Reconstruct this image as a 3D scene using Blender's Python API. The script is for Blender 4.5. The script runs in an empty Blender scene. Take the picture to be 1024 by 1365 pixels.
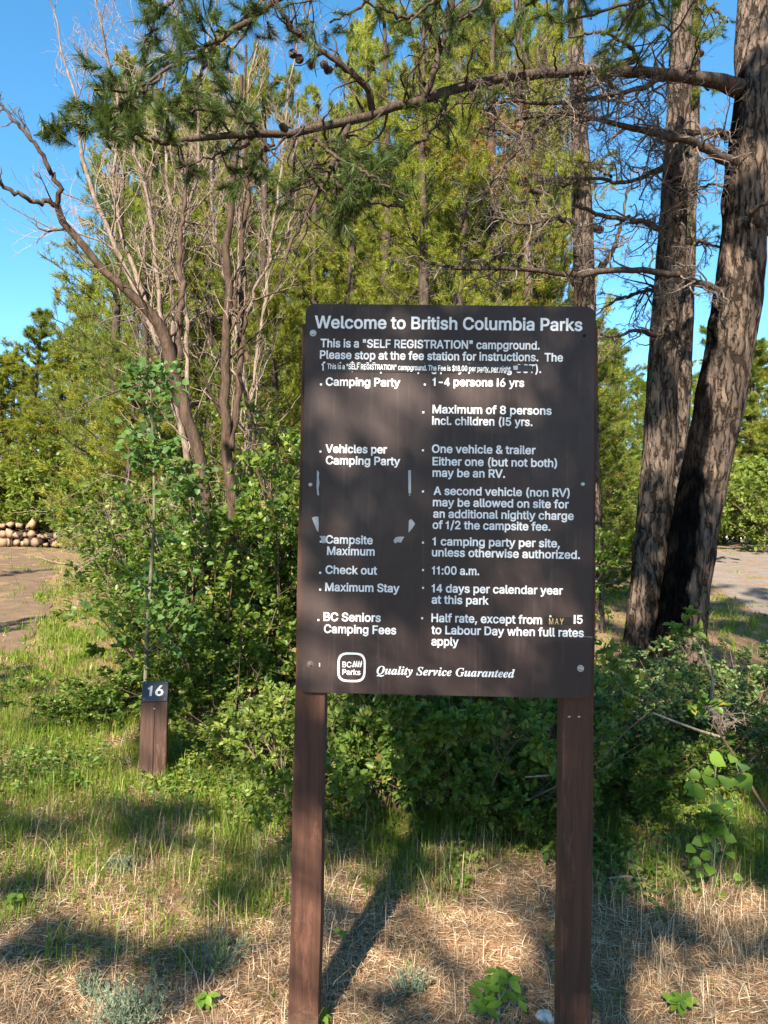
import bpy, bmesh, math, random
import numpy as np
from mathutils import Vector, Matrix, noise as mnoise
from mathutils.geometry import delaunay_2d_cdt

# ------------------------------------------------------------------ camera, sky, sun, exposure
scene = bpy.context.scene
COL = scene.collection
EYE = Vector((0.0, 0.0, 1.58)); PITCH = math.radians(1.5); ROLL = math.radians(1.0)
FPX = 1025.0                                   # focal length in photograph pixels (1024 wide)
cam_data = bpy.data.cameras.new('camera'); cam = bpy.data.objects.new('camera', cam_data); COL.objects.link(cam)
CROT = Matrix.Rotation(math.radians(90) + PITCH, 3, 'X') @ Matrix.Rotation(ROLL, 3, 'Z')
cam.matrix_world = Matrix.Translation(EYE) @ CROT.to_4x4()
cam_data.sensor_fit = 'HORIZONTAL'; cam_data.sensor_width = 36.0; cam_data.lens = 36.0 * FPX / 1024.0
cam_data.clip_start = 0.05; cam_data.clip_end = 2000.0
scene.camera = cam

SUN_EL = math.radians(36.0)
SUN_H = Vector((0.30, 0.954, 0.0)).normalized()          # horizontal direction in which light travels
SUN_D = Vector((SUN_H.x * math.cos(SUN_EL), SUN_H.y * math.cos(SUN_EL), -math.sin(SUN_EL)))
world = bpy.data.worlds.new('World'); scene.world = world; world.use_nodes = True
wn = world.node_tree; bg = wn.nodes['Background']
sky = wn.nodes.new('ShaderNodeTexSky'); sky.sky_type = 'NISHITA'; sky.sun_disc = False
sky.sun_elevation = SUN_EL
sky.sun_rotation = math.atan2(-SUN_H.x, -SUN_H.y)
sky.air_density = 1.0; sky.dust_density = 0.2; sky.ozone_density = 3.0; sky.altitude = 600
hs = wn.nodes.new('ShaderNodeHueSaturation'); hs.inputs['Saturation'].default_value = 1.22; hs.inputs['Hue'].default_value = 0.488
wn.links.new(sky.outputs[0], hs.inputs['Color']); wn.links.new(hs.outputs[0], bg.inputs['Color']); bg.inputs['Strength'].default_value = 0.090
sun_data = bpy.data.lights.new('sun', 'SUN'); sun_data.energy = 5.0; sun_data.angle = math.radians(0.55)
sun_data.color = (1.0, 0.90, 0.76)
sun = bpy.data.objects.new('sun', sun_data); COL.objects.link(sun)
sun.rotation_euler = SUN_D.to_track_quat('-Z', 'Y').to_euler(); sun.location = (-6, -18, 20)
vs = scene.view_settings
scene.display_settings.display_device = 'sRGB'
vs.view_transform = 'Standard'; vs.look = 'None'; vs.gamma = 1.0; vs.use_curve_mapping = False
vs.exposure = 1.80
scene.cycles.max_bounces = 6; scene.cycles.diffuse_bounces = 3; scene.cycles.transmission_bounces = 4
scene.cycles.glossy_bounces = 2; scene.cycles.caustics_reflective = False; scene.cycles.caustics_refractive = False

# ------------------------------------------------------------------ helpers
random.seed(7)
def rng(s): return np.random.default_rng(s)

def ground_z(x, y):
    """height of the terrain (arrays or floats)"""
    x = np.asarray(x, float); y = np.asarray(y, float)
    base = 0.052 * np.clip(y - 2.6, 0, 26)
    bump = 0.018 * np.sin(x * 2.1 + 0.7) * np.sin(y * 1.7 + 0.3) + 0.010 * np.sin(x * 5.3 + y * 3.1) + 0.006 * np.sin(x * 11.7 - y * 9.1)
    return base + bump * np.clip((y - 1.0) / 2.0, 0.3, 1)

def at(px, py, d):
    """world point seen at photo pixel (px,py) at forward distance y = d"""
    v = CROT @ Vector(((px - 512.0) / FPX, (682.5 - py) / FPX, -1.0))
    return EYE + v * (d / v.y)

def gp(px, py):
    """where the ray through a photo pixel meets the ground"""
    v = CROT @ Vector(((px - 512.0) / FPX, (682.5 - py) / FPX, -1.0))
    lo, hi = 0.5, 60.0
    for _ in range(50):
        m = (lo + hi) / 2; p = EYE + v * m
        if p.z > float(ground_z(p.x, p.y)): lo = m
        else: hi = m
    p = EYE + v * lo
    return Vector((p.x, p.y, float(ground_z(p.x, p.y))))

def nrm(a): return a / (np.linalg.norm(a, axis=-1, keepdims=True) + 1e-12)

def mesh_np(name, V, F, mats, midx=None, smooth=False):
    """V (n,3); F list of (k,3)/(k,4) int arrays; one material index array per F entry"""
    me = bpy.data.meshes.new(name)
    V = np.asarray(V, np.float32); F = [np.asarray(f, np.int32) for f in F if len(f)]
    me.vertices.add(len(V)); me.vertices.foreach_set('co', V.ravel())
    tot = np.concatenate([np.full(len(f), f.shape[1], np.int32) for f in F]) if F else np.zeros(0, np.int32)
    idx = np.concatenate([f.ravel() for f in F]) if F else np.zeros(0, np.int32)
    me.loops.add(len(idx)); me.loops.foreach_set('vertex_index', idx)
    me.polygons.add(len(tot))
    st = np.concatenate([[0], np.cumsum(tot)[:-1]]).astype(np.int32)
    me.polygons.foreach_set('loop_start', st)
    if smooth: me.polygons.foreach_set('use_smooth', np.ones(len(tot), bool))
    for m in mats: me.materials.append(m)
    if midx is not None:
        me.polygons.foreach_set('material_index', np.asarray(midx, np.int32))
    me.update(calc_edges=True); me.validate()
    return me

class Acc:
    """collects shapes into one mesh"""
    def __init__(s): s.V = []; s.F = []; s.M = []; s.n = 0
    def add(s, V, F, m=0):
        V = np.asarray(V, float).reshape(-1, 3)
        for f in (F if isinstance(F, list) else [F]):
            f = np.asarray(f, np.int64)
            if len(f): s.F.append(f + s.n); s.M.append(np.full(len(f), m))
        s.V.append(V); s.n += len(V)
        return s
    def mesh(s, name, mats, smooth=False):
        return mesh_np(name, np.concatenate(s.V), s.F, mats, np.concatenate(s.M), smooth)

def link(name, me, parent=None, loc=None):
    o = bpy.data.objects.new(name, me); COL.objects.link(o)
    if parent is not None: o.parent = parent
    if loc is not None: o.location = loc
    return o
def tag(o, label=None, cat=None, group=None, kind=None):
    if label: o['label'] = label
    if cat: o['category'] = cat
    if group: o['group'] = group
    if kind: o['kind'] = kind
    return o
def thing(name, label, cat, loc=(0, 0, 0), rz=0.0, group=None, scale=1.0):
    o = link(name, None); o.location = loc; o.rotation_euler = (0, 0, rz); o.scale = (scale,) * 3
    o.empty_display_size = 0.1
    return tag(o, label, cat, group)
def dup(root, loc, rz=0.0, scale=None, label=None, group=None):
    r = root.copy(); COL.objects.link(r); r.location = loc; r.rotation_euler = (0, 0, rz)
    if scale: r.scale = scale if isinstance(scale, tuple) else (scale,) * 3
    if label: r['label'] = label
    if group: r['group'] = group
    for ch in root.children:
        c = ch.copy(); COL.objects.link(c); c.parent = r
        for g in ch.children:
            k = g.copy(); COL.objects.link(k); k.parent = c
    return r

def box(cx, cy, cz, sx, sy, sz, bevel=0.0):
    bm = bmesh.new(); bmesh.ops.create_cube(bm, size=1.0)
    for v in bm.verts: v.co = Vector((v.co.x * sx + cx, v.co.y * sy + cy, v.co.z * sz + cz))
    if bevel: bmesh.ops.bevel(bm, geom=list(bm.edges), offset=bevel, segments=2, affect='EDGES', profile=0.7)
    return bm
def bm_obj(name, bm, mat, parent=None, smooth=False):
    me = bpy.data.meshes.new(name); bm.to_mesh(me); bm.free(); me.materials.append(mat)
    if smooth:
        for p in me.polygons: p.use_smooth = True
    return link(name, me, parent)

# ---- curves and tubes, vectorised
def tubes(P, R, sides=4):
    P = np.asarray(P, float); R = np.asarray(R, float); N, K, _ = P.shape
    T = nrm(np.gradient(P, axis=1))
    m = nrm(T.mean(axis=1)); ref = np.where(np.abs(m[:, 2:3]) < 0.8, np.array([[0, 0, 1.0]]), np.array([[1.0, 0, 0]]))
    U = nrm(np.cross(T, ref[:, None, :])); W = np.cross(T, U)
    a = np.arange(sides) * 2 * math.pi / sides
    V = P[:, :, None, :] + R[:, :, None, None] * (np.cos(a)[None, None, :, None] * U[:, :, None, :] + np.sin(a)[None, None, :, None] * W[:, :, None, :])
    base = (np.arange(N) * K * sides)[:, None, None]; k = np.arange(K - 1)[None, :, None] * sides; s = np.arange(sides)[None, None, :]; s2 = (s + 1) % sides
    q = np.stack([base + k + s, base + k + s2, base + k + sides + s2, base + k + sides + s], -1).reshape(-1, 4)
    return V.reshape(-1, 3), q
def paths(p0, d, L, K, wig, rs, bend=(0, 0, 0)):
    """wandering lines: p0 (N,3), d (N,3), L (N,)"""
    N = len(p0); d = nrm(d); P = np.zeros((N, K, 3)); P[:, 0] = p0; bend = np.asarray(bend, float)
    for k in range(1, K):
        d = nrm(d + rs.normal(0, wig, (N, 3)) + bend / K)
        P[:, k] = P[:, k - 1] + d * (L / (K - 1))[:, None]
    return P
def spawn(P, R, n, ang, lf, rf, rs, tmin=0.2, tmax=1.0, flat=0.0):
    """n children on every parent path -> start, direction, length, radius"""
    N, K, _ = P.shape
    t = rs.uniform(tmin, tmax, (N, n)) * (K - 1); i = np.minimum(t.astype(int), K - 2); f = (t - i)[..., None]
    ar = np.arange(N)[:, None]
    a = P[ar, i]; b = P[ar, i + 1]; p = a + (b - a) * f; T = nrm(b - a)
    rnd = nrm(rs.normal(0, 1, (N, n, 3)) * np.array([1, 1, 1 - flat])); side = nrm(np.cross(T, rnd)) if flat == 0 else nrm(rnd - T * (rnd * T).sum(-1, keepdims=True))
    A = rs.uniform(ang[0], ang[1], (N, n, 1))
    d = nrm(T * np.cos(A) + side * np.sin(A))
    Lp = np.linalg.norm(np.diff(P, axis=1), axis=-1).sum(1)[:, None]
    tt = t / (K - 1)
    L = Lp * rs.uniform(lf[0], lf[1], (N, n)) * (1.15 - 0.75 * tt)
    r = (R[ar, i] * rf)
    return p.reshape(-1, 3), d.reshape(-1, 3), L.ravel(), r.ravel()
def taper(r, K, end=0.3): return r[:, None] * np.linspace(1, end, K)[None, :]
def along(P, n, rs, tmin=0.0):
    N, K, _ = P.shape
    t = rs.uniform(tmin, 0.999, (N, n)) * (K - 1); i = t.astype(int); ar = np.arange(N)[:, None]
    a = P[ar, i]; b = P[ar, i + 1]
    return (a + (b - a) * (t - i)[..., None]).reshape(-1, 3), nrm(b - a).reshape(-1, 3)

def leaves(pos, axis, size, rs, wr=0.5, up=0.6, fold=0.25, shape='oval'):
    """folded leaves, 4 triangles each (as two quads)"""
    n = len(pos); ax = nrm(axis); nv = nrm(rs.normal(0, 1, (n, 3)) * (1 - up) + np.array([0, 0, 1.0]) * up + np.array([-0.15, -0.45, 0.0]) * up)
    side = nrm(np.cross(ax, nv)); nv = np.cross(side, ax)
    s = (size * rs.uniform(0.6, 1.2, n))[:, None]; w = s * wr * 0.5
    if shape == 'oval': a1, a2, w1, w2 = 0.28, 0.72, 1.0, 0.85
    elif shape == 'round': a1, a2, w1, w2 = 0.18, 0.62, 1.0, 0.9
    else: a1, a2, w1, w2 = 0.35, 0.7, 1.0, 0.6
    up_ = nv * w * fold; droop = -nv * s * 0.10
    V = np.stack([pos, pos + ax * s + droop * 1.5,
                  pos + ax * s * a1 + side * w * w1 + up_, pos + ax * s * a2 + side * w * w2 + up_ + droop * 0.5,
                  pos + ax * s * a1 - side * w * w1 + up_, pos + ax * s * a2 - side * w * w2 + up_ + droop * 0.5], 1)
    b = (np.arange(n) * 6)[:, None]
    F = np.concatenate([b + np.array([[0, 2, 3, 1]]), b + np.array([[0, 1, 5, 4]])])
    return V.reshape(-1, 3), F
def needles(pos, axis, n, ln, wd, rs, spread=(0.5, 1.1), stretch=0.08):
    """n needles round every twig point, a thin triangle each"""
    N = len(pos); ax = np.repeat(nrm(axis), n, 0); p = np.repeat(pos, n, 0) + ax * (rs.uniform(-1, 0, (N * n, 1)) * stretch)
    r = rs.normal(0, 1, (N * n, 3)); side = nrm(np.cross(ax, r)); A = rs.uniform(spread[0], spread[1], (N * n, 1))
    d = ax * np.cos(A) + side * np.sin(A); w = nrm(np.cross(d, rs.normal(0, 1, (N * n, 3)))) * wd * 0.5
    L = ln * rs.uniform(0.7, 1.15, (N * n, 1))
    V = np.stack([p - w, p + w, p + d * L], 1).reshape(-1, 3)
    return V, np.arange(N * n * 3).reshape(-1, 3)
def blades(pos, h, wd, rs, lean=0.5, segs=3):
    """bent grass blades"""
    n = len(pos); az = rs.uniform(0, 2 * math.pi, n); ld = np.stack([np.cos(az), np.sin(az), np.zeros(n)], 1); sd = np.stack([-np.sin(az + rs.normal(0, 1, n)), np.cos(az), np.zeros(n)], 1); sd = nrm(sd)
    ln = np.abs(rs.normal(0, lean, n))[:, None]; H = np.asarray(h)[:, None] * rs.uniform(0.5, 1.15, (n, 1)); W = np.asarray(wd)[:, None] * 0.5 if np.ndim(wd) else wd * 0.5
    rows = []
    for k in range(segs):
        t = k / segs; c = pos + np.array([0, 0, 1.0]) * H * (t - 0.35 * ln * t * t) + ld * H * ln * t * t; rows += [c - sd * W * (1 - 0.6 * t), c + sd * W * (1 - 0.6 * t)]
    rows.append(pos + np.array([0, 0, 1.0]) * H * np.maximum(1 - 0.35 * ln - 0.1, 0.15) + ld * H * ln)
    V = np.stack(rows, 1); m = V.shape[1]; b = (np.arange(n) * m)[:, None]
    Q = [b + np.array([[2 * k, 2 * k + 1, 2 * k + 3, 2 * k + 2]]) for k in range(segs - 1)]
    k = segs - 1
    return V.reshape(-1, 3), [np.concatenate(Q), b + np.array([[2 * k, 2 * k + 1, m - 1]])]

# ------------------------------------------------------------------ materials
def ramp_cols(nt, fac, cols, interp='LINEAR'):
    r = nt.nodes.new('ShaderNodeValToRGB'); e = r.color_ramp.elements; r.color_ramp.interpolation = interp
    while len(e) < len(cols): e.new(0.5)
    for i, (p, c) in enumerate(cols): e[i].position = p; e[i].color = (*c, 1)
    nt.links.new(fac, r.inputs[0]); return r.outputs[0]
def noise_node(nt, scale, vec=None, detail=4, rough=0.55, dist=0.0):
    n = nt.nodes.new('ShaderNodeTexNoise'); n.inputs['Scale'].default_value = scale; n.inputs['Detail'].default_value = detail
    n.inputs['Roughness'].default_value = rough; n.inputs['Distortion'].default_value = dist
    if vec is not None: nt.links.new(vec, n.inputs['Vector'])
    return n.outputs['Fac']
def coords(nt, scale=(1, 1, 1), kind='Object'):
    t = nt.nodes.new('ShaderNodeTexCoord'); m = nt.nodes.new('ShaderNodeMapping'); m.inputs['Scale'].default_value = scale
    nt.links.new(t.outputs[kind], m.inputs[0]); return m.outputs[0]
def bump(nt, h, strength, dist, bs):
    b = nt.nodes.new('ShaderNodeBump'); b.inputs['Strength'].default_value = strength; b.inputs['Distance'].default_value = dist
    nt.links.new(h, b.inputs['Height']); nt.links.new(b.outputs[0], bs.inputs['Normal'])
def mixc(nt, f, a, b):
    m = nt.nodes.new('ShaderNodeMix'); m.data_type = 'RGBA'
    if isinstance(f, float): m.inputs[0].default_value = f
    else: nt.links.new(f, m.inputs[0])
    for s, v in ((m.inputs[6], a), (m.inputs[7], b)):
        if isinstance(v, tuple): s.default_value = (*v, 1)
        else: nt.links.new(v, s)
    return m.outputs[2]
def new_mat(name, rough=0.7, spec=0.3):
    m = bpy.data.materials.new(name); m.use_nodes = True; nt = m.node_tree; bs = nt.nodes['Principled BSDF']
    bs.inputs['Roughness'].default_value = rough; bs.inputs['Specular IOR Level'].default_value = spec
    return m, nt, bs
def leaf_mat(name, cols, trans=0.35, tcol=(0.30, 0.42, 0.05), rough=0.45, spec=0.35):
    """random colour for every leaf, light passes through"""
    m, nt, bs = new_mat(name, rough, spec)
    g = nt.nodes.new('ShaderNodeNewGeometry')
    oi = nt.nodes.new('ShaderNodeObjectInfo'); sm = nt.nodes.new('ShaderNodeMath'); sm.operation = 'ADD'; fr = nt.nodes.new('ShaderNodeMath'); fr.operation = 'FRACT'
    nt.links.new(g.outputs['Random Per Island'], sm.inputs[0]); nt.links.new(oi.outputs['Random'], sm.inputs[1]); nt.links.new(sm.outputs[0], fr.inputs[0])
    c = ramp_cols(nt, fr.outputs[0], cols); nt.links.new(c, bs.inputs['Base Color'])
    t = nt.nodes.new('ShaderNodeBsdfTranslucent'); nt.links.new(mixc(nt, 0.5, c, tcol), t.inputs[0])
    mx = nt.nodes.new('ShaderNodeMixShader'); mx.inputs[0].default_value = trans
    nt.links.new(bs.outputs[0], mx.inputs[1]); nt.links.new(t.outputs[0], mx.inputs[2])
    nt.links.new(mx.outputs[0], nt.nodes['Material Output'].inputs[0]); return m
def bark_mat(name, dark, light, sc=1.0, strength=0.8, burn=None, plates=False):
    m, nt, bs = new_mat(name, 0.95, 0.03)
    v = coords(nt, (9 * sc, 9 * sc, 2.2 * sc)); n = noise_node(nt, 1.6, v, 8, 0.65, 0.6)
    v2 = coords(nt, (30 * sc, 30 * sc, 6 * sc)); n2 = noise_node(nt, 1.4, v2, 5, 0.6, 0.3)
    mid = tuple((a + b) / 2 for a, b in zip(dark, light))
    c = ramp_cols(nt, n, [(0.36, dark), (0.52, mid), (0.66, light)])
    c = mixc(nt, 0.25, c, ramp_cols(nt, n2, [(0.35, dark), (0.65, light)]))
    hh = n
    if plates:
        # scaly plates parted by dark vertical furrows
        c = ramp_cols(nt, n2, [(0.30, mid), (0.62, light)])
        w = nt.nodes.new('ShaderNodeVectorMath'); w.operation = 'MULTIPLY_ADD'; w.inputs[1].default_value = (0.10, 0.10, 0.25)
        ns = nt.nodes.new('ShaderNodeTexNoise'); ns.inputs['Scale'].default_value = 9; ns.inputs['Detail'].default_value = 5; nt.links.new(coords(nt), ns.inputs['Vector'])
        nt.links.new(ns.outputs['Color'], w.inputs[0]); nt.links.new(coords(nt), w.inputs[2])
        mp_ = nt.nodes.new('ShaderNodeMapping'); mp_.inputs['Scale'].default_value = (1, 1, 0.17); nt.links.new(w.outputs[0], mp_.inputs[0])
        vo = nt.nodes.new('ShaderNodeTexVoronoi'); vo.feature = 'DISTANCE_TO_EDGE'; vo.inputs['Scale'].default_value = plates; nt.links.new(mp_.outputs[0], vo.inputs['Vector'])
        ad0 = nt.nodes.new('ShaderNodeMath'); ad0.operation = 'MULTIPLY_ADD'; ad0.inputs[1].default_value = 0.9; ad0.inputs[2].default_value = -0.42; nt.links.new(n, ad0.inputs[0])
        ad1 = nt.nodes.new('ShaderNodeMath'); ad1.operation = 'ADD'; nt.links.new(vo.outputs['Distance'], ad1.inputs[0]); nt.links.new(ad0.outputs[0], ad1.inputs[1])
        fur = ramp_cols(nt, ad1.outputs[0], [(0.02, (0, 0, 0)), (0.10, (0.75,) * 3), (0.22, (1, 1, 1))])
        c = mixc(nt, fur, tuple(x * 0.9 for x in dark), c); c = mixc(nt, ramp_cols(nt, n, [(0.40, (0.55,) * 3), (0.60, (0, 0, 0))]), c, dark)
        pm = nt.nodes.new('ShaderNodeMath'); pm.operation = 'MULTIPLY_ADD'; pm.inputs[1].default_value = 0.8; nt.links.new(fur, pm.inputs[0]); nt.links.new(n, pm.inputs[2]); hh = pm.outputs[0]
    if burn:
        # charcoal left by an old fire, with an irregular edge of its own
        tc = nt.nodes.new('ShaderNodeTexCoord'); sp = nt.nodes.new('ShaderNodeSeparateXYZ'); nt.links.new(tc.outputs['Object'], sp.inputs[0])
        ax = nt.nodes.new('ShaderNodeMath'); ax.operation = 'MULTIPLY_ADD'; ax.inputs[1].default_value = burn[0]; ax.inputs[2].default_value = burn[1]; nt.links.new(sp.outputs[0], ax.inputs[0])
        az = nt.nodes.new('ShaderNodeMath'); az.operation = 'MULTIPLY_ADD'; az.inputs[1].default_value = burn[2]; nt.links.new(sp.outputs[2], az.inputs[0]); nt.links.new(ax.outputs[0], az.inputs[2])
        ad = nt.nodes.new('ShaderNodeMath'); ad.operation = 'ADD'; nt.links.new(az.outputs[0], ad.inputs[0]); nt.links.new(noise_node(nt, 3.0, coords(nt, (1, 1, 0.5)), 6, 0.7), ad.inputs[1])
        f = ramp_cols(nt, ad.outputs[0], [(0.45, (0, 0, 0)), (0.60, (1, 1, 1))])
        c = mixc(nt, f, c, ramp_cols(nt, n2, [(0.4, (0.003, 0.0027, 0.0025)), (0.7, (0.013, 0.011, 0.010))]))
    nt.links.new(c, bs.inputs['Base Color'])
    h = nt.nodes.new('ShaderNodeMath'); h.operation = 'MULTIPLY_ADD'; h.inputs[1].default_value = 0.35; nt.links.new(n2, h.inputs[0]); nt.links.new(hh, h.inputs[2])
    bump(nt, h.outputs[0], strength, 0.035 / sc, bs); return m

M = {}
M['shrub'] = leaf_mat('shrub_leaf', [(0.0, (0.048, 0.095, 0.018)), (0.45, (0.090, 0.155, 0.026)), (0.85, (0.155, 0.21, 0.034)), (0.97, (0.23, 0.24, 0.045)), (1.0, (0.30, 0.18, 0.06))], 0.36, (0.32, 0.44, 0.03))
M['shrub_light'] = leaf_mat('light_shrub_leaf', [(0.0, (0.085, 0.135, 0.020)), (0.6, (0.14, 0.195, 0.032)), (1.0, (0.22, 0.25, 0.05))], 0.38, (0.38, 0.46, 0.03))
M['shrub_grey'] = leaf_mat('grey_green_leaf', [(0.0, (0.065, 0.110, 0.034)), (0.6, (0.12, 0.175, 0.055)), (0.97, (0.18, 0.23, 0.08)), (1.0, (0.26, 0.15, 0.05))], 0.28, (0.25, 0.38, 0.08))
M['aspen'] = leaf_mat('aspen_leaf', [(0.0, (0.055, 0.12, 0.028)), (1.0, (0.11, 0.19, 0.045))], 0.40, (0.26, 0.44, 0.04))
M['cottonwood'] = leaf_mat('seedling_leaf', [(0.0, (0.11, 0.20, 0.025)), (1.0, (0.18, 0.29, 0.035))], 0.42, (0.36, 0.56, 0.04))
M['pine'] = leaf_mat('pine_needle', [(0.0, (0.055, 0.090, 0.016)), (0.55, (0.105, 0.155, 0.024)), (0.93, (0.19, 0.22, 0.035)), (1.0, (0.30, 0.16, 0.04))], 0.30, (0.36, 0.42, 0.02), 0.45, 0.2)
M['pine_yellow'] = leaf_mat('sun_tinted_pine_needle', [(0.0, (0.10, 0.14, 0.020)), (0.6, (0.21, 0.255, 0.032)), (0.92, (0.32, 0.33, 0.045)), (1.0, (0.36, 0.17, 0.05))], 0.34, (0.46, 0.46, 0.02), 0.45, 0.2)  # brighter, yellower copy of the needle colours; sunlight is put into the tint
M['pine_dark'] = leaf_mat('shade_tinted_pine_needle', [(0.0, (0.026, 0.052, 0.013)), (0.7, (0.055, 0.090, 0.020)), (1.0, (0.13, 0.15, 0.03))], 0.22, (0.18, 0.26, 0.03), 0.4, 0.25)  # darker needles for the overhanging boughs, their shade mixed into the base colours
M['pine_dead'] = leaf_mat('rusty_needle', [(0.0, (0.24, 0.10, 0.025)), (1.0, (0.40, 0.21, 0.06))], 0.2, (0.45, 0.24, 0.06), 0.7, 0.1)
M['grass'] = leaf_mat('green_grass', [(0.0, (0.075, 0.13, 0.014)), (0.6, (0.15, 0.22, 0.022)), (0.90, (0.24, 0.29, 0.045)), (1.0, (0.38, 0.32, 0.13))], 0.38, (0.38, 0.50, 0.03), 0.5, 0.2)
M['straw'] = leaf_mat('dry_straw', [(0.0, (0.20, 0.12, 0.065)), (0.35, (0.38, 0.26, 0.15)), (0.8, (0.55, 0.42, 0.27)), (1.0, (0.66, 0.55, 0.39))], 0.12, (0.45, 0.33, 0.18), 0.8, 0.1)
M['needle_litter'] = leaf_mat('fallen_needles', [(0.0, (0.16, 0.07, 0.032)), (0.5, (0.34, 0.175, 0.085)), (1.0, (0.50, 0.33, 0.19))], 0.0, (0.3, 0.15, 0.06), 0.85, 0.1)
M['sage'] = leaf_mat('sage_leaf', [(0.0, (0.13, 0.17, 0.10)), (1.0, (0.24, 0.28, 0.19))], 0.15, (0.25, 0.30, 0.18), 0.8, 0.1)
M['cover'] = leaf_mat('ground_cover_leaf', [(0.0, (0.06, 0.12, 0.018)), (0.7, (0.12, 0.18, 0.028)), (1.0, (0.24, 0.22, 0.05))], 0.3, (0.35, 0.45, 0.05))
M['bark'] = bark_mat('pine_bark', (0.032, 0.024, 0.019), (0.170, 0.128, 0.100), 1.0, 1.0, plates=20)
M['bark_small'] = bark_mat('young_pine_bark', (0.030, 0.022, 0.018), (0.10, 0.075, 0.060), 2.0, 0.8)
M['bark_burnt'] = bark_mat('scorched_pine_bark', (0.034, 0.025, 0.020), (0.20, 0.145, 0.108), 1.0, 1.0, burn=(-3.4, -0.10, 0.36), plates=15)
M['bark_branch'] = bark_mat('branch_bark', (0.028, 0.020, 0.016), (0.115, 0.085, 0.066), 2.5, 0.9)
M['bark_dark'] = bark_mat('dark_stem_bark', (0.028, 0.020, 0.016), (0.115, 0.078, 0.056), 2.0, 0.6)
M['bark_pale'] = bark_mat('pale_dead_wood', (0.085, 0.062, 0.048), (0.30, 0.235, 0.185), 2.0, 0.9)
M['twig_grey'] = bark_mat('grey_dead_twig', (0.075, 0.06, 0.05), (0.26, 0.21, 0.175), 4.0, 0.3)
M['twig_pale'] = bark_mat('pale_dead_twig', (0.17, 0.125, 0.095), (0.40, 0.31, 0.24), 4.0, 0.2)
M['stem'] = bark_mat('shrub_stem', (0.08, 0.055, 0.040), (0.22, 0.16, 0.115), 4.0, 0.3)
M['stem_green'] = bark_mat('green_stem', (0.16, 0.18, 0.09), (0.30, 0.30, 0.17), 4.0, 0.2)
# letter outlines: advance width, then closed contours as x, y, x, y ... in thousandths
GL = {}
GL['"'] = (321, [[78, 318, 70, 509, 136, 509, 128, 318], [193, 318, 185, 509, 250, 509, 243, 318]])
GL['$'] = (446, [[202, -74, 202, 583, 244, 583, 244, -74], [224, -9, 188, -7, 156, -1, 128, 9, 102, 23, 81, 40, 64, 60, 51, 83, 42, 109, 38, 137, 104, 137, 108, 118, 114, 102, 123, 88, 136, 76, 150, 66, 166, 59, 185, 53, 204, 50, 224, 49, 246, 50, 267, 54, 286, 60, 303, 69, 317, 79, 329, 92, 338, 106, 344, 122, 346, 139, 344, 154, 340, 168, 332, 179, 322, 189, 310, 197, 296, 205, 245, 222, 184, 239, 145, 253, 112, 269, 86, 289, 67, 313, 56, 341, 52, 372, 54, 400, 62, 425, 75, 448, 92, 468, 113, 484, 138, 498, 165, 508, 195, 514, 227, 516, 259, 514, 289, 508, 316, 498, 340, 484, 360, 468, 377, 449, 390, 427, 398, 403, 401, 378, 337, 378, 332, 402, 320, 421, 302, 437, 280, 449, 254, 456, 225, 459, 204, 457, 185, 454, 167, 448, 152, 440, 139, 430, 129, 418, 121, 405, 117, 391, 115, 376, 117, 359, 122, 345, 131, 334, 142, 324, 155, 315, 169, 308, 212, 293, 264, 279, 312, 264, 359, 238, 372, 226, 384, 213, 395, 198, 402, 180, 407, 161, 408, 139, 406, 112, 399, 87, 386, 64, 370, 43, 349, 25, 323, 11, 294, 0, 261, -7]])
GL['&'] = (447, [[197, -7, 165, -5, 136, 1, 110, 12, 88, 26, 69, 42, 54, 62, 43, 84, 36, 108, 34, 133, 36, 154, 40, 173, 47, 189, 58, 205, 70, 220, 85, 235, 140, 279, 216, 335, 237, 352, 255, 375, 262, 405, 260, 420, 255, 434, 245, 445, 233, 454, 219, 459, 201, 461, 168, 453, 145, 431, 141, 421, 138, 411, 137, 399, 145, 363, 169, 327, 204, 284, 438, 0, 364, 0, 171, 231, 121, 293, 87, 344, 81, 361, 77, 379, 75, 398, 77, 420, 82, 440, 91, 458, 102, 474, 117, 488, 134, 499, 154, 507, 176, 512, 200, 513, 224, 512, 246, 507, 266, 499, 283, 488, 297, 475, 308, 459, 317, 442, 322, 424, 324, 404, 315, 362, 291, 325, 256, 293, 154, 217, 135, 202, 121, 188, 110, 174, 103, 161, 98, 146, 97, 131, 98, 115, 102, 101, 109, 87, 118, 76, 130, 66, 143, 57, 158, 51, 175, 48, 193, 46, 213, 48, 232, 52, 251, 59, 269, 69, 286, 81, 301, 95, 315, 112, 327, 131, 336, 151, 343, 174, 348, 198, 349, 224, 408, 224, 406, 194, 403, 167, 397, 144, 371, 92, 345, 62, 333, 47, 315, 30, 294, 17, 271, 7, 246, -1, 221, -5]])
GL['('] = (273, [[89, 207, 90, 244, 94, 283, 101, 324, 109, 364, 119, 403, 132, 441, 145, 477, 160, 510, 177, 539, 236, 539, 191, 428, 161, 313, 156, 276, 152, 241, 151, 207, 160, 115, 188, 16, 236, -96, 177, -96, 150, -46, 128, 4, 111, 55, 99, 106, 92, 156]])
GL[')'] = (273, [[37, -96, 86, 18, 113, 116, 122, 207, 121, 241, 117, 276, 112, 313, 82, 428, 37, 539, 97, 539, 113, 510, 128, 477, 142, 441, 154, 403, 164, 364, 173, 323, 179, 283, 183, 244, 184, 207, 182, 156, 174, 104, 161, 53, 144, 3, 123, -47, 97, -96]])
GL[','] = (187, [[38, -119, 68, 71, 137, 71, 84, -119]])
GL['-'] = (453, [[337, 244, 337, 188, 114, 188, 114, 244]])
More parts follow.
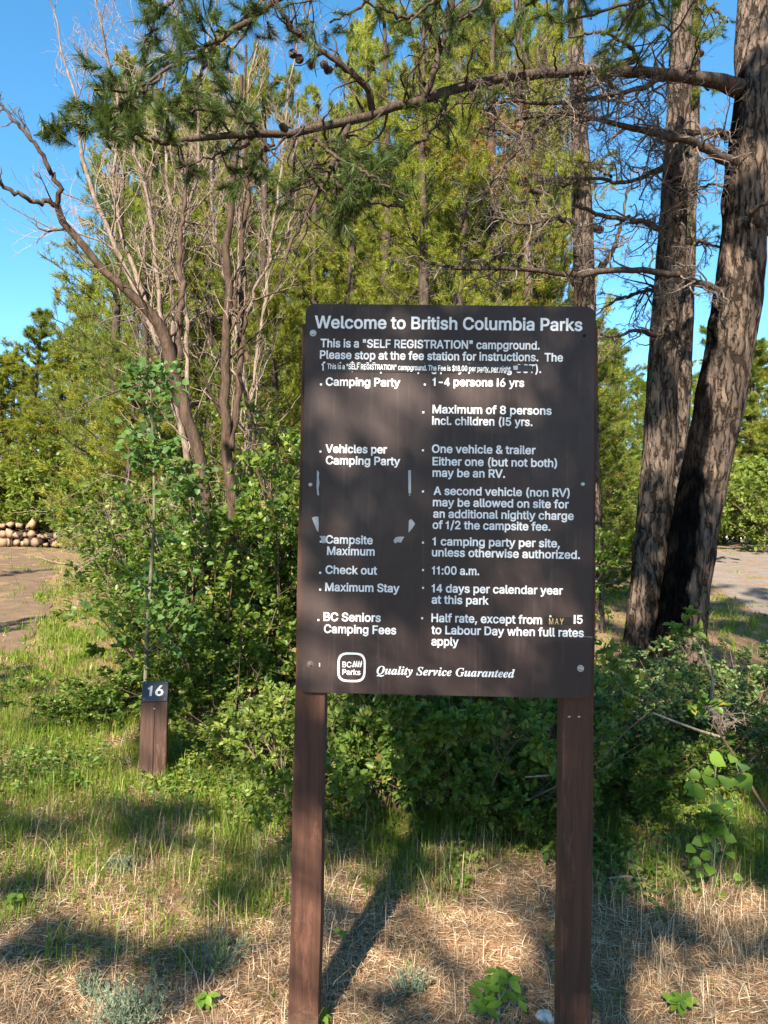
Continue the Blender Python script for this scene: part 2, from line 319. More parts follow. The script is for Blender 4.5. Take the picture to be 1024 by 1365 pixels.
GL['.'] = (187, [[95, -4, 83, -3, 73, 1, 63, 9, 55, 18, 51, 29, 50, 41, 51, 53, 55, 64, 63, 73, 73, 81, 83, 85, 95, 87, 107, 85, 118, 81, 128, 73, 135, 64, 140, 53, 141, 41, 140, 29, 135, 18, 128, 9, 118, 1, 107, -3]])
GL['/'] = (249, [[235, 533, 71, -76, 14, -76, 178, 533]])
GL['0'] = (453, [[227, -7, 191, -3, 158, 7, 130, 24, 105, 48, 85, 77, 69, 113, 57, 155, 50, 202, 48, 254, 50, 306, 57, 353, 69, 395, 85, 431, 106, 461, 130, 484, 159, 502, 191, 512, 227, 516, 262, 512, 295, 502, 323, 484, 348, 461, 368, 431, 384, 395, 396, 353, 403, 306, 405, 254, 403, 202, 396, 155, 384, 113, 368, 77, 348, 48, 323, 24, 295, 7, 263, -3], [227, 50, 250, 52, 271, 60, 290, 74, 306, 92, 320, 116, 330, 144, 338, 176, 342, 213, 344, 254, 342, 295, 338, 332, 330, 365, 320, 393, 306, 416, 290, 435, 271, 449, 250, 457, 227, 460, 203, 457, 182, 449, 163, 435, 147, 416, 134, 393, 123, 365, 115, 332, 111, 295, 109, 254, 111, 213, 115, 176, 123, 144, 134, 116, 147, 92, 163, 74, 182, 60, 203, 52]])
GL['1'] = (453, [[76, 0, 76, 55, 391, 55, 391, 0], [276, 509, 276, 0, 212, 0, 212, 448, 209, 448, 86, 358, 86, 427, 198, 509]])
GL['2'] = (453, [[64, 0, 64, 47, 234, 229, 282, 282, 311, 327, 316, 341, 319, 356, 320, 371, 319, 389, 315, 405, 308, 419, 298, 431, 287, 441, 273, 449, 258, 455, 241, 458, 224, 460, 205, 458, 188, 454, 172, 447, 159, 438, 148, 427, 139, 413, 132, 398, 128, 381, 127, 362, 66, 362, 68, 391, 75, 418, 86, 442, 102, 464, 121, 482, 143, 496, 168, 507, 196, 513, 225, 516, 254, 513, 281, 507, 306, 497, 328, 482, 346, 465, 361, 445, 372, 423, 379, 398, 381, 372, 380, 354, 377, 336, 371, 318, 363, 299, 351, 280, 336, 259, 267, 180, 153, 60, 153, 57, 389, 57, 389, 0]])
GL['4'] = (453, [[40, 105, 40, 158, 247, 509, 311, 509, 109, 166, 109, 163, 413, 163, 413, 105], [282, 0, 282, 121, 282, 146, 282, 318, 343, 318, 343, 0]])
GL['5'] = (453, [[221, -7, 192, -5, 165, 1, 140, 11, 118, 25, 99, 41, 83, 60, 71, 82, 63, 105, 60, 130, 122, 130, 125, 115, 130, 102, 138, 89, 148, 78, 160, 68, 173, 60, 188, 54, 204, 51, 221, 50, 241, 51, 259, 56, 276, 64, 291, 75, 304, 89, 314, 104, 322, 122, 326, 141, 328, 162, 326, 183, 321, 203, 314, 221, 303, 237, 290, 251, 275, 262, 257, 270, 238, 275, 218, 277, 167, 268, 152, 262, 139, 255, 128, 246, 67, 253, 96, 509, 366, 509, 366, 452, 151, 452, 134, 301, 136, 301, 148, 311, 162, 318, 178, 325, 194, 330, 212, 333, 229, 334, 252, 332, 274, 328, 294, 321, 313, 311, 330, 299, 345, 285, 358, 269, 370, 251, 379, 231, 386, 210, 390, 187, 391, 163, 388, 132, 381, 102, 369, 76, 352, 52, 332, 32, 309, 15, 282, 3, 253, -4]])
GL['6'] = (453, [[226, -7, 196, -4, 168, 3, 142, 15, 119, 31, 100, 51, 84, 74, 73, 101, 66, 130, 64, 162, 65, 187, 71, 212, 80, 239, 93, 268, 112, 302, 137, 340, 252, 509, 322, 509, 151, 261, 145, 261, 165, 288, 196, 307, 235, 314, 265, 312, 291, 305, 316, 295, 337, 280, 355, 262, 370, 240, 380, 215, 387, 187, 389, 157, 387, 127, 379, 98, 368, 73, 352, 50, 333, 30, 310, 14, 284, 3, 257, -4], [226, 48, 245, 50, 263, 55, 279, 63, 293, 73, 304, 86, 314, 101, 322, 119, 326, 137, 327, 157, 326, 178, 322, 196, 314, 213, 304, 228, 293, 241, 279, 251, 263, 259, 245, 264, 226, 265, 207, 264, 190, 259, 174, 252, 160, 241, 148, 229, 138, 214, 131, 197, 126, 179, 125, 158, 126, 138, 131, 119, 138, 102, 148, 86, 160, 73, 174, 63, 190, 55, 207, 50]])
GL['8'] = (453, [[226, -7, 193, -5, 163, 1, 136, 11, 111, 25, 91, 42, 74, 62, 62, 84, 54, 109, 52, 135, 53, 156, 58, 176, 65, 195, 75, 212, 87, 228, 101, 241, 117, 252, 134, 260, 153, 265, 153, 267, 129, 276, 109, 289, 93, 308, 80, 330, 73, 354, 70, 380, 73, 405, 79, 429, 90, 450, 106, 469, 124, 485, 146, 498, 170, 508, 197, 514, 226, 516, 255, 514, 282, 508, 306, 498, 328, 485, 346, 469, 361, 450, 373, 429, 379, 405, 382, 380, 379, 354, 372, 330, 359, 308, 343, 289, 323, 276, 300, 267, 300, 265, 319, 260, 335, 252, 351, 241, 365, 228, 377, 212, 387, 195, 395, 176, 399, 156, 401, 135, 398, 109, 391, 84, 378, 62, 362, 42, 341, 25, 317, 11, 289, 1, 259, -5], [226, 49, 248, 50, 267, 54, 285, 60, 300, 69, 313, 79, 323, 91, 331, 106, 335, 121, 337, 139, 335, 157, 330, 173, 322, 189, 312, 202, 298, 213, 283, 223, 265, 230, 247, 234, 226, 235, 206, 234, 187, 230, 169, 223, 154, 213, 140, 202, 130, 189, 122, 173, 117, 157, 115, 139, 117, 121, 121, 106, 129, 91, 139, 79, 152, 69, 167, 60, 185, 54, 205, 50], [226, 290, 244, 291, 260, 294, 274, 300, 287, 308, 298, 318, 307, 330, 314, 344, 318, 359, 319, 376, 318, 392, 314, 407, 308, 420, 299, 432, 288, 442, 275, 449, 260, 455, 244, 459, 226, 460, 208, 459, 192, 455, 177, 449, 164, 442, 153, 432, 145, 420, 138, 407, 134, 392, 133, 376, 134, 359, 138, 344, 145, 330, 154, 318, 165, 308, 178, 300, 193, 294, 209, 291]])
GL[':'] = (187, [[95, -4, 83, -3, 73, 1, 63, 9, 55, 18, 51, 29, 50, 41, 51, 53, 55, 64, 63, 73, 73, 81, 83, 85, 95, 87, 107, 85, 118, 81, 128, 73, 135, 64, 140, 53, 141, 41, 140, 29, 135, 18, 128, 9, 118, 1, 107, -3], [95, 271, 83, 272, 73, 277, 63, 284, 55, 294, 51, 304, 50, 316, 51, 328, 55, 339, 63, 349, 73, 356, 83, 360, 95, 362, 107, 360, 118, 356, 128, 349, 135, 339, 140, 328, 141, 316, 140, 304, 135, 294, 128, 284, 118, 277, 107, 272]])
GL['A'] = (479, [[16, 0, 201, 509, 276, 509, 463, 0, 395, 0, 287, 302, 264, 372, 232, 478, 245, 478, 213, 371, 191, 302, 85, 0], [110, 142, 110, 199, 370, 199, 370, 142]])
GL['B'] = (456, [[60, 0, 60, 509, 241, 509, 274, 507, 304, 501, 329, 491, 350, 477, 367, 461, 381, 442, 390, 421, 396, 398, 398, 374, 397, 353, 393, 336, 387, 320, 378, 307, 368, 295, 356, 286, 315, 267, 315, 262, 331, 260, 347, 254, 363, 245, 378, 234, 391, 220, 402, 203, 411, 184, 416, 161, 418, 136, 416, 111, 410, 88, 400, 67, 386, 48, 368, 31, 344, 18, 317, 8, 284, 2, 247, 0], [125, 57, 245, 57, 281, 60, 309, 67, 330, 80, 344, 96, 353, 115, 355, 137, 354, 153, 350, 169, 342, 184, 333, 197, 320, 209, 306, 218, 289, 225, 269, 229, 248, 231, 125, 231], [125, 285, 238, 285, 256, 287, 273, 290, 288, 296, 302, 304, 314, 314, 323, 326, 330, 340, 335, 355, 336, 372, 333, 393, 326, 412, 313, 429, 294, 442, 270, 449, 240, 452, 125, 452]])
GL['C'] = (510, [[267, -7, 225, -3, 186, 7, 150, 25, 119, 49, 92, 79, 70, 115, 53, 157, 44, 203, 40, 254, 44, 305, 53, 352, 70, 393, 92, 429, 119, 459, 150, 484, 186, 501, 225, 512, 267, 516, 293, 514, 317, 511, 340, 504, 362, 496, 383, 485, 402, 471, 419, 456, 435, 438, 448, 418, 459, 397, 467, 373, 473, 348, 408, 348, 404, 365, 397, 380, 389, 395, 357, 428, 315, 449, 267, 456, 237, 453, 209, 445, 184, 432, 161, 414, 141, 391, 125, 364, 113, 332, 106, 295, 103, 254, 106, 213, 113, 177, 125, 145, 141, 117, 161, 94, 184, 76, 210, 63, 237, 56, 267, 53, 315, 60, 357, 81, 389, 114, 408, 160, 473, 160, 467, 135, 459, 112, 448, 91, 435, 71, 420, 53, 402, 38, 383, 24, 363, 13, 341, 5, 317, -2, 293, -6]])
GL['D'] = (502, [[219, 0, 96, 0, 96, 57, 215, 57, 254, 60, 288, 68, 318, 81, 343, 99, 363, 122, 379, 149, 390, 181, 397, 216, 399, 255, 397, 294, 390, 329, 379, 361, 364, 388, 344, 410, 320, 428, 291, 441, 258, 449, 221, 452, 93, 452, 93, 509, 225, 509, 273, 505, 315, 495, 353, 478, 385, 455, 412, 426, 433, 391, 449, 351, 458, 306, 462, 255, 458, 205, 449, 159, 433, 119, 411, 83, 384, 54, 351, 31, 312, 14, 268, 3], [125, 509, 125, 0, 60, 0, 60, 509]])
GL['E'] = (418, [[60, 0, 60, 509, 372, 509, 372, 452, 125, 452, 125, 286, 355, 286, 355, 229, 125, 229, 125, 57, 375, 57, 375, 0]])
GL['F'] = (410, [[60, 0, 60, 509, 369, 509, 369, 452, 125, 452, 125, 278, 346, 278, 346, 221, 125, 221, 125, 0]])
GL['G'] = (520, [[269, -7, 225, -3, 185, 7, 149, 25, 118, 49, 91, 79, 69, 116, 53, 157, 43, 203, 40, 254, 43, 305, 53, 352, 69, 393, 91, 429, 117, 459, 149, 484, 184, 501, 223, 512, 265, 516, 291, 514, 316, 510, 340, 504, 363, 494, 384, 483, 403, 469, 421, 453, 436, 436, 449, 416, 460, 395, 468, 373, 474, 349, 408, 349, 387, 393, 356, 427, 315, 448, 265, 456, 236, 453, 209, 445, 183, 432, 160, 414, 141, 392, 125, 364, 113, 332, 106, 295, 103, 254, 106, 213, 113, 177, 125, 145, 141, 117, 161, 95, 184, 76, 210, 63, 238, 56, 269, 53, 296, 55, 322, 61, 345, 71, 365, 85, 382, 102, 396, 123, 407, 147, 413, 173, 415, 202, 434, 199, 283, 199, 283, 256, 478, 256, 478, 200, 475, 160, 466, 124, 451, 91, 431, 62, 406, 38, 377, 19, 344, 5, 308, -4]])
GL['H'] = (517, [[60, 0, 60, 509, 125, 509, 125, 289, 392, 289, 392, 509, 457, 509, 457, 0, 392, 0, 392, 232, 125, 232, 125, 0]])
GL['I'] = (300, [[31, 0, 31, 57, 118, 57, 118, 452, 31, 452, 31, 509, 269, 509, 269, 452, 183, 452, 183, 57, 269, 57, 269, 0]])
GL['L'] = (393, [[60, 0, 60, 509, 125, 509, 125, 57, 361, 57, 361, 0]])
GL['M'] = (628, [[60, 0, 60, 509, 152, 509, 277, 187, 287, 159, 299, 123, 311, 84, 322, 49, 307, 49, 318, 83, 330, 121, 342, 158, 352, 187, 476, 509, 568, 509, 568, 0, 504, 0, 504, 291, 504, 327, 505, 369, 506, 413, 507, 457, 513, 457, 498, 409, 482, 363, 467, 322, 456, 291, 342, 0, 286, 0, 170, 291, 159, 321, 145, 361, 129, 408, 112, 457, 119, 457, 120, 416, 121, 372, 122, 328, 122, 291, 122, 0]])
GL['N'] = (523, [[60, 0, 60, 509, 136, 509, 343, 183, 363, 151, 388, 107, 414, 55, 405, 54, 401, 108, 399, 157, 399, 195, 399, 509, 463, 509, 463, 0, 387, 0, 202, 290, 177, 331, 148, 381, 108, 452, 119, 454, 122, 384, 124, 328, 125, 291, 125, 0]])
GL['O'] = (533, [[267, -7, 225, -3, 186, 7, 150, 25, 119, 49, 92, 79, 70, 115, 53, 157, 44, 203, 40, 254, 44, 305, 53, 352, 70, 393, 92, 429, 119, 459, 150, 484, 186, 501, 225, 512, 267, 516, 309, 512, 348, 501, 384, 484, 415, 459, 442, 429, 464, 393, 480, 352, 490, 305, 493, 254, 490, 203, 480, 157, 464, 115, 442, 79, 415, 49, 384, 25, 348, 7, 309, -3], [267, 53, 296, 55, 324, 63, 349, 76, 372, 94, 392, 116, 408, 144, 420, 176, 428, 213, 430, 254, 428, 295, 420, 332, 408, 365, 392, 392, 372, 415, 349, 433, 324, 446, 296, 453, 267, 456, 237, 453, 210, 445, 184, 433, 161, 415, 142, 392, 125, 364, 113, 332, 106, 295, 103, 254, 106, 213, 113, 176, 125, 144, 142, 117, 161, 94, 184, 76, 210, 63, 237, 55]])
GL['P'] = (444, [[60, 0, 60, 509, 235, 509, 272, 506, 305, 499, 332, 487, 356, 471, 375, 452, 390, 430, 400, 404, 407, 377, 409, 348, 407, 318, 400, 291, 390, 265, 375, 243, 356, 223, 332, 207, 305, 195, 272, 188, 235, 186, 109, 186, 109, 242, 233, 242, 257, 244, 279, 248, 297, 256, 312, 266, 324, 279, 333, 294, 339, 310, 343, 328, 344, 348, 343, 367, 339, 385, 333, 402, 324, 416, 312, 428, 297, 439, 279, 446, 257, 451, 232, 452, 125, 452, 125, 0]])
GL['R'] = (449, [[60, 0, 60, 509, 236, 509, 273, 506, 305, 500, 333, 489, 356, 473, 376, 455, 390, 433, 401, 408, 407, 381, 409, 352, 407, 323, 401, 296, 390, 271, 376, 250, 356, 232, 333, 217, 305, 206, 273, 200, 236, 198, 96, 198, 96, 255, 234, 255, 258, 256, 280, 260, 298, 267, 313, 276, 325, 287, 334, 300, 340, 316, 344, 333, 345, 352, 344, 371, 340, 389, 334, 405, 325, 419, 313, 430, 298, 440, 279, 446, 258, 451, 233, 452, 125, 452, 125, 0], [353, 0, 230, 229, 303, 229, 428, 0]])
GL['S'] = (446, [[224, -9, 188, -7, 156, -1, 128, 9, 102, 23, 81, 40, 64, 60, 51, 83, 42, 109, 38, 137, 104, 137, 108, 118, 114, 102, 123, 88, 136, 76, 150, 66, 166, 59, 185, 53, 204, 50, 224, 49, 246, 50, 267, 54, 286, 60, 303, 69, 317, 79, 329, 92, 338, 106, 344, 122, 346, 139, 344, 154, 340, 168, 332, 179, 322, 189, 310, 197, 296, 205, 245, 222, 184, 239, 145, 253, 112, 269, 86, 289, 67, 313, 56, 341, 52, 372, 54, 400, 62, 425, 75, 448, 92, 468, 113, 484, 138, 498, 165, 508, 195, 514, 227, 516, 259, 514, 289, 508, 316, 498, 340, 484, 360, 468, 377, 449, 390, 427, 398, 403, 401, 378, 337, 378, 332, 402, 320, 421, 302, 437, 280, 449, 254, 456, 225, 459, 204, 457, 185, 454, 167, 448, 152, 440, 139, 430, 129, 418, 121, 405, 117, 391, 115, 376, 117, 359, 122, 345, 131, 334, 142, 324, 155, 315, 169, 308, 212, 293, 264, 279, 312, 264, 359, 238, 372, 226, 384, 213, 395, 198, 402, 180, 407, 161, 408, 139, 406, 112, 399, 87, 386, 64, 370, 43, 349, 25, 323, 11, 294, 0, 261, -7]])
GL['T'] = (448, [[32, 452, 32, 509, 417, 509, 417, 452, 257, 452, 257, 0, 193, 0, 193, 452]])
GL['V'] = (479, [[204, 0, 16, 509, 84, 509, 192, 206, 215, 137, 248, 31, 235, 31, 267, 138, 290, 206, 395, 509, 463, 509, 278, 0]])
GL['W'] = (686, [[155, 0, 16, 509, 82, 509, 163, 196, 175, 145, 187, 94, 197, 40, 189, 40, 200, 94, 211, 145, 224, 196, 306, 509, 380, 509, 462, 196, 474, 145, 486, 94, 497, 40, 488, 40, 499, 94, 510, 145, 523, 196, 603, 509, 670, 509, 530, 0, 455, 0, 368, 323, 351, 391, 336, 475, 350, 475, 335, 395, 318, 323, 230, 0]])
GL['Y'] = (472, [[203, 0, 203, 208, 16, 509, 91, 509, 192, 344, 222, 292, 250, 230, 224, 230, 251, 293, 280, 344, 381, 509, 455, 509, 268, 208, 268, 0]])
GL['a'] = (389, [[160, -9, 137, -7, 115, -3, 94, 5, 76, 15, 60, 29, 48, 45, 38, 63, 32, 84, 30, 108, 32, 128, 36, 146, 43, 161, 53, 174, 64, 184, 78, 193, 125, 211, 178, 220, 234, 227, 265, 235, 271, 240, 274, 246, 276, 255, 276, 257, 275, 272, 272, 285, 267, 297, 260, 307, 251, 315, 240, 322, 227, 327, 212, 330, 196, 331, 178, 330, 163, 327, 149, 322, 118, 301, 100, 274, 41, 291, 51, 313, 64, 331, 79, 346, 95, 358, 114, 368, 133, 375, 153, 380, 173, 383, 194, 384, 239, 379, 286, 360, 300, 350, 312, 336, 322, 320, 330, 301, 335, 278, 337, 251, 337, 0, 277, 0, 277, 52, 272, 52, 252, 25, 215, 1, 199, -4, 181, -7], [170, 45, 192, 47, 211, 51, 228, 59, 242, 68, 254, 80, 263, 93, 270, 108, 274, 122, 276, 138, 276, 190, 259, 182, 231, 176, 200, 171, 175, 168, 134, 159, 122, 153, 112, 147, 103, 139, 97, 130, 93, 118, 92, 105, 93, 93, 96, 82, 102, 72, 109, 64, 119, 57, 130, 52]])
GL['b'] = (424, [[229, -8, 208, -7, 189, -3, 172, 4, 138, 31, 118, 59, 112, 59, 112, 0, 53, 0, 53, 509, 114, 509, 114, 319, 118, 319, 137, 346, 171, 373, 188, 379, 207, 383, 229, 384, 259, 382, 287, 374, 313, 361, 335, 342, 354, 320, 370, 293, 381, 261, 388, 227, 390, 189, 388, 151, 381, 116, 370, 84, 355, 57, 336, 34, 313, 16, 288, 3, 260, -6], [220, 47, 242, 49, 262, 55, 279, 66, 294, 80, 306, 97, 316, 117, 323, 139, 327, 163, 328, 189, 327, 215, 323, 239, 316, 261, 307, 281, 295, 298, 280, 311, 262, 322, 243, 328, 220, 330, 198, 328, 178, 322, 161, 312, 147, 299, 134, 282, 125, 263, 118, 241, 114, 216, 113, 189, 114, 162, 118, 138, 125, 115, 135, 95, 147, 78, 162, 65, 179, 55, 198, 49]])
GL['c'] = (395, [[207, -8, 174, -5, 144, 3, 117, 16, 93, 35, 72, 58, 56, 85, 44, 116, 37, 150, 34, 187, 37, 225, 44, 260, 56, 291, 72, 318, 93, 341, 117, 360, 144, 374, 174, 382, 207, 384, 260, 377, 305, 356, 340, 322, 362, 277, 303, 262, 290, 289, 270, 311, 242, 325, 207, 330, 184, 328, 163, 321, 145, 310, 130, 296, 118, 278, 108, 258, 102, 236, 98, 212, 96, 187, 98, 163, 102, 139, 108, 117, 118, 97, 130, 80, 145, 66, 163, 55, 184, 49, 207, 46, 243, 52, 271, 66, 292, 89, 304, 117, 363, 102, 357, 86, 350, 70, 341, 56, 306, 21, 261, -1]])
GL['d'] = (424, [[195, -8, 165, -6, 137, 3, 111, 16, 89, 34, 70, 57, 55, 84, 43, 116, 36, 151, 34, 189, 36, 227, 43, 261, 55, 293, 70, 320, 89, 342, 112, 361, 137, 374, 165, 382, 196, 384, 218, 383, 237, 379, 253, 373, 287, 346, 306, 319, 311, 319, 311, 509, 372, 509, 372, 0, 313, 0, 313, 59, 307, 59, 287, 31, 252, 4, 236, -3, 217, -7], [205, 47, 226, 49, 246, 55, 263, 65, 278, 78, 290, 95, 299, 115, 306, 138, 310, 162, 312, 189, 310, 216, 306, 241, 300, 263, 290, 282, 278, 299, 263, 312, 246, 322, 227, 328, 205, 330, 182, 328, 162, 322, 145, 311, 130, 298, 118, 281, 108, 261, 102, 239, 98, 215, 96, 189, 98, 163, 102, 139, 109, 117, 118, 97, 130, 80, 145, 66, 162, 55, 182, 49]])
GL['e'] = (404, [[212, -8, 177, -5, 145, 3, 117, 16, 92, 35, 72, 58, 56, 85, 44, 116, 37, 150, 34, 187, 36, 224, 44, 258, 55, 290, 71, 317, 91, 340, 115, 359, 142, 373, 172, 382, 205, 384, 226, 383, 246, 380, 266, 374, 285, 366, 303, 355, 319, 341, 334, 324, 347, 305, 357, 282, 365, 256, 370, 227, 371, 194, 371, 169, 75, 169, 75, 221, 338, 221, 310, 202, 308, 226, 304, 248, 298, 269, 288, 286, 277, 301, 263, 314, 246, 323, 227, 328, 205, 330, 183, 328, 164, 323, 146, 313, 131, 301, 119, 286, 109, 270, 102, 251, 97, 231, 96, 211, 96, 178, 98, 151, 102, 127, 110, 106, 121, 88, 135, 73, 151, 61, 169, 53, 190, 48, 212, 46, 254, 53, 285, 73, 306, 105, 365, 91, 358, 72, 348, 55, 335, 39, 320, 26, 302, 14, 283, 4, 261, -3, 237, -7]])
GL['f'] = (253, [[228, 379, 228, 327, 6, 327, 6, 379], [81, 0, 81, 432, 82, 452, 87, 470, 96, 486, 107, 499, 120, 510, 135, 519, 152, 525, 169, 529, 187, 530, 222, 527, 243, 521, 227, 468, 215, 472, 195, 474, 178, 472, 164, 468, 154, 460, 147, 449, 143, 435, 142, 419, 142, 0]])
GL['g'] = (425, [[207, -151, 180, -149, 156, -146, 134, -140, 114, -132, 97, -122, 82, -110, 70, -97, 59, -84, 51, -69, 101, -41, 122, -66, 154, -88, 169, -93, 187, -96, 207, -97, 236, -95, 261, -87, 282, -75, 298, -58, 308, -34, 311, -6, 311, 68, 306, 68, 287, 41, 252, 16, 236, 10, 217, 6, 195, 5, 165, 7, 138, 14, 113, 27, 90, 43, 71, 65, 55, 90, 43, 120, 36, 154, 34, 191, 36, 229, 43, 263, 55, 293, 71, 320, 90, 342, 112, 361, 138, 374, 166, 382, 196, 384, 218, 383, 237, 379, 253, 373, 288, 346, 308, 319, 313, 319, 313, 379, 372, 379, 372, -9, 370, -40, 363, -67, 350, -90, 334, -109, 314, -124, 291, -136, 265, -144, 237, -149], [205, 59, 227, 61, 246, 66, 264, 75, 278, 87, 290, 103, 300, 121, 307, 142, 311, 166, 312, 193, 311, 219, 307, 242, 300, 264, 291, 283, 279, 299, 264, 312, 247, 322, 227, 328, 205, 330, 182, 328, 163, 322, 145, 312, 130, 298, 118, 282, 109, 262, 102, 241, 98, 218, 96, 193, 98, 167, 102, 144, 109, 123, 118, 104, 131, 88, 145, 76, 163, 66, 183, 61]])
GL['h'] = (410, [[114, 227, 114, 0, 53, 0, 53, 509, 114, 509, 114, 287, 102, 287, 116, 319, 132, 344, 152, 362, 175, 374, 200, 382, 227, 384, 252, 383, 275, 377, 295, 369, 313, 356, 328, 340, 341, 321, 350, 298, 355, 271, 357, 240, 357, 0, 296, 0, 296, 235, 293, 263, 286, 286, 273, 304, 256, 318, 235, 326, 210, 329, 192, 328, 176, 324, 161, 317, 147, 308, 136, 297, 126, 283, 119, 266, 115, 248]])
GL['i'] = (166, [[53, 0, 53, 379, 114, 379, 114, 0], [84, 443, 73, 444, 63, 448, 54, 455, 47, 463, 43, 472, 41, 483, 43, 494, 47, 504, 54, 512, 63, 518, 73, 522, 84, 524, 95, 522, 105, 518, 114, 512, 121, 504, 125, 494, 126, 483, 125, 472, 121, 463, 114, 455, 105, 448, 95, 444]])
GL['k'] = (380, [[110, 137, 110, 212, 121, 212, 284, 379, 360, 379, 184, 199, 177, 199], [53, 0, 53, 509, 114, 509, 114, 0], [294, 0, 148, 186, 191, 229, 372, 0]])
GL['l'] = (189, [[139, -2, 112, 0, 91, 8, 74, 20, 62, 37, 55, 59, 53, 84, 53, 509, 114, 509, 114, 99, 114, 83, 117, 71, 120, 62, 126, 57, 135, 53, 146, 52, 160, 53, 170, 54, 181, 3, 162, -1]])
GL['m'] = (609, [[53, 0, 53, 379, 112, 379, 112, 295, 108, 295, 114, 314, 122, 331, 132, 346, 144, 358, 158, 368, 172, 376, 187, 382, 203, 385, 219, 386, 245, 383, 268, 375, 287, 361, 303, 342, 314, 320, 321, 295, 312, 295, 318, 312, 326, 329, 337, 343, 350, 356, 364, 366, 381, 375, 398, 381, 417, 385, 437, 386, 458, 385, 478, 380, 497, 372, 514, 361, 529, 346, 541, 328, 550, 307, 555, 283, 557, 255, 557, 0, 496, 0, 496, 254, 493, 279, 485, 298, 473, 313, 456, 323, 438, 329, 419, 330, 402, 329, 387, 326, 374, 320, 363, 312, 353, 302, 345, 290, 340, 277, 336, 263, 335, 247, 335, 0, 274, 0, 274, 260, 272, 280, 265, 297, 253, 311, 238, 322, 220, 328, 199, 330, 185, 329, 171, 326, 158, 320, 145, 312, 135, 302, 126, 289, 119, 274, 115, 257, 114, 238, 114, 0]])
GL['n'] = (409, [[114, 227, 114, 0, 53, 0, 53, 379, 112, 379, 112, 287, 102, 287, 116, 319, 132, 344, 152, 362, 175, 374, 200, 382, 227, 384, 252, 383, 275, 377, 295, 369, 313, 356, 328, 340, 341, 321, 350, 298, 355, 271, 357, 240, 357, 0, 296, 0, 296, 235, 293, 263, 286, 286, 273, 304, 256, 318, 235, 326, 210, 329, 192, 328, 176, 324, 161, 317, 147, 308, 136, 297, 126, 283, 119, 266, 115, 248]])
GL['o'] = (415, [[207, -8, 174, -5, 144, 3, 117, 16, 93, 35, 72, 58, 56, 85, 44, 116, 37, 150, 34, 187, 37, 225, 44, 260, 56, 291, 72, 318, 93, 341, 117, 360, 144, 374, 174, 382, 207, 384, 241, 382, 271, 374, 299, 360, 323, 341, 343, 318, 359, 291, 371, 260, 379, 225, 381, 187, 379, 150, 371, 116, 359, 85, 343, 58, 323, 35, 299, 16, 271, 3, 241, -5], [207, 46, 231, 49, 252, 55, 270, 66, 285, 80, 298, 97, 307, 117, 314, 139, 318, 163, 319, 187, 318, 212, 314, 236, 307, 258, 298, 278, 285, 296, 270, 310, 252, 321, 231, 328, 207, 330, 184, 328, 163, 321, 145, 310, 130, 296, 118, 278, 108, 258, 102, 236, 98, 212, 96, 187, 98, 163, 102, 139, 108, 117, 118, 97, 130, 80, 145, 66, 163, 55, 184, 49]])
GL['p'] = (424, [[53, -143, 53, 379, 112, 379, 112, 319, 118, 319, 137, 346, 171, 373, 188, 379, 207, 383, 229, 384, 259, 382, 287, 374, 313, 361, 335, 342, 354, 320, 370, 293, 381, 261, 388, 227, 390, 189, 388, 151, 381, 116, 370, 84, 355, 57, 336, 34, 313, 16, 288, 3, 260, -6, 229, -8, 208, -7, 189, -3, 173, 4, 138, 31, 118, 59, 114, 59, 114, -143], [220, 47, 242, 49, 262, 55, 279, 66, 294, 80, 306, 97, 316, 117, 323, 139, 327, 163, 328, 189, 327, 215, 323, 239, 316, 261, 307, 281, 295, 298, 280, 311, 262, 322, 243, 328, 220, 330, 198, 328, 178, 322, 161, 312, 147, 299, 134, 282, 125, 263, 118, 241, 114, 216, 113, 189, 114, 162, 118, 138, 125, 115, 135, 95, 147, 78, 162, 65, 179, 55, 198, 49]])
GL['r'] = (259, [[53, 0, 53, 379, 112, 379, 112, 321, 115, 321, 124, 339, 137, 354, 152, 367, 171, 377, 191, 383, 213, 385, 229, 384, 243, 384, 243, 322, 230, 324, 207, 326, 190, 324, 174, 321, 159, 315, 146, 306, 135, 296, 126, 284, 119, 269, 115, 254, 114, 237, 114, 0]])
GL['s'] = (365, [[182, -8, 157, -7, 133, -3, 112, 3, 93, 12, 76, 24, 62, 38, 50, 54, 41, 73, 36, 94, 94, 107, 101, 87, 111, 72, 124, 60, 141, 52, 160, 47, 181, 45, 206, 47, 227, 53, 244, 62, 258, 74, 265, 88, 268, 103, 266, 115, 262, 126, 254, 136, 243, 144, 229, 150, 212, 155, 149, 170, 118, 180, 92, 192, 72, 208, 58, 227, 50, 249, 47, 274, 49, 295, 55, 314, 65, 332, 79, 347, 95, 360, 115, 370, 137, 378, 161, 383, 187, 384, 212, 383, 234, 379, 254, 372, 271, 363, 286, 352, 299, 339, 309, 324, 318, 308, 324, 290, 268, 277, 262, 291, 254, 304, 243, 316, 228, 325, 210, 331, 187, 333, 166, 331, 147, 326, 131, 317, 119, 305, 111, 292, 109, 277, 110, 264, 115, 253, 124, 243, 136, 235, 152, 229, 172, 223, 229, 209, 261, 200, 287, 187, 306, 171, 320, 153, 328, 131, 331, 107, 329, 85, 323, 65, 312, 47, 298, 31, 281, 18, 260, 6, 236, -2, 210, -7]])
GL['t'] = (227, [[204, 379, 204, 327, 6, 327, 6, 379], [65, 471, 126, 471, 126, 98, 127, 83, 130, 70, 136, 61, 144, 55, 156, 51, 170, 50, 185, 51, 202, 54, 213, 2, 192, -3, 168, -4, 138, -1, 113, 7, 92, 21, 77, 41, 68, 64, 65, 93]])
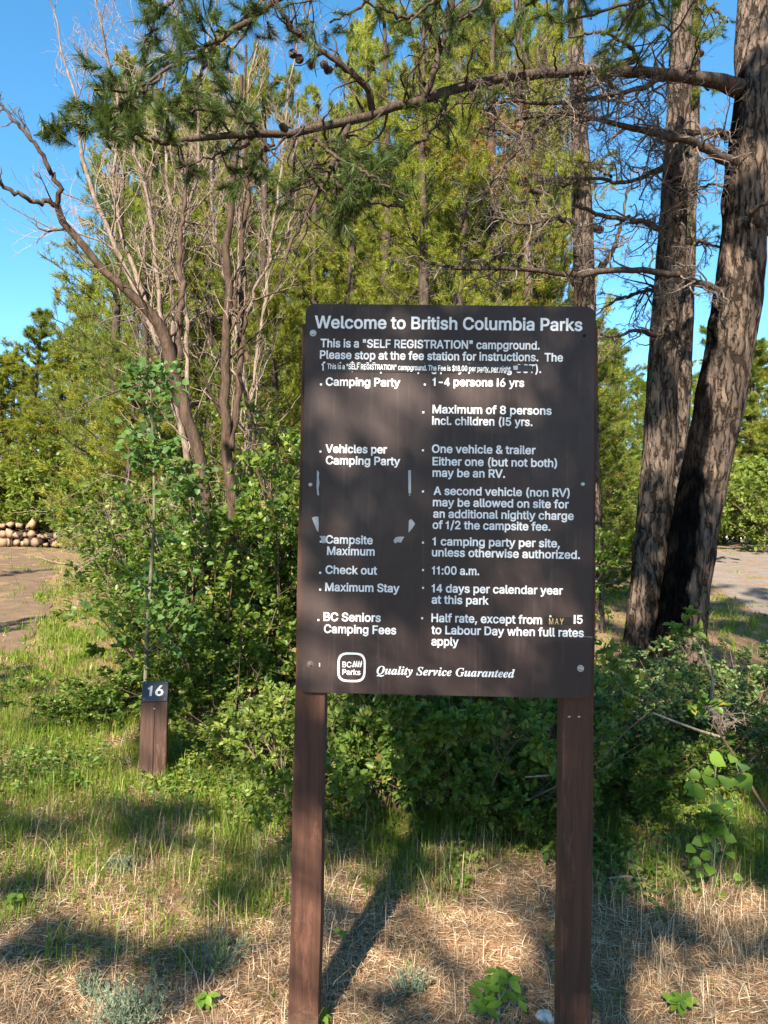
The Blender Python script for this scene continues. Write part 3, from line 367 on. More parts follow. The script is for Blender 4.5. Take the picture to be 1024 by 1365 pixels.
GL['u'] = (410, [[182, -5, 158, -3, 135, 2, 115, 11, 97, 23, 82, 39, 69, 59, 60, 82, 54, 109, 53, 139, 53, 379, 114, 379, 114, 144, 116, 117, 124, 94, 137, 75, 154, 61, 175, 53, 200, 50, 218, 51, 234, 55, 249, 62, 263, 71, 274, 83, 283, 97, 290, 113, 295, 132, 296, 153, 296, 379, 357, 379, 357, 0, 298, 0, 298, 92, 307, 92, 294, 60, 277, 35, 257, 17, 234, 5, 209, -3]])
GL['v'] = (389, [[163, 0, 17, 379, 84, 379, 165, 155, 187, 87, 206, 21, 184, 21, 203, 87, 224, 155, 305, 379, 371, 379, 226, 0]])
GL['w'] = (567, [[138, 0, 23, 379, 87, 379, 133, 214, 154, 137, 175, 41, 165, 41, 186, 135, 206, 214, 252, 379, 316, 379, 362, 214, 382, 136, 402, 41, 391, 41, 413, 135, 434, 214, 480, 379, 545, 379, 429, 0, 368, 0, 319, 172, 305, 225, 291, 280, 277, 338, 291, 338, 277, 280, 263, 225, 248, 172, 199, 0]])
GL['x'] = (378, [[21, 0, 171, 218, 171, 171, 29, 379, 100, 379, 147, 306, 179, 253, 207, 206, 175, 206, 202, 253, 233, 306, 282, 379, 352, 379, 209, 169, 209, 214, 358, 0, 287, 0, 231, 85, 200, 136, 173, 182, 205, 182, 178, 136, 148, 85, 91, 0]])
GL['y'] = (389, [[47, -139, 61, -86, 71, -87, 104, -89, 113, -86, 122, -81, 130, -74, 138, -64, 145, -51, 151, -36, 163, -1, 17, 379, 84, 379, 165, 155, 187, 87, 206, 21, 184, 21, 202, 87, 224, 155, 305, 379, 371, 379, 204, -58, 177, -107, 165, -119, 153, -128, 139, -136, 125, -141, 109, -144, 91, -145, 65, -143]])
GL['z'] = (380, [[42, 0, 42, 46, 254, 320, 254, 323, 48, 323, 48, 379, 333, 379, 333, 331, 126, 60, 126, 56, 339, 56, 339, 0]])
GL[' '] = (187, [])
GL['~G'] = (499, [[221, -11, 162, -6, 113, 11, 73, 39, 44, 76, 27, 122, 21, 175, 23, 208, 28, 240, 38, 271, 51, 301, 67, 330, 87, 357, 110, 382, 135, 404, 163, 422, 232, 452, 256, 458, 280, 462, 306, 463, 349, 459, 400, 447, 418, 444, 427, 446, 434, 452, 441, 463, 457, 463, 428, 317, 410, 317, 406, 354, 397, 384, 382, 408, 362, 425, 337, 435, 308, 439, 279, 434, 250, 421, 222, 400, 196, 370, 172, 333, 150, 287, 134, 238, 124, 190, 120, 144, 124, 106, 134, 73, 151, 48, 174, 29, 203, 18, 238, 14, 259, 16, 275, 21, 288, 29, 297, 40, 305, 55, 312, 74, 330, 144, 336, 179, 335, 189, 331, 196, 325, 201, 286, 207, 286, 223, 475, 223, 475, 206, 469, 206, 457, 205, 447, 200, 440, 191, 425, 150, 395, 31, 340, 7, 282, -7]])
GL['~Q'] = (478, [[259, -140, 236, -138, 208, -133, 176, -124, 145, -115, 120, -109, 101, -107, 56, -115, 32, -122, 25, -119, 21, -113, 40, -90, 134, -6, 98, 9, 69, 28, 47, 52, 31, 80, 22, 113, 19, 151, 21, 182, 26, 213, 34, 243, 46, 273, 60, 301, 77, 328, 96, 354, 117, 377, 140, 398, 164, 416, 189, 432, 216, 445, 243, 454, 271, 460, 298, 462, 346, 457, 386, 444, 417, 420, 440, 389, 454, 349, 459, 301, 457, 269, 452, 238, 443, 208, 432, 179, 417, 151, 401, 124, 382, 99, 361, 76, 339, 55, 315, 37, 291, 21, 265, 9, 239, -1, 213, -6, 187, -8, 167, -12, 134, -45, 147, -45, 188, -49, 241, -60, 320, -77, 360, -70, 395, -52, 426, -21, 439, -36, 415, -69, 389, -95, 361, -115, 330, -128, 296, -137], [181, 13, 203, 16, 224, 25, 244, 39, 263, 57, 281, 81, 297, 108, 312, 138, 325, 172, 337, 208, 351, 262, 360, 310, 363, 352, 360, 383, 352, 408, 338, 425, 319, 436, 294, 439, 265, 434, 237, 418, 212, 391, 187, 354, 165, 308, 144, 253, 128, 196, 119, 145, 116, 100, 118, 69, 126, 45, 139, 27, 158, 17]])
GL['~S'] = (369, [[154, -11, 126, -9, 94, -2, 58, 10, 38, 14, 24, 9, 9, -7, -9, -7, 26, 144, 45, 144, 45, 140, 48, 101, 56, 69, 71, 45, 91, 27, 115, 16, 145, 13, 160, 14, 174, 18, 187, 25, 198, 34, 208, 44, 217, 56, 223, 69, 226, 83, 228, 97, 227, 110, 223, 123, 218, 134, 190, 170, 142, 214, 98, 258, 76, 295, 70, 336, 72, 360, 78, 381, 88, 401, 102, 419, 118, 434, 137, 446, 159, 455, 182, 461, 208, 463, 248, 458, 296, 445, 312, 442, 323, 444, 333, 450, 342, 461, 360, 461, 328, 322, 308, 322, 309, 330, 309, 337, 308, 356, 304, 374, 298, 390, 289, 404, 279, 416, 267, 426, 254, 433, 239, 438, 224, 439, 205, 437, 189, 430, 174, 419, 162, 404, 155, 387, 153, 368, 155, 356, 159, 343, 166, 331, 197, 295, 219, 274, 242, 254, 262, 235, 279, 215, 293, 195, 303, 173, 310, 150, 312, 126, 307, 86, 293, 53, 270, 25, 239, 5, 200, -7]])
GL['~a'] = (336, [[53, -9, 33, -6, 16, 1, 1, 14, -10, 30, -17, 50, -19, 73, -17, 97, -13, 122, -5, 147, 5, 172, 17, 196, 32, 220, 48, 241, 65, 260, 84, 276, 112, 295, 139, 306, 165, 310, 189, 305, 205, 290, 214, 265, 225, 303, 297, 303, 241, 108, 232, 74, 228, 56, 229, 47, 233, 42, 238, 40, 251, 46, 267, 61, 285, 87, 300, 78, 265, 30, 231, 1, 197, -9, 174, -4, 160, 10, 155, 34, 157, 52, 162, 75, 145, 49, 128, 28, 111, 12, 93, 1, 74, -6], [93, 41, 103, 43, 113, 48, 124, 56, 152, 95, 176, 147, 192, 202, 198, 248, 195, 266, 186, 277, 172, 281, 162, 279, 151, 273, 141, 264, 109, 219, 83, 159, 70, 115, 65, 81, 68, 59, 77, 45]])
GL['~c'] = (277, [[93, -9, 63, -6, 38, 3, 17, 19, 3, 40, -6, 66, -9, 97, -7, 130, 2, 163, 16, 195, 35, 226, 59, 253, 88, 277, 118, 295, 149, 306, 179, 310, 201, 308, 220, 302, 235, 291, 247, 279, 254, 265, 257, 249, 255, 236, 251, 225, 245, 216, 236, 209, 226, 205, 214, 203, 203, 205, 194, 208, 186, 213, 181, 220, 177, 228, 176, 238, 182, 258, 189, 275, 187, 283, 182, 287, 173, 289, 162, 287, 151, 281, 139, 270, 107, 223, 84, 161, 75, 99, 76, 79, 81, 63, 88, 51, 98, 42, 109, 36, 123, 34, 150, 41, 177, 62, 204, 96, 222, 83, 183, 32, 140, 1]])
GL['~d'] = (334, [[55, -9, 35, -7, 17, 1, 3, 14, -7, 32, -13, 55, -15, 82, -14, 103, -10, 125, -4, 148, 29, 215, 44, 235, 60, 255, 78, 272, 107, 293, 135, 305, 164, 310, 182, 308, 198, 303, 213, 294, 238, 381, 242, 399, 243, 412, 242, 419, 239, 425, 234, 428, 205, 433, 205, 451, 271, 459, 343, 470, 237, 83, 232, 60, 230, 48, 231, 44, 233, 42, 238, 41, 255, 52, 281, 89, 297, 78, 246, 13, 231, 0, 215, -7, 198, -9, 175, -4, 162, 10, 157, 35, 164, 76, 147, 50, 130, 28, 113, 12, 95, 0, 76, -7], [96, 42, 106, 43, 117, 49, 127, 58, 156, 99, 180, 153, 196, 208, 201, 249, 199, 268, 191, 280, 177, 283, 169, 282, 159, 277, 149, 269, 120, 231, 93, 181, 74, 126, 66, 79, 67, 68, 70, 59, 75, 51, 81, 46, 88, 43]])
GL['~e'] = (269, [[87, -9, 60, -6, 36, 3, 16, 19, 1, 40, -8, 67, -11, 98, -9, 122, -3, 147, 6, 172, 18, 196, 32, 219, 49, 240, 68, 260, 88, 276, 109, 290, 131, 301, 154, 307, 176, 310, 197, 308, 215, 302, 230, 293, 241, 280, 247, 265, 249, 248, 244, 222, 230, 197, 207, 174, 173, 153, 131, 136, 79, 124, 75, 88, 76, 73, 80, 60, 87, 50, 96, 42, 108, 37, 122, 36, 147, 42, 171, 62, 195, 95, 214, 83, 194, 50, 171, 24, 145, 5, 118, -6], [84, 146, 104, 152, 123, 161, 140, 171, 156, 184, 169, 197, 179, 212, 187, 228, 192, 244, 193, 260, 187, 280, 171, 287, 156, 283, 141, 272, 126, 252, 110, 224, 96, 189]])
GL['~i'] = (194, [[132, 371, 120, 373, 109, 377, 100, 384, 93, 393, 89, 404, 87, 416, 89, 428, 93, 438, 100, 447, 109, 454, 120, 459, 132, 460, 143, 459, 154, 454, 163, 447, 170, 438, 175, 428, 176, 416, 175, 404, 170, 393, 163, 384, 154, 377, 143, 373], [49, -8, 35, -7, 23, -2, 13, 5, 6, 15, 2, 27, 1, 41, 4, 64, 10, 87, 44, 211, 51, 237, 53, 254, 50, 264, 41, 271, 26, 273, 19, 273, 19, 289, 89, 299, 150, 310, 89, 85, 84, 55, 85, 48, 89, 44, 95, 42, 107, 48, 123, 64, 142, 90, 155, 81, 121, 31, 85, 2]])
GL['~l'] = (173, [[40, -9, 25, -8, 13, -4, 3, 3, -4, 13, -9, 25, -10, 40, -8, 61, -2, 85, 77, 371, 87, 414, 84, 425, 74, 431, 58, 433, 52, 433, 52, 450, 183, 470, 79, 86, 75, 69, 73, 54, 74, 47, 77, 42, 83, 41, 96, 46, 112, 62, 131, 89, 144, 79, 126, 51, 109, 29, 93, 12, 76, 0, 59, -7]])
GL['~n'] = (357, [[213, -9, 188, -4, 173, 13, 168, 41, 175, 84, 197, 153, 220, 222, 226, 246, 224, 254, 220, 259, 213, 261, 189, 253, 163, 229, 136, 190, 97, 107, 66, 0, -14, 0, 42, 211, 50, 240, 52, 254, 49, 264, 39, 271, 24, 273, 18, 273, 17, 289, 151, 310, 116, 193, 141, 230, 164, 259, 187, 281, 209, 297, 232, 306, 256, 310, 284, 304, 301, 287, 306, 259, 301, 226, 285, 170, 248, 57, 250, 49, 254, 45, 260, 43, 266, 44, 273, 48, 279, 55, 304, 90, 319, 80, 300, 53, 282, 31, 266, 13, 249, 1, 231, -7]])
GL['~r'] = (261, [[-14, 0, 42, 211, 50, 240, 52, 254, 49, 264, 39, 271, 24, 273, 18, 273, 17, 289, 151, 310, 114, 189, 144, 243, 171, 280, 197, 302, 222, 310, 243, 305, 255, 290, 259, 265, 258, 251, 255, 240, 249, 230, 241, 223, 232, 219, 220, 218, 208, 220, 196, 227, 186, 238, 180, 241, 165, 234, 148, 212, 127, 175, 95, 97, 66, 0]])
GL['~t'] = (185, [[30, -9, 5, -4, -10, 12, -15, 39, -14, 52, -11, 70, 45, 273, 13, 273, 13, 297, 58, 319, 98, 353, 134, 398, 162, 398, 134, 300, 187, 300, 179, 273, 126, 273, 77, 103, 70, 77, 67, 56, 68, 48, 72, 43, 77, 41, 90, 47, 107, 65, 128, 95, 144, 85, 125, 56, 107, 33, 88, 14, 70, 1, 50, -7]])
GL['~u'] = (357, [[46, -9, 18, -4, 1, 13, -5, 41, 0, 75, 15, 130, 38, 211, 46, 254, 43, 264, 34, 271, 19, 273, 13, 273, 12, 289, 73, 298, 146, 310, 81, 79, 76, 53, 77, 46, 82, 41, 89, 40, 113, 48, 138, 72, 167, 113, 194, 167, 217, 230, 236, 301, 316, 301, 251, 57, 254, 48, 261, 44, 267, 45, 273, 49, 280, 56, 292, 70, 306, 91, 321, 81, 302, 53, 284, 31, 268, 13, 251, 1, 233, -7, 215, -9, 202, -8, 191, -4, 182, 4, 175, 14, 171, 26, 169, 40, 181, 103, 158, 68, 136, 40, 114, 18, 92, 3, 70, -6]])
GL['~v'] = (284, [[48, -9, 48, 26, 45, 155, 38, 229, 30, 255, 19, 270, 5, 274, -1, 273, -2, 291, 97, 310, 103, 303, 109, 284, 115, 251, 119, 210, 122, 166, 123, 118, 123, 89, 160, 132, 185, 169, 196, 188, 202, 203, 204, 213, 203, 221, 198, 231, 189, 240, 181, 251, 176, 261, 175, 271, 176, 282, 180, 291, 186, 299, 194, 305, 203, 308, 214, 310, 225, 308, 235, 304, 243, 298, 249, 289, 253, 278, 254, 265, 250, 237, 237, 205, 215, 167, 185, 125, 146, 78, 97, 27, 62, -9]])
GL['~y'] = (281, [[-30, -140, -44, -139, -56, -135, -66, -129, -74, -120, -78, -110, -80, -99, -79, -89, -75, -80, -69, -72, -60, -66, -51, -62, -41, -61, -32, -62, -21, -66, -8, -73, 20, -85, 38, -77, 58, -56, 76, -30, 83, -6, 79, 30, 70, 90, 58, 156, 44, 213, 33, 251, 24, 269, 18, 274, 10, 276, -1, 277, -9, 276, -9, 294, 22, 298, 48, 304, 85, 310, 95, 303, 104, 285, 112, 254, 127, 181, 148, 75, 179, 136, 198, 181, 205, 211, 203, 220, 197, 229, 187, 238, 176, 247, 170, 257, 168, 269, 169, 280, 173, 290, 179, 298, 188, 305, 198, 308, 210, 310, 222, 308, 232, 304, 240, 298, 246, 289, 249, 278, 251, 265, 241, 219, 214, 152, 174, 74, 126, -5, 74, -74, 20, -122, 3, -132, -14, -138]])
# hand-set plain figures
GL['I'] = (205, [[68, 0, 68, 505, 137, 505, 137, 0]])
GL['1'] = (330, [[135, 0, 135, 352, 38, 352, 38, 398, 85, 404, 118, 420, 140, 455, 148, 492, 200, 492, 200, 0]])
GL['4'] = (400, [[228, 0, 228, 112, 22, 112, 22, 172, 222, 492, 290, 492, 290, 168, 350, 168, 350, 112, 290, 112, 290, 0], [228, 168, 228, 398, 84, 168]])

# ------------------------------------------------------------------ materials of the made things
def flat_mat(name, col, rough=0.5, spec=0.4, metal=0.0, wear=None, bumps=0.0, sc=20):
    m, nt, bs = new_mat(name, rough, spec); bs.inputs['Metallic'].default_value = metal
    v = coords(nt); n = noise_node(nt, sc, v, 6, 0.6)
    c = ramp_cols(nt, n, [(0.3, tuple(x * 0.85 for x in col)), (0.7, tuple(min(1, x * 1.12) for x in col))])
    if wear: c = mixc(nt, ramp_cols(nt, noise_node(nt, sc * 2.5, v, 8, 0.75), [(0.62, (0, 0, 0)), (0.70, (1, 1, 1))]), c, wear)
    nt.links.new(c, bs.inputs['Base Color'])
    if bumps: bump(nt, n, bumps, 0.003, bs)
    return m
def panel_mat():
    m, nt, bs = new_mat('brown_sign_paint', 0.42, 0.22)
    v = coords(nt); n = noise_node(nt, 5, v, 6, 0.6); n2 = noise_node(nt, 90, v, 3, 0.6)
    c = ramp_cols(nt, n, [(0.3, (0.031, 0.0205, 0.019)), (0.7, (0.043, 0.028, 0.0255))])
    # faint pale scuffs and rain streaks
    vs2 = coords(nt, (60, 60, 3)); st = noise_node(nt, 1.0, vs2, 4, 0.6)
    c = mixc(nt, ramp_cols(nt, st, [(0.55, (0, 0, 0)), (0.80, (0.40, 0.40, 0.40))]), c, (0.105, 0.083, 0.078))
    sp = noise_node(nt, 160, v, 2, 0.5)
    c = mixc(nt, ramp_cols(nt, sp, [(0.73, (0, 0, 0)), (0.78, (0.5, 0.5, 0.5))]), c, (0.24, 0.21, 0.19))
    big = noise_node(nt, 2.2, coords(nt, (1, 1, 0.6)), 8, 0.75); c = mixc(nt, ramp_cols(nt, big, [(0.50, (0, 0, 0)), (0.68, (0.35,) * 3)]), c, (0.085, 0.068, 0.060))
    nt.links.new(c, bs.inputs['Base Color'])
    r = ramp_cols(nt, n, [(0.3, (0.36,) * 3), (0.7, (0.52,) * 3)]); nt.links.new(r, bs.inputs['Roughness'])
    bump(nt, n2, 0.06, 0.002, bs); return m
def post_mat(name, dark, light, rough=0.7):
    m, nt, bs = new_mat(name, rough, 0.3)
    v = coords(nt, (28, 28, 1.3)); n = noise_node(nt, 2.0, v, 8, 0.65, 0.8)
    v2 = coords(nt, (120, 120, 4)); n2 = noise_node(nt, 1.5, v2, 4, 0.6)
    c = ramp_cols(nt, n, [(0.3, dark), (0.65, light)])
    c = mixc(nt, ramp_cols(nt, n2, [(0.60, (0, 0, 0)), (0.75, (0.5, 0.5, 0.5))]), c, tuple(x * 0.45 for x in dark))
    k = noise_node(nt, 45, coords(nt, (1, 1, 0.5)), 3, 0.6)
    c = mixc(nt, ramp_cols(nt, k, [(0.74, (0, 0, 0)), (0.78, (0.7, 0.7, 0.7))]), c, (0.22, 0.17, 0.14))
    pe = noise_node(nt, 9, coords(nt, (1, 1, 0.22)), 9, 0.8); c = mixc(nt, ramp_cols(nt, pe, [(0.56, (0, 0, 0)), (0.62, (0.55,) * 3)]), c, tuple(x * 1.9 for x in light))
    # dust and soil splashed up from the ground
    tz = nt.nodes.new('ShaderNodeTexCoord'); sz = nt.nodes.new('ShaderNodeSeparateXYZ'); nt.links.new(tz.outputs['Object'], sz.inputs[0])
    az = nt.nodes.new('ShaderNodeMath'); az.operation = 'MULTIPLY_ADD'; az.inputs[1].default_value = -3.2; az.inputs[2].default_value = 0.35; nt.links.new(sz.outputs[2], az.inputs[0])
    aa = nt.nodes.new('ShaderNodeMath'); aa.operation = 'ADD'; nt.links.new(az.outputs[0], aa.inputs[0]); nt.links.new(noise_node(nt, 30, coords(nt), 5, 0.7), aa.inputs[1])
    c = mixc(nt, ramp_cols(nt, aa.outputs[0], [(0.55, (0, 0, 0)), (0.95, (0.6,) * 3)]), c, (0.20, 0.135, 0.085))
    nt.links.new(c, bs.inputs['Base Color'])
    h = nt.nodes.new('ShaderNodeMath'); h.operation = 'MULTIPLY_ADD'; h.inputs[1].default_value = 0.6; nt.links.new(n2, h.inputs[0]); nt.links.new(n, h.inputs[2])
    bump(nt, h.outputs[0], 0.5, 0.004, bs); return m
M['panel'] = panel_mat()
M['post'] = post_mat('brown_post_paint', (0.040, 0.017, 0.011), (0.080, 0.034, 0.020))
M['post2'] = post_mat('brown_marker_paint', (0.032, 0.017, 0.013), (0.085, 0.044, 0.031))
M['white'] = flat_mat('white_vinyl', (0.78, 0.78, 0.78), 0.5, 0.3, wear=(0.62, 0.60, 0.58), sc=45)
M['off_white'] = flat_mat('aged_white_vinyl', (0.55, 0.56, 0.52), 0.5, 0.3, sc=60)
M['gold'] = flat_mat('gold_paint', (0.50, 0.36, 0.16), 0.5, 0.3, sc=60)
M['tape'] = flat_mat('black_label_tape', (0.012, 0.009, 0.008), 0.35, 0.4, wear=(0.10, 0.07, 0.05), sc=25)
M['residue'] = flat_mat('grey_tape_residue', (0.36, 0.37, 0.38), 0.7, 0.2, wear=(0.14, 0.11, 0.10), sc=45)
M['steel'] = flat_mat('galvanised_steel', (0.42, 0.42, 0.42), 0.42, 0.5, 0.7, sc=120)
M['rust'] = flat_mat('rusty_steel', (0.12, 0.09, 0.08), 0.6, 0.4, 0.3, wear=(0.25, 0.2, 0.17), sc=120)
M['hole'] = flat_mat('dark_hole', (0.01, 0.01, 0.01), 0.9, 0.1)
M['plaque'] = flat_mat('dark_plaque_paint', (0.050, 0.050, 0.052), 0.30, 0.5, wear=(0.14, 0.12, 0.11), sc=30)

# ------------------------------------------------------------------ lettering
def outline(c): return [(c[i] / 1000, c[i + 1] / 1000) for i in range(0, len(c), 2)]
CAP_H = max(p[1] for c in GL['H'][1] for p in outline(c))
def grow(c, w):
    """move a closed outline outwards by w (the font winds its outer contours clockwise)"""
    n = len(c); out = []
    for i in range(n):
        a, b, d = Vector(c[i - 1]), Vector(c[i]), Vector(c[(i + 1) % n]); e1 = (b - a).normalized(); e2 = (d - b).normalized()
        n1 = Vector((-e1.y, e1.x)); n2 = Vector((-e2.y, e2.x)); m = n1 + n2
        k = min(2.0, 2.0 / max(m.length_squared, 1e-6)); out.append(b + m * k * w)
    return out
def winding(p, c):
    w = 0; n = len(c)
    for i in range(n):
        a, b = c[i], c[(i + 1) % n]; cr = (b[0] - a[0]) * (p[1] - a[1]) - (p[0] - a[0]) * (b[1] - a[1])
        if a[1] <= p[1] < b[1] and cr > 0: w += 1
        elif b[1] <= p[1] < a[1] and cr < 0: w -= 1
    return w
GLYPH_CACHE = {}
def glyph(k, bold):
    if (k, bold) in GLYPH_CACHE: return GLYPH_CACHE[(k, bold)]
    cs = [outline(c) for c in GL[k][1]]
    area = [sum(c[i - 1][0] * c[i][1] - c[i][0] * c[i - 1][1] for i in range(len(c))) for c in cs]
    sgn = 1.0 if max(area, key=abs) < 0 else -1.0
    if k in ('1', '4', 'I'):                               # hand-set: make holes wind against their outline
        cs = [c if (a < 0) == (i == 0) else c[::-1] for i, (c, a) in enumerate(zip(cs, area))]; sgn = 1.0
    cs = [grow(c, bold * sgn) for c in cs]
    co = []; ed = []
    for c in cs:
        b = len(co); co += c; ed += [(b + i, b + (i + 1) % len(c)) for i in range(len(c))]
    r = delaunay_2d_cdt(co, ed, [], 0, 1e-5); V = [tuple(v) for v in r[0]]; T = []
    for f in r[2]:
        p = (sum(V[i][0] for i in f) / 3, sum(V[i][1] for i in f) / 3)
        if sum(winding(p, c) for c in cs) != 0: T.append(tuple(f))
    GLYPH_CACHE[(k, bold)] = (np.array(V), np.array(T)); return GLYPH_CACHE[(k, bold)]
def text_mesh(text, u0, u1, v, cap, mat, bold=0.019, prefix='', gap=0.0, slope=0.0):
    x = 0.0; VV = []; FF = []; n = 0
    for ch in text:
        k = prefix + ch if prefix + ch in GL else ch
        if GL[k][1]:
            V, T = glyph(k, bold); VV.append(V + [x, 0]); FF.append(T + n); n += len(V)
        x += GL[k][0] / 1000 + gap
    a = np.concatenate(VV); F = np.concatenate(FF); x0, x1 = a[:, 0].min(), a[:, 0].max(); kx = (u1 - u0) / (x1 - x0); ky = cap / (CAP_H + 2 * bold)
    V = np.stack([u0 + (a[:, 0] - x0) * kx, np.zeros(len(a)), v + (a[:, 1] + bold) * ky + slope * (a[:, 0] - x0) * kx], 1)
    me = mesh_np('lettering', V, [F], [mat])
    if sum(p.normal.y for p in me.polygons) > 0: me.flip_normals()
    return me

# ------------------------------------------------------------------ the campground sign
PL = at(402.5, 666, 2.409); PR = at(791.5, 668, 2.386)
SX = Vector((PR.x - PL.x, PR.y - PL.y, 0)).normalized(); SN = Vector((SX.y, -SX.x, 0))        # right along the board, and out of its face
S_MID = (PL + PR) / 2
S_TOP = at(599, 406.5, S_MID.y).z; S_BOT = at(595, 927.5, S_MID.y).z; S_W = (PR - PL).length
S0 = Vector((S_MID.x, S_MID.y, 0.0)); S_RZ = math.atan2(SX.y, SX.x)
def on_board(px, py):
    """board coordinates (right, up) under a photo pixel"""
    v = CROT @ Vector(((px - 512.0) / FPX, (682.5 - py) / FPX, -1.0))
    t = (S0 - EYE).dot(SN) / v.dot(SN); p = EYE + v * t
    return (p - S0).dot(SX), p.z
sign = thing('campground_sign', 'large brown campground notice board with white lettering on two square wooden posts', 'sign', S0, S_RZ)
def rounded(w, h, r, n=8):
    pts = []
    for cx, cz, a0 in ((w / 2 - r, h / 2 - r, 0), (-w / 2 + r, h / 2 - r, 90), (-w / 2 + r, -h / 2 + r, 180), (w / 2 - r, -h / 2 + r, 270)):
        for k in range(n + 1):
            a = math.radians(a0 + 90 * k / n); pts.append((cx + r * math.cos(a), cz + r * math.sin(a)))
    return pts
def prism(pts, y0, y1, bevel=0.0):
    bm = bmesh.new(); vs_ = [bm.verts.new((a, y0, b)) for a, b in pts]; f = bm.faces.new(vs_)
    r = bmesh.ops.extrude_face_region(bm, geom=[f]); nv = [g for g in r['geom'] if isinstance(g, bmesh.types.BMVert)]
    for v in nv: v.co.y = y1
    bmesh.ops.recalc_face_normals(bm, faces=bm.faces)
    if bevel:
        e = [e for e in bm.edges if abs(e.verts[0].co.y - e.verts[1].co.y) < 1e-6]
        bmesh.ops.bevel(bm, geom=e, offset=bevel, segments=2, affect='EDGES')
    return bm
hgt = S_TOP - S_BOT; zc = (S_TOP + S_BOT) / 2
bm = prism([(a, b + zc) for a, b in rounded(S_W, hgt, 0.030)], 0.0, 0.014, 0.0015)
panel = bm_obj('panel', bm, M['panel'], sign)
PW = 0.094
def post_at(px, py):
    u, z = on_board(px, py); return u * 1.028
for px, top in ((417.0, S_TOP - 0.06), (768.5, S_TOP - 0.06)):
    u = post_at(px, 935)
    bm = box(u, 0.016 + PW / 2, (top - 0.30) / 2, PW, PW, top + 0.30, 0.004)
    bmesh.ops.subdivide_edges(bm, edges=[e for e in bm.edges if abs(e.verts[0].co.z - e.verts[1].co.z) > 0.5], cuts=24)
    for v in bm.verts:
        v.co.x += 0.0012 * math.sin(v.co.z * 9 + u * 5); v.co.y += 0.0010 * math.sin(v.co.z * 7 + u * 3)
    post = bm_obj('post', bm, M['post'], sign)
    # nail heads and a knot on the post
    for k in range(2 if px > 600 else 0):
        a, z = on_board(757 + 13 * k, 957)
        b2 = bmesh.new(); bmesh.ops.create_icosphere(b2, subdivisions=1, radius=0.0045)
        for v in b2.verts: v.co = Vector((v.co.x * 1.2 + a * 1.02, v.co.y * 0.4 + 0.0155, v.co.z * 0.7 + z))
        bm_obj('nail', b2, M['steel'], post)
def bolt(px, py, mat, r=0.0105, ring=True):
    u, z = on_board(px, py); bm = bmesh.new()
    if ring:
        prof = [(r, 0.0), (r, -0.0018), (r * 0.70, -0.0020), (r * 0.64, -0.0010), (r * 0.60, -0.0052), (r * 0.35, -0.0068), (0.0001, -0.0072)]
    else: prof = [(r * 0.75, 0.0), (r * 0.7, -0.003), (r * 0.4, -0.0048), (0.0001, -0.0052)]
    rows = [[bm.verts.new((u + q * math.cos(t * math.pi / 8), y, z + q * math.sin(t * math.pi / 8))) for t in range(16)] for q, y in prof]
    for a, b in zip(rows, rows[1:]):
        for t in range(16): bm.faces.new((a[t], a[(t + 1) % 16], b[(t + 1) % 16], b[t]))
    bmesh.ops.recalc_face_normals(bm, faces=bm.faces)
    return bm_obj('bolt', bm, mat, sign)
bolt(417.5, 444, M['steel']); bolt(414, 646, M['steel'], 0.009, False); bolt(777, 645.5, M['steel'], 0.009, False)
bolt(413.5, 885.5, M['rust']); bolt(774, 891, M['steel'])
def patch(name, pts, y, mat, parent, thick=0.0004):
    q = [on_board(*p) for p in pts]; return bm_obj(name, prism(q, y - thick, y), mat, parent)
hole = [(779 + 2.0 * math.cos(t), 447.5 + 2.0 * math.sin(t)) for t in [k * math.pi / 5 for k in range(10)]]
patch('bolt_hole', hole, -0.0004, M['hole'], panel, 0.0004)
patch('bolt_hole', [(425.2, 883.6), (427, 883.8), (426.8, 889), (425.4, 888.6)], -0.0004, M['residue'], panel)

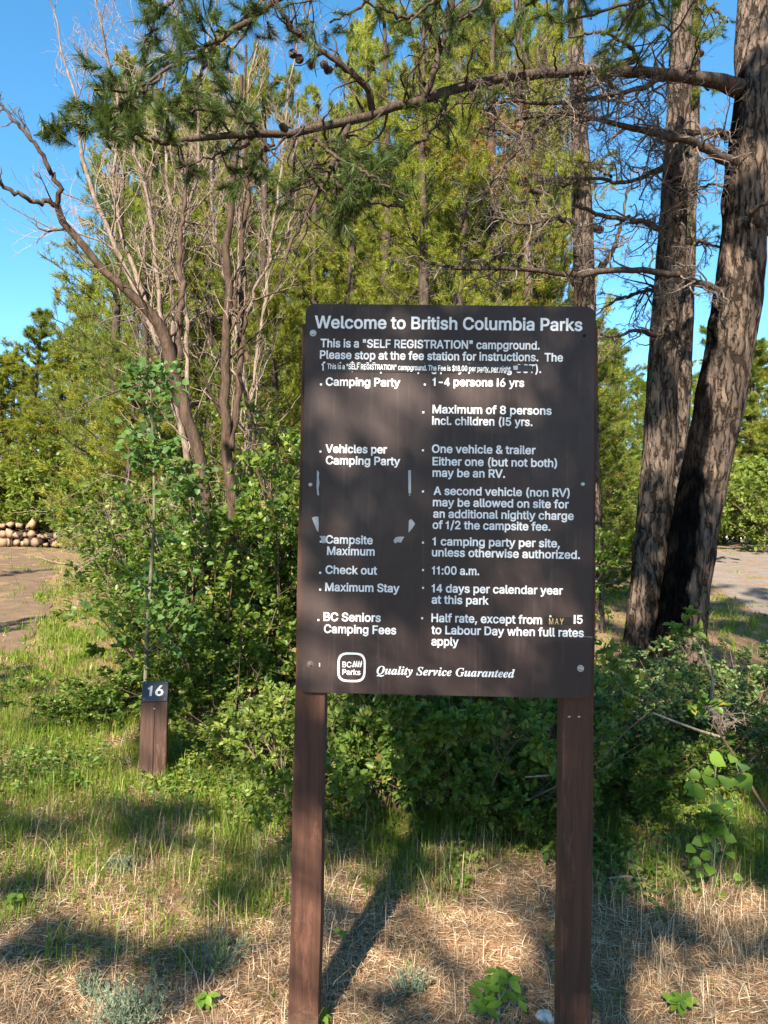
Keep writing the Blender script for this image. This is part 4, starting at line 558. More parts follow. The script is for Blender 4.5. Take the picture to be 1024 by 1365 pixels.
PXM = S_W / 389.0                                # metres per photo pixel on the board
def line(text, x0, x1, yb, cap=11.6, mat='white', name='lettering', y=-0.0010, parent=None, bold=0.020, slope=0.0, **k):
    u0, v = on_board(x0, yb); u1, _ = on_board(x1, yb)
    me = text_mesh(text, u0, u1, v, cap * PXM, M[mat], bold=bold, slope=slope, **k)
    o = link(name, me, parent or panel); o.location.y = y
    return o
T = [('Welcome to British Columbia Parks', 419.5, 776.4, 437.6, 17.2), ('This is a "SELF REGISTRATION" campground.', 427.3, 719.4, 462.9, 11.6),
 ('Please stop at the fee station for instructions.  The', 426.5, 750.6, 478.4, 11.6), ('fee is $8.00 per camping party (including GST).', 428.6, 721.5, 493.9, 11.6),
 ('Camping Party', 434.3, 533.6, 514.2, 11.4), ('1-4 persons I6 yrs', 576.6, 698.9, 514.4, 11.4), ('Maximum of 8 persons', 576.6, 735.4, 551.0, 11.4),
 ('incl. children (I5 yrs.', 575.8, 709.9, 566.3, 11.4), ('Vehicles per', 433.9, 515.9, 603.6, 11.4), ('Camping Party', 434.3, 533.6, 619.0, 11.4),
 ('One vehicle & trailer', 575.8, 714.0, 603.7, 11.4), ('Either one (but not both)', 576.6, 742.7, 620.4, 11.4), ('may be an RV.', 576.6, 673.4, 635.6, 11.4),
 ('A second vehicle (non RV)', 577.9, 759.6, 659.7, 11.4), ('may be allowed on site for', 577.0, 758.3, 674.9, 11.4), ('an additional nightly charge', 577.4, 764.9, 690.2, 11.4),
 ('of 1/2 the campsite fee.', 576.6, 733.7, 705.0, 11.4), ('1 camping party per site,', 576.6, 746.4, 727.0, 11.4), ('unless otherwise authorized.', 575.8, 773.1, 741.7, 11.4),
 ('Campsite', 434.3, 497.0, 724.6, 11.4), ('Maximum', 436.0, 499.5, 739.7, 11.4), ('Check out', 433.9, 502.8, 764.9, 11.4), ('11:00 a.m.', 575.8, 639.0, 765.7, 11.4),
 ('Maximum Stay', 433.5, 532.7, 787.9, 11.4), ('14 days per calendar year', 575.4, 750.5, 789.5, 11.4), ('at this park', 575.4, 651.7, 804.7, 11.4),
 ('BC Seniors', 431.4, 507.7, 827.7, 11.6), ('Camping Fees', 431.8, 528.2, 843.8, 11.6), ('Half rate, except from', 575.0, 722.6, 829.2, 11.6), ('I5', 764.9, 776.8, 831.4, 11.6),
 ('to Labour Day when full rates', 575.0, 778.4, 845.2, 11.6), ('apply', 575.0, 611.5, 860.4, 11.6)]
for t in T: line(*t)
line('Quality Service Guaranteed', 502.0, 686.5, 898.6, 12.2, prefix='~', bold=0.006, slope=-0.004)
for bx, by in ((428, 512.5), (566.4, 512.6), (564.3, 549.6), (427.3, 602), (563.9, 600.3), (563.9, 655.2), (427.7, 722), (564, 723.3), (426.9, 763.5), (564, 759.8), (426.9, 786), (564, 783.6), (424.5, 826.5), (562.8, 824)):
    patch('bullet_point', [(bx - 1.3, by - 1.3), (bx + 1.3, by - 1.3), (bx + 1.3, by + 1.3), (bx - 1.3, by + 1.3)], -0.0006, M['white'], panel)
# black label tape over the third line, and the taped month
strip = patch('label_strip', [(431.5, 484.6), (560, 484.2), (672, 485.0), (709.5, 487.4), (710.2, 495.4), (560, 496.4), (431.8, 494.8)], -0.0016, M['tape'], panel)
line('This is a "SELF REGISTRATION" campground. The Fee is $18.00 per party, per night.', 436.4, 682.0, 491.9, 7.3, y=-0.0024, parent=strip, bold=0.012, slope=-0.004)
patch('worn_mark', [(684, 488), (690, 487.4), (690.4, 493.2), (684.6, 493)], -0.0024, M['residue'], strip, 0.0003)
strip2 = patch('label_strip', [(725.3, 821.9), (762.6, 822.8), (762.8, 833.0), (725.2, 832.8)], -0.0016, M['tape'], panel)
line('MAY', 731.8, 751.2, 832.2, 8.2, mat='gold', y=-0.0024, parent=strip2, bold=0.004, gap=0.12)
patch('worn_mark', [(732.4, 820.4), (735, 820.4), (735, 822.4), (732.4, 822.4)], -0.0024, M['white'], strip2, 0.0003)
for pts in ([(422.6, 627), (424, 627.6), (425.6, 630), (425, 636), (426, 644), (424.6, 652), (425.6, 660.4), (423.2, 660), (422, 648), (422.6, 638)],
            [(544.2, 627), (548, 626.8), (548, 657.8), (544.6, 657.6)], [(545.4, 659), (547, 659), (546.8, 661), (545.4, 660.8)],
            [(415.7, 690.2), (420, 688.6), (424.6, 688.8), (425.2, 700), (424.4, 709.4), (422, 706)],
            [(545.2, 694), (548, 691.8), (550.5, 694), (553.5, 698.3), (550, 704), (544.6, 710)],
            [(426, 714.4), (434.5, 714.4), (434.5, 723.4), (430, 724.4), (428.4, 719)],
            [(524.6, 720.4), (528, 716), (534, 715.2), (539.2, 715.6), (536.6, 719.6), (535, 723.4), (530, 722.6), (526.6, 724.6)]):
    patch('tape_residue', pts, -0.0005, M['residue'], panel)
patch('scratch', [(772, 848.3), (790, 848.9), (790, 849.9), (786, 849.4)], -0.0005, M['residue'], panel)
# the badge: a soft square ring, two words and a range of peaks
u, z = on_board(468.7, 889.5)
def superell(rx, rz, n=3.6, m=48):
    out = []
    for k in range(m):
        a = 2 * math.pi * k / m; c, s = math.cos(a), math.sin(a)
        out.append((u + rx * math.copysign(abs(c) ** (2 / n), c), z + rz * math.copysign(abs(s) ** (2 / n), s)))
    return out
bm = bmesh.new(); o_ = superell(18.9 * PXM, 19.6 * PXM); i_ = superell(16.2 * PXM, 16.9 * PXM)
vo = [bm.verts.new((a, -0.0008, b)) for a, b in o_]; vi = [bm.verts.new((a, -0.0008, b)) for a, b in i_]
for k in range(len(vo)): bm.faces.new((vo[k], vo[(k + 1) % len(vo)], vi[(k + 1) % len(vo)], vi[k]))
bmesh.ops.recalc_face_normals(bm, faces=bm.faces); badge = bm_obj('badge', bm, M['white'], panel)
line('BC', 456.4, 468.6, 889.3, 7.4, parent=badge, bold=0.010); line('Parks', 456.4, 480.6, 899.3, 7.4, parent=badge, bold=0.014)
for k in range(4):
    x = 469.8 + k * 3.2
    patch('mountain_mark', [(x, 889.4), (x + 0.6, 886), (x + 1.4, 883.6), (x + 2.0, 881.4), (x + 3.4, 880.6), (x + 3.0, 883.2), (x + 3.6, 883.8), (x + 2.6, 886.6), (x + 2.0, 889.0)], -0.0010, M['white'], badge)

# ------------------------------------------------------------------ numbered marker post
mp = gp(204, 1041)
mark = thing('site_marker_post', 'short square brown post with a slanted top plaque numbered 16', 'post', mp, math.radians(13))
w = 0.150; h1 = 0.475; h2 = 0.565
bm = bmesh.new()
pr = [(-w / 2, -0.25), (w / 2, -0.25), (w / 2, h2), (w / 2 - 0.012, h2 + 0.006), (-w / 2, h1)]           # side outline (y, z)
gx = 0.0022
xs = [-w / 2, -gx, gx, w / 2]
def side(x): return [bm.verts.new((x, a, b)) for a, b in pr]
A = side(-w / 2); B = side(w / 2); bm.faces.new(A); bm.faces.new(B[::-1])
for k in range(5): bm.faces.new((A[k], A[(k + 1) % 5], B[(k + 1) % 5], B[k]))
bmesh.ops.recalc_face_normals(bm, faces=bm.faces); bmesh.ops.bevel(bm, geom=list(bm.edges), offset=0.004, segments=2, affect='EDGES')
body = bm_obj('post_body', bm, M['post2'], mark)
# drying crack down the front: a thin wedge-shaped dark groove lying 1 mm proud of a cut (narrow and uneven)
cr = [(0.002, h1 - 0.02), (0.005, h1 - 0.12), (0.0035, h1 - 0.25), (0.004, 0.10), (0.001, 0.02), (-0.001, 0.02), (-0.0005, 0.10), (-0.001, h1 - 0.25), (0.0005, h1 - 0.12), (-0.001, h1 - 0.02)]
bm_obj('crack', prism(cr, -w / 2 - 0.0008, -w / 2 + 0.002), M['hole'], body)
b2 = bmesh.new(); bmesh.ops.create_icosphere(b2, subdivisions=1, radius=0.006)
for v in b2.verts: v.co += Vector((0.002, -w / 2, h1 - 0.035))
bm_obj('nail', b2, M['steel'], body)
sl = math.atan2(w - 0.012, h2 + 0.006 - h1)                                  # slope of the top against the vertical
L = math.hypot(w - 0.012, h2 + 0.006 - h1)
pq = bm_obj('plaque', prism([(a, b + L / 2) for a, b in rounded(w * 0.96, L * 0.97, 0.006, 2)], -0.004, 0.0, 0.001), M['plaque'], mark)
pq.location = (0, -w / 2 - 0.002, h1 + 0.003); pq.rotation_euler = (-sl, 0, 0)
d = link('digits', text_mesh('16', -0.043, 0.047, L * 0.26, L * 0.50, M['off_white'], bold=0.022), pq); d.location.y = -0.0046
for a, b in ((-0.058, 0.022), (0.058, 0.022), (-0.055, L - 0.02), (0.058, L - 0.02)):
    b2 = bmesh.new(); bmesh.ops.create_icosphere(b2, subdivisions=1, radius=0.0038)
    for v in b2.verts: v.co += Vector((a, -0.004, b))
    bm_obj('screw', b2, M['steel'], pq)

# ------------------------------------------------------------------ the setting: ground, dirt track, road
def ground_mat():
    m, nt, bs = new_mat('needle_covered_soil', 0.95, 0.1)
    v = coords(nt); a = noise_node(nt, 1.3, v, 6, 0.6); b = noise_node(nt, 28, v, 6, 0.7); c3 = noise_node(nt, 160, v, 3, 0.6)
    c = ramp_cols(nt, b, [(0.30, (0.075, 0.044, 0.026)), (0.5, (0.23, 0.140, 0.080)), (0.68, (0.40, 0.27, 0.165))])
    c = mixc(nt, ramp_cols(nt, a, [(0.45, (0, 0, 0)), (0.60, (0.55,) * 3)]), c, (0.07, 0.075, 0.03))
    c = mixc(nt, 0.3, c, ramp_cols(nt, c3, [(0.35, (0.08, 0.045, 0.025)), (0.65, (0.36, 0.24, 0.14))]))
    nt.links.new(c, bs.inputs['Base Color']); bump(nt, b, 0.8, 0.02, bs); return m
def track_mat(name, c0, c1, c2):
    m, nt, bs = new_mat(name, 0.95, 0.1)
    v = coords(nt); b = noise_node(nt, 3.5, v, 9, 0.78); s = noise_node(nt, 120, v, 3, 0.6)
    c = ramp_cols(nt, b, [(0.3, c0), (0.55, c1), (0.75, c2)]); c = mixc(nt, 0.35, c, ramp_cols(nt, s, [(0.35, c0), (0.65, c2)]))
    nt.links.new(c, bs.inputs['Base Color']); bump(nt, s, 0.6, 0.01, bs); return m
M['ground'] = ground_mat()
M['track'] = track_mat('packed_dirt', (0.060, 0.040, 0.025), (0.155, 0.105, 0.066), (0.27, 0.19, 0.125))
M['road'] = track_mat('gravel', (0.10, 0.08, 0.065), (0.21, 0.17, 0.14), (0.32, 0.26, 0.215))
def sheet(xs, ys, dz, fine=True):
    X, Y = np.meshgrid(xs, ys, indexing='ij'); Z = ground_z(X, Y) + dz
    n, m = X.shape; V = np.stack([X, Y, Z], -1).reshape(-1, 3)
    i = np.arange(n - 1)[:, None] * m + np.arange(m - 1)[None, :]
    return V, np.stack([i, i + m, i + m + 1, i + 1], -1).reshape(-1, 4)
xs = np.concatenate([[-600, -250, -100, -50, -30], np.linspace(-20, -4.2, 40), np.linspace(-4, 4, 161), np.linspace(4.2, 20, 40), [30, 50, 100, 250, 600]])
ys = np.concatenate([[-200, -80, -30, -15, -8, -4, -1], np.linspace(0, 8, 161), np.linspace(8.3, 32, 80), [40, 60, 100, 250, 800]])
V, F = sheet(xs, ys, 0)
rs = rng(3)
near = (np.abs(V[:, 0]) < 4) & (V[:, 1] > 0.5) & (V[:, 1] < 8)
for i in np.nonzero(near)[0]:
    p = V[i]; V[i, 2] += 0.012 * mnoise.noise(Vector((p[0] * 9, p[1] * 9, 0))) + 0.014 * mnoise.noise(Vector((p[0] * 3, p[1] * 3, 5)))
tag(link('ground', mesh_np('ground', V, [F], [M['ground']], smooth=True)), kind='structure')
def ribbon(name, L, R, mat, dz, n=60, m=10):
    """sheet between two polylines of (x, y), following the terrain"""
    def res(pl):
        pl = np.array(pl, float); s = np.concatenate([[0], np.cumsum(np.linalg.norm(np.diff(pl, axis=0), axis=1))]); t = np.linspace(0, s[-1], n)
        return np.stack([np.interp(t, s, pl[:, k]) for k in (0, 1)], -1)
    a, b = res(L), res(R); t = np.linspace(0, 1, m)[None, :, None]
    P = a[:, None] * (1 - t) + b[:, None] * t
    wob = np.array([[0.12 * mnoise.noise(Vector((p[0] * 1.3, p[1] * 1.3, 3.1 * k))) for k in (0, 1)] for p in P.reshape(-1, 2)]).reshape(n, m, 2)
    P = P + wob
    crown = -0.012 * np.exp(-((t[..., 0] - 0.22) / 0.10) ** 2) - 0.012 * np.exp(-((t[..., 0] - 0.78) / 0.10) ** 2) + 0.010 * np.ones_like(t[..., 0])
    crown = crown * np.minimum(1, np.minimum(t[..., 0], 1 - t[..., 0]) / 0.12)
    V = np.concatenate([P, (ground_z(P[..., 0], P[..., 1]) + dz + crown)[..., None]], -1).reshape(-1, 3)
    i = np.arange(n - 1)[:, None] * m + np.arange(m - 1)[None, :]
    return tag(link(name, mesh_np(name, V, [np.stack([i, i + 1, i + m + 1, i + m], -1).reshape(-1, 4)], [mat], smooth=True)), kind='structure')
ribbon('dirt_track', [(-5.6, 2), (-6.2, 6), (-8.6, 12), (-14, 21), (-22, 24)], [(-2.9, 2), (-3.05, 6), (-4.75, 11), (-7.9, 18.5), (-9.4, 21)], M['track'], 0.004)
ribbon('gravel_road', [(5.3, 9.5), (5.9, 13), (7.4, 18), (9.4, 23), (14, 29)], [(8.6, 7), (9.6, 12), (12.0, 17), (15, 21), (21, 26)], M['road'], 0.004)

# ------------------------------------------------------------------ grass, litter, ground cover
def area_w(c, rx, ry):                               # ground ellipse from photo pixels
    p = gp(*c); q = gp(c[0] + rx, c[1]); r0 = gp(c[0], c[1] + ry); r1 = gp(c[0], max(c[1] - ry, 742))
    return p.x, (r0.y + r1.y) / 2, abs(q.x - p.x), abs(r1.y - r0.y) / 2 + 0.01
def field(areas, X, Y):
    f = np.zeros_like(X)
    for (x, y, a, b), w_ in areas: f = np.maximum(f, w_ * np.clip(1.35 - np.hypot((X - x) / a, (Y - y) / b), 0, 1))
    return f
GREEN = [(area_w((210, 1040), 280, 115), 1.0), (area_w((330, 1100), 120, 60), 0.8), (area_w((640, 1110), 200, 45), 0.8), (area_w((900, 1060), 160, 70), 0.9), (area_w((60, 905), 50, 40), 1.0), (area_w((85, 830), 40, 40), 1.0), (area_w((110, 780), 40, 25), 1.0), (area_w((10, 960), 60, 30), 0.8), (area_w((90, 990), 150, 75), 1.0), (area_w((330, 1050), 120, 50), 1.0), (area_w((180, 950), 130, 45), 1.0), (area_w((60, 1080), 60, 40), 0.5), (area_w((300, 1120), 170, 55), 0.55), (area_w((300, 1185), 110, 60), 0.5),
         (area_w((110, 850), 40, 70), 1.0), (area_w((470, 1130), 90, 40), 0.55), (area_w((560, 1160), 80, 50), 0.5), (area_w((980, 1130), 80, 60), 0.9), (area_w((850, 1130), 70, 60), 0.6),
         (area_w((820, 780), 60, 40), 1.0), (area_w((100, 765), 60, 20), 0.9), (area_w((900, 1080), 90, 40), 0.6), (area_w((700, 1080), 120, 40), 0.7), (area_w((30, 1210), 40, 25), 0.45), (area_w((90, 1280), 40, 30), 0.3), (area_w((260, 1250), 60, 50), 0.2)]
TALLDRY = [(area_w((240, 1120), 200, 50), 0.5), (area_w((930, 1220), 110, 60), 1.0), (area_w((620, 1180), 90, 60), 0.7), (area_w((400, 1180), 100, 60), 0.6), (area_w((860, 1290), 110, 60), 0.6), (area_w((150, 1200), 180, 60), 0.3), (area_w((470, 1280), 60, 60), 0.35)]
BARE = [(area_w((690, 1235), 70, 60), 1.0), (area_w((100, 1240), 120, 60), 0.6)]
def in_track(X, Y): return (X < np.interp(Y, [2, 6, 11, 18.5, 21], [-2.9, -3.05, -4.75, -7.9, -9.4]) - 0.12 + 0.25 * np.sin(Y * 3.1) * 0.5) & (Y < 22)
def in_road(X, Y): return (X > np.interp(Y, [7, 9.5, 13, 18, 23, 29], [5.6, 5.3, 5.9, 7.4, 9.4, 14])) & (Y > 6.5)
def scatter(n, rs, y0=2.0, y1=14.0, power=1.0):
    """random points in the visible wedge of ground, thinning with distance"""
    Y = np.exp(rs.uniform(np.log(y0), np.log(y1), n)); X = rs.uniform(-0.60, 0.60, n) * Y
    return X, Y
def z_of(X, Y): return ground_z(X, Y) + 0.002
rs = rng(11)
# clumps of green grass: choose tuft centres, then blades around them
def tufts(n_c, per, h, rad, keep, seed, y0=2.0, y1=14.0, lean=0.75, wd=0.0042):
    rs = rng(seed); X, Y = scatter(n_c, rs, y0, y1); k = rs.uniform(0, 1, n_c) < keep(X, Y); X, Y = X[k], Y[k]; n = len(X)
    hh = h * rs.uniform(0.5, 1.25, n)
    X = np.repeat(X, per) + rs.normal(0, rad, n * per); Y = np.repeat(Y, per) + rs.normal(0, rad, n * per)
    H = np.repeat(hh, per); P = np.stack([X, Y, z_of(X, Y) - 0.01], 1)
    return blades(P, H, wd * rs.uniform(0.6, 1.3, len(X)) * np.clip(Y / 4, 1, 3), rs, lean)
free = lambda X, Y: ~(in_track(X, Y) | in_road(X, Y))
V, F = tufts(17500, 13, 0.16, 0.045, lambda X, Y: field(GREEN, X, Y) * free(X, Y), 21)
a = Acc().add(V, F)
V, F = tufts(3400, 10, 0.13, 0.07, lambda X, Y: np.where((Y > 6) & free(X, Y), 0.85, np.where(Y > 6, 0.10, 0.0)), 22, 6, 26, wd=0.006); a.add(V, F)
V, F = tufts(1500, 8, 0.10, 0.03, lambda X, Y: 0.10 * free(X, Y), 23); a.add(V, F)
tag(link('grass', a.mesh('grass', [M['grass']])), 'green grass growing in tufts round the sign and the bushes', 'grass', kind='stuff')
V, F = tufts(3000, 9, 0.20, 0.04, lambda X, Y: (0.10 + 0.8 * field(TALLDRY, X, Y)) * free(X, Y) * (field(BARE, X, Y) < 0.4), 31, 2.0, 6, 0.55, 0.0024)
a = Acc().add(V, F)
V, F = tufts(2600, 8, 0.07, 0.05, lambda X, Y: 0.5 * free(X, Y) + 0 * X, 32, 2.0, 8, 0.9, 0.0026); a.add(V, F)
tag(link('dry_grass', a.mesh('dry_grass', [M['straw']])), 'straw coloured dry grass standing between the sign posts and to their right', 'dry grass', kind='stuff')
# fallen straw and needles lying flat
def litter(n, seed, ln, wd, y1=7.0):
    rs = rng(seed); X, Y = scatter(n, rs, 2.0, y1); k = free(X, Y) | (rs.uniform(0, 1, n) < 0.3); X, Y = X[k], Y[k]; n = len(X)
    az = rs.uniform(0, math.pi * 2, n); el = np.abs(rs.normal(0, 0.22, n)); d = np.stack([np.cos(az) * np.cos(el), np.sin(az) * np.cos(el), np.sin(el)], 1)
    L = (ln * rs.uniform(0.4, 1.3, n))[:, None]; p = np.stack([X, Y, z_of(X, Y) + rs.uniform(0, 0.014, n)], 1)
    sd = nrm(np.cross(d, np.array([0, 0, 1.0]) + rs.normal(0, 0.5, (n, 3)))) * wd * 0.5 * np.clip(Y[:, None] / 3, 1, 2)
    bend = nrm(rs.normal(0, 1, (n, 3)) * [1, 1, 0.2]) * L * 0.10
    m = p + d * L * 0.5 + bend
    V = np.stack([p - sd, p + sd, m + sd, m - sd, p + d * L], 1); b = (np.arange(n) * 5)[:, None]
    return V.reshape(-1, 3), [b + np.array([[0, 1, 2, 3]]), b + np.array([[3, 2, 4]])]
V, F = litter(60000, 41, 0.058, 0.0019, 5.5); tag(link('fallen_straw', mesh_np('fallen_straw', V, F, [M['straw']])), 'matted dead straw lying flat over the ground', 'straw', kind='stuff')
V, F = litter(56000, 42, 0.044, 0.0019, 5.5); tag(link('fallen_needles', mesh_np('fallen_needles', V, F, [M['needle_litter']])), 'rust coloured fallen pine needles covering the ground', 'pine needles', kind='stuff')
# low leafy ground cover
COVER = [(area_w((60, 1040), 90, 40), 1.0), (area_w((280, 1060), 120, 40), 1.0), (area_w((230, 1010), 60, 30), 0.7), (area_w((330, 1090), 90, 35), 0.5), (area_w((840, 1170), 70, 50), 1.0), (area_w((860, 1090), 80, 50), 1.0), (area_w((680, 1090), 100, 30), 0.8), (area_w((960, 1100), 80, 60), 0.5), (area_w((620, 1165), 30, 12), 0.8), (area_w((450, 1100), 90, 25), 0.4)]
rs = rng(51); X, Y = scatter(7500, rs, 2.1, 6.5); k = rs.uniform(0, 1, len(X)) < field(COVER, X, Y) ** 1.5; X, Y = X[k], Y[k]; n = len(X); per = 9
c = np.stack([X, Y, z_of(X, Y) + rs.uniform(0.02, 0.10, n)], 1); P = np.repeat(c, per, 0) + rs.normal(0, 0.015, (n * per, 3)); D = nrm(rs.normal(0, 1, (n * per, 3)) * [1, 1, 0.35] + [0, 0, 0.3])
V, F = leaves(P, D, 0.030, rs, 0.55, 0.8)
tag(link('ground_cover', mesh_np('ground_cover', V, [F], [M['cover']])), 'low small-leaved ground cover plants among the grass', 'ground cover', kind='stuff')

# loose stones on the track and the road
rs = rng(57); n = 2600; Y = np.exp(rs.uniform(np.log(4.0), np.log(24), n)); X = rs.uniform(-0.62, 0.62, n) * Y; k = in_track(X, Y) | in_road(X, Y); X, Y = X[k], Y[k]; n = len(X)
oc = np.array([[1, 0, 0], [0, 1, 0], [-1, 0, 0], [0, -1, 0], [0, 0, 0.7], [0, 0, -0.5]]); s = rs.uniform(0.006, 0.022, n)[:, None, None] * rs.uniform(0.6, 1.3, (n, 6, 1))
az = rs.uniform(0, 6.28, n); c_, s_ = np.cos(az), np.sin(az); Rm = np.stack([np.stack([c_, -s_, 0 * c_], -1), np.stack([s_, c_, 0 * c_], -1), np.stack([0 * c_, 0 * c_, 0 * c_ + 1], -1)], 1)
V = np.einsum('nij,kj->nki', Rm, oc) * s + np.stack([X, Y, z_of(X, Y) + 0.008], 1)[:, None]; tri = np.array([[0, 1, 4], [1, 2, 4], [2, 3, 4], [3, 0, 4], [1, 0, 5], [2, 1, 5], [3, 2, 5], [0, 3, 5]])
tag(link('pebbles', mesh_np('pebbles', V.reshape(-1, 3), [((np.arange(n) * 6)[:, None, None] + tri).reshape(-1, 3)], [track_mat('pebble', (0.12, 0.10, 0.085), (0.26, 0.23, 0.20), (0.42, 0.38, 0.34))])), 'small loose stones on the dirt track and gravel road', 'stones', kind='stuff')

# ------------------------------------------------------------------ shrubs
def shrub_meshes(seed, h, rad, n_stem, leaf_per, leaf_size, wr, leafmat, shape='oval', stemmat='stem', up=0.6, low=True, n2=9, n3=5):
    rs = rng(seed); az = rs.uniform(0, 2 * math.pi, n_stem); tilt = rs.uniform(0.05, 1.0, n_stem) ** 0.7 * (1.25 if low else 0.8)
    tilt = tilt * math.atan2(rad, h) * 1.25
    p0 = np.stack([np.cos(az) * rad * 0.18 * rs.uniform(0, 1, n_stem), np.sin(az) * rad * 0.18 * rs.uniform(0, 1, n_stem), np.full(n_stem, -0.03)], 1)
    d = np.stack([np.cos(az) * np.sin(tilt), np.sin(az) * np.sin(tilt), np.cos(tilt)], 1)
    L1 = h * rs.uniform(0.65, 1.08, n_stem) / np.maximum(np.cos(tilt), 0.62)
    P1 = paths(p0, d, L1, 9, 0.10, rs, (0, 0, -0.15)); R1 = taper(0.006 * rs.uniform(0.7, 1.4, n_stem) * max(h, 0.5), 9, 0.25)
    a, dd, L, r = spawn(P1, R1, n2, (0.5, 1.2), (0.18, 0.42), 0.55, rs, 0.12)
    P2 = paths(a, dd, L, 5, 0.14, rs, (0, 0, 0.1)); R2 = taper(np.maximum(r, 0.0012), 5, 0.4)
    a, dd, L, r = spawn(P2, R2, n3, (0.5, 1.1), (0.35, 0.6), 0.6, rs, 0.2)
    P3 = paths(a, dd, np.maximum(L, leaf_size * 1.2), 4, 0.12, rs, (0, 0, 0.1))
    w_ = Acc(); V, F = tubes(P1, R1, 5); w_.add(V, F); V, F = tubes(P2, R2, 3); w_.add(V, F)
    k = rs.uniform(0, 1, len(P3)) < 0.35; V, F = tubes(P3[k], taper(np.full(k.sum(), 0.0010), 4), 3); w_.add(V, F)
    p, t = along(P3, leaf_per, rs, 0.1)
    out = p - np.array([0, 0, h * 0.35]); out = nrm(out)
    ax = nrm(t * 0.5 + nrm(np.cross(t, rs.normal(0, 1, t.shape))) * 0.9 + out * 0.5)
    keep = p[:, 2] > 0.03; p, ax = p[keep], ax[keep]
    V, F = leaves(p, ax, leaf_size, rs, wr, up, shape=shape)
    return w_.mesh('stems', [M[stemmat]]), mesh_np('foliage', V, [F], [M[leafmat]])
def make_shrub(name, label, cat, meshes, loc, rz=0, sc=1.0, group=None):
    t = thing(name, label, cat, loc, rz, group)
    t.scale = sc if isinstance(sc, tuple) else (sc, sc, sc)
    link('stems', meshes[0], t); tag(link('foliage', meshes[1], t), kind='stuff'); return t
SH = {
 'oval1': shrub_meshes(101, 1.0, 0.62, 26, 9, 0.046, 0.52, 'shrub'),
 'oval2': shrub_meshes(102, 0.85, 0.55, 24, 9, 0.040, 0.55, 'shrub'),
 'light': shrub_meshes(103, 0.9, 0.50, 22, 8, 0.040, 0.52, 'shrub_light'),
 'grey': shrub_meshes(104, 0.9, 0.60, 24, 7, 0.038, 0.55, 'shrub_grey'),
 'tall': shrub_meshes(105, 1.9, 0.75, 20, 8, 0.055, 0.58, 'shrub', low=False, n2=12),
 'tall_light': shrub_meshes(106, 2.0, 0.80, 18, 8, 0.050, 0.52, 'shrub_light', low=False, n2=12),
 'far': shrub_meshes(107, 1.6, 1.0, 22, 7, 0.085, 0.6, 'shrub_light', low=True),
}
def ground_at(px, d):
    p = at(px, 900, d); return Vector((p.x, p.y, float(ground_z(p.x, p.y))))
# (kind, px, distance, rz, scale, label)
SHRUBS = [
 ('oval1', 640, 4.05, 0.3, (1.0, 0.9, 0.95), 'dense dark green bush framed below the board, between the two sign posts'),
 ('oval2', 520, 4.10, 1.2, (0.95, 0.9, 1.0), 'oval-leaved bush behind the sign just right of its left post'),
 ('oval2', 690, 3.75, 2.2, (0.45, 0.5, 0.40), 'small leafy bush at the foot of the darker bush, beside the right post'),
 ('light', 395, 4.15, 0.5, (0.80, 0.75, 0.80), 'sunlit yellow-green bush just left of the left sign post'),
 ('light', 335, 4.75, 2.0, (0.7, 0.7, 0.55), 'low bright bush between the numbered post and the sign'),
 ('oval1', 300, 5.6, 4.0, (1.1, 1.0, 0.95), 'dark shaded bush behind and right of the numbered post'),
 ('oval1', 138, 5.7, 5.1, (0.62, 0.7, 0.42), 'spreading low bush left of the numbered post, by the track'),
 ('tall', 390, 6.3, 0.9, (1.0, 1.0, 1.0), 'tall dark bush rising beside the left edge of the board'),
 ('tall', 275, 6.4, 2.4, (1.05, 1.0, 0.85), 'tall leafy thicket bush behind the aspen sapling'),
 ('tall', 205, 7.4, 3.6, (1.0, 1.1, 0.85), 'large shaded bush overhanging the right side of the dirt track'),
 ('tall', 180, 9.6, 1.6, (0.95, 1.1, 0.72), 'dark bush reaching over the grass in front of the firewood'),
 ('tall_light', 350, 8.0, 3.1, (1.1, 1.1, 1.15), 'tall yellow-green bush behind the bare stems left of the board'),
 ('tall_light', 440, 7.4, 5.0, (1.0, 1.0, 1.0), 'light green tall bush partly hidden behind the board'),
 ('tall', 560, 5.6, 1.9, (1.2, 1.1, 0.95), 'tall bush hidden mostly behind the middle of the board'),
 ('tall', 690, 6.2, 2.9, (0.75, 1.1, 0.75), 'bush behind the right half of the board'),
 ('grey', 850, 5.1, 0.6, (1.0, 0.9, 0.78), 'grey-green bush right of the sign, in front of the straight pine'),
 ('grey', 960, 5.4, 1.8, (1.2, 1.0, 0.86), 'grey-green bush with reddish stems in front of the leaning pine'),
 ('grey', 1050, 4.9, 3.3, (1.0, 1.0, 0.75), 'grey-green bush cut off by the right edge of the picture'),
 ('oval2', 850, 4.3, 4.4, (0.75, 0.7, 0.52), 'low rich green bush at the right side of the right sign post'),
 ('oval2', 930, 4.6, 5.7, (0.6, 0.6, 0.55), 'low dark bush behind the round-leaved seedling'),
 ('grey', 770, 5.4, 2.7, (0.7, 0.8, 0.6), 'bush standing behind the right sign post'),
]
shr = []
for i, (k, px, d, rz, sc, lab) in enumerate(SHRUBS):
    shr.append(make_shrub('leafy_shrub', lab, 'bush', SH[k], ground_at(px, d), rz, sc))
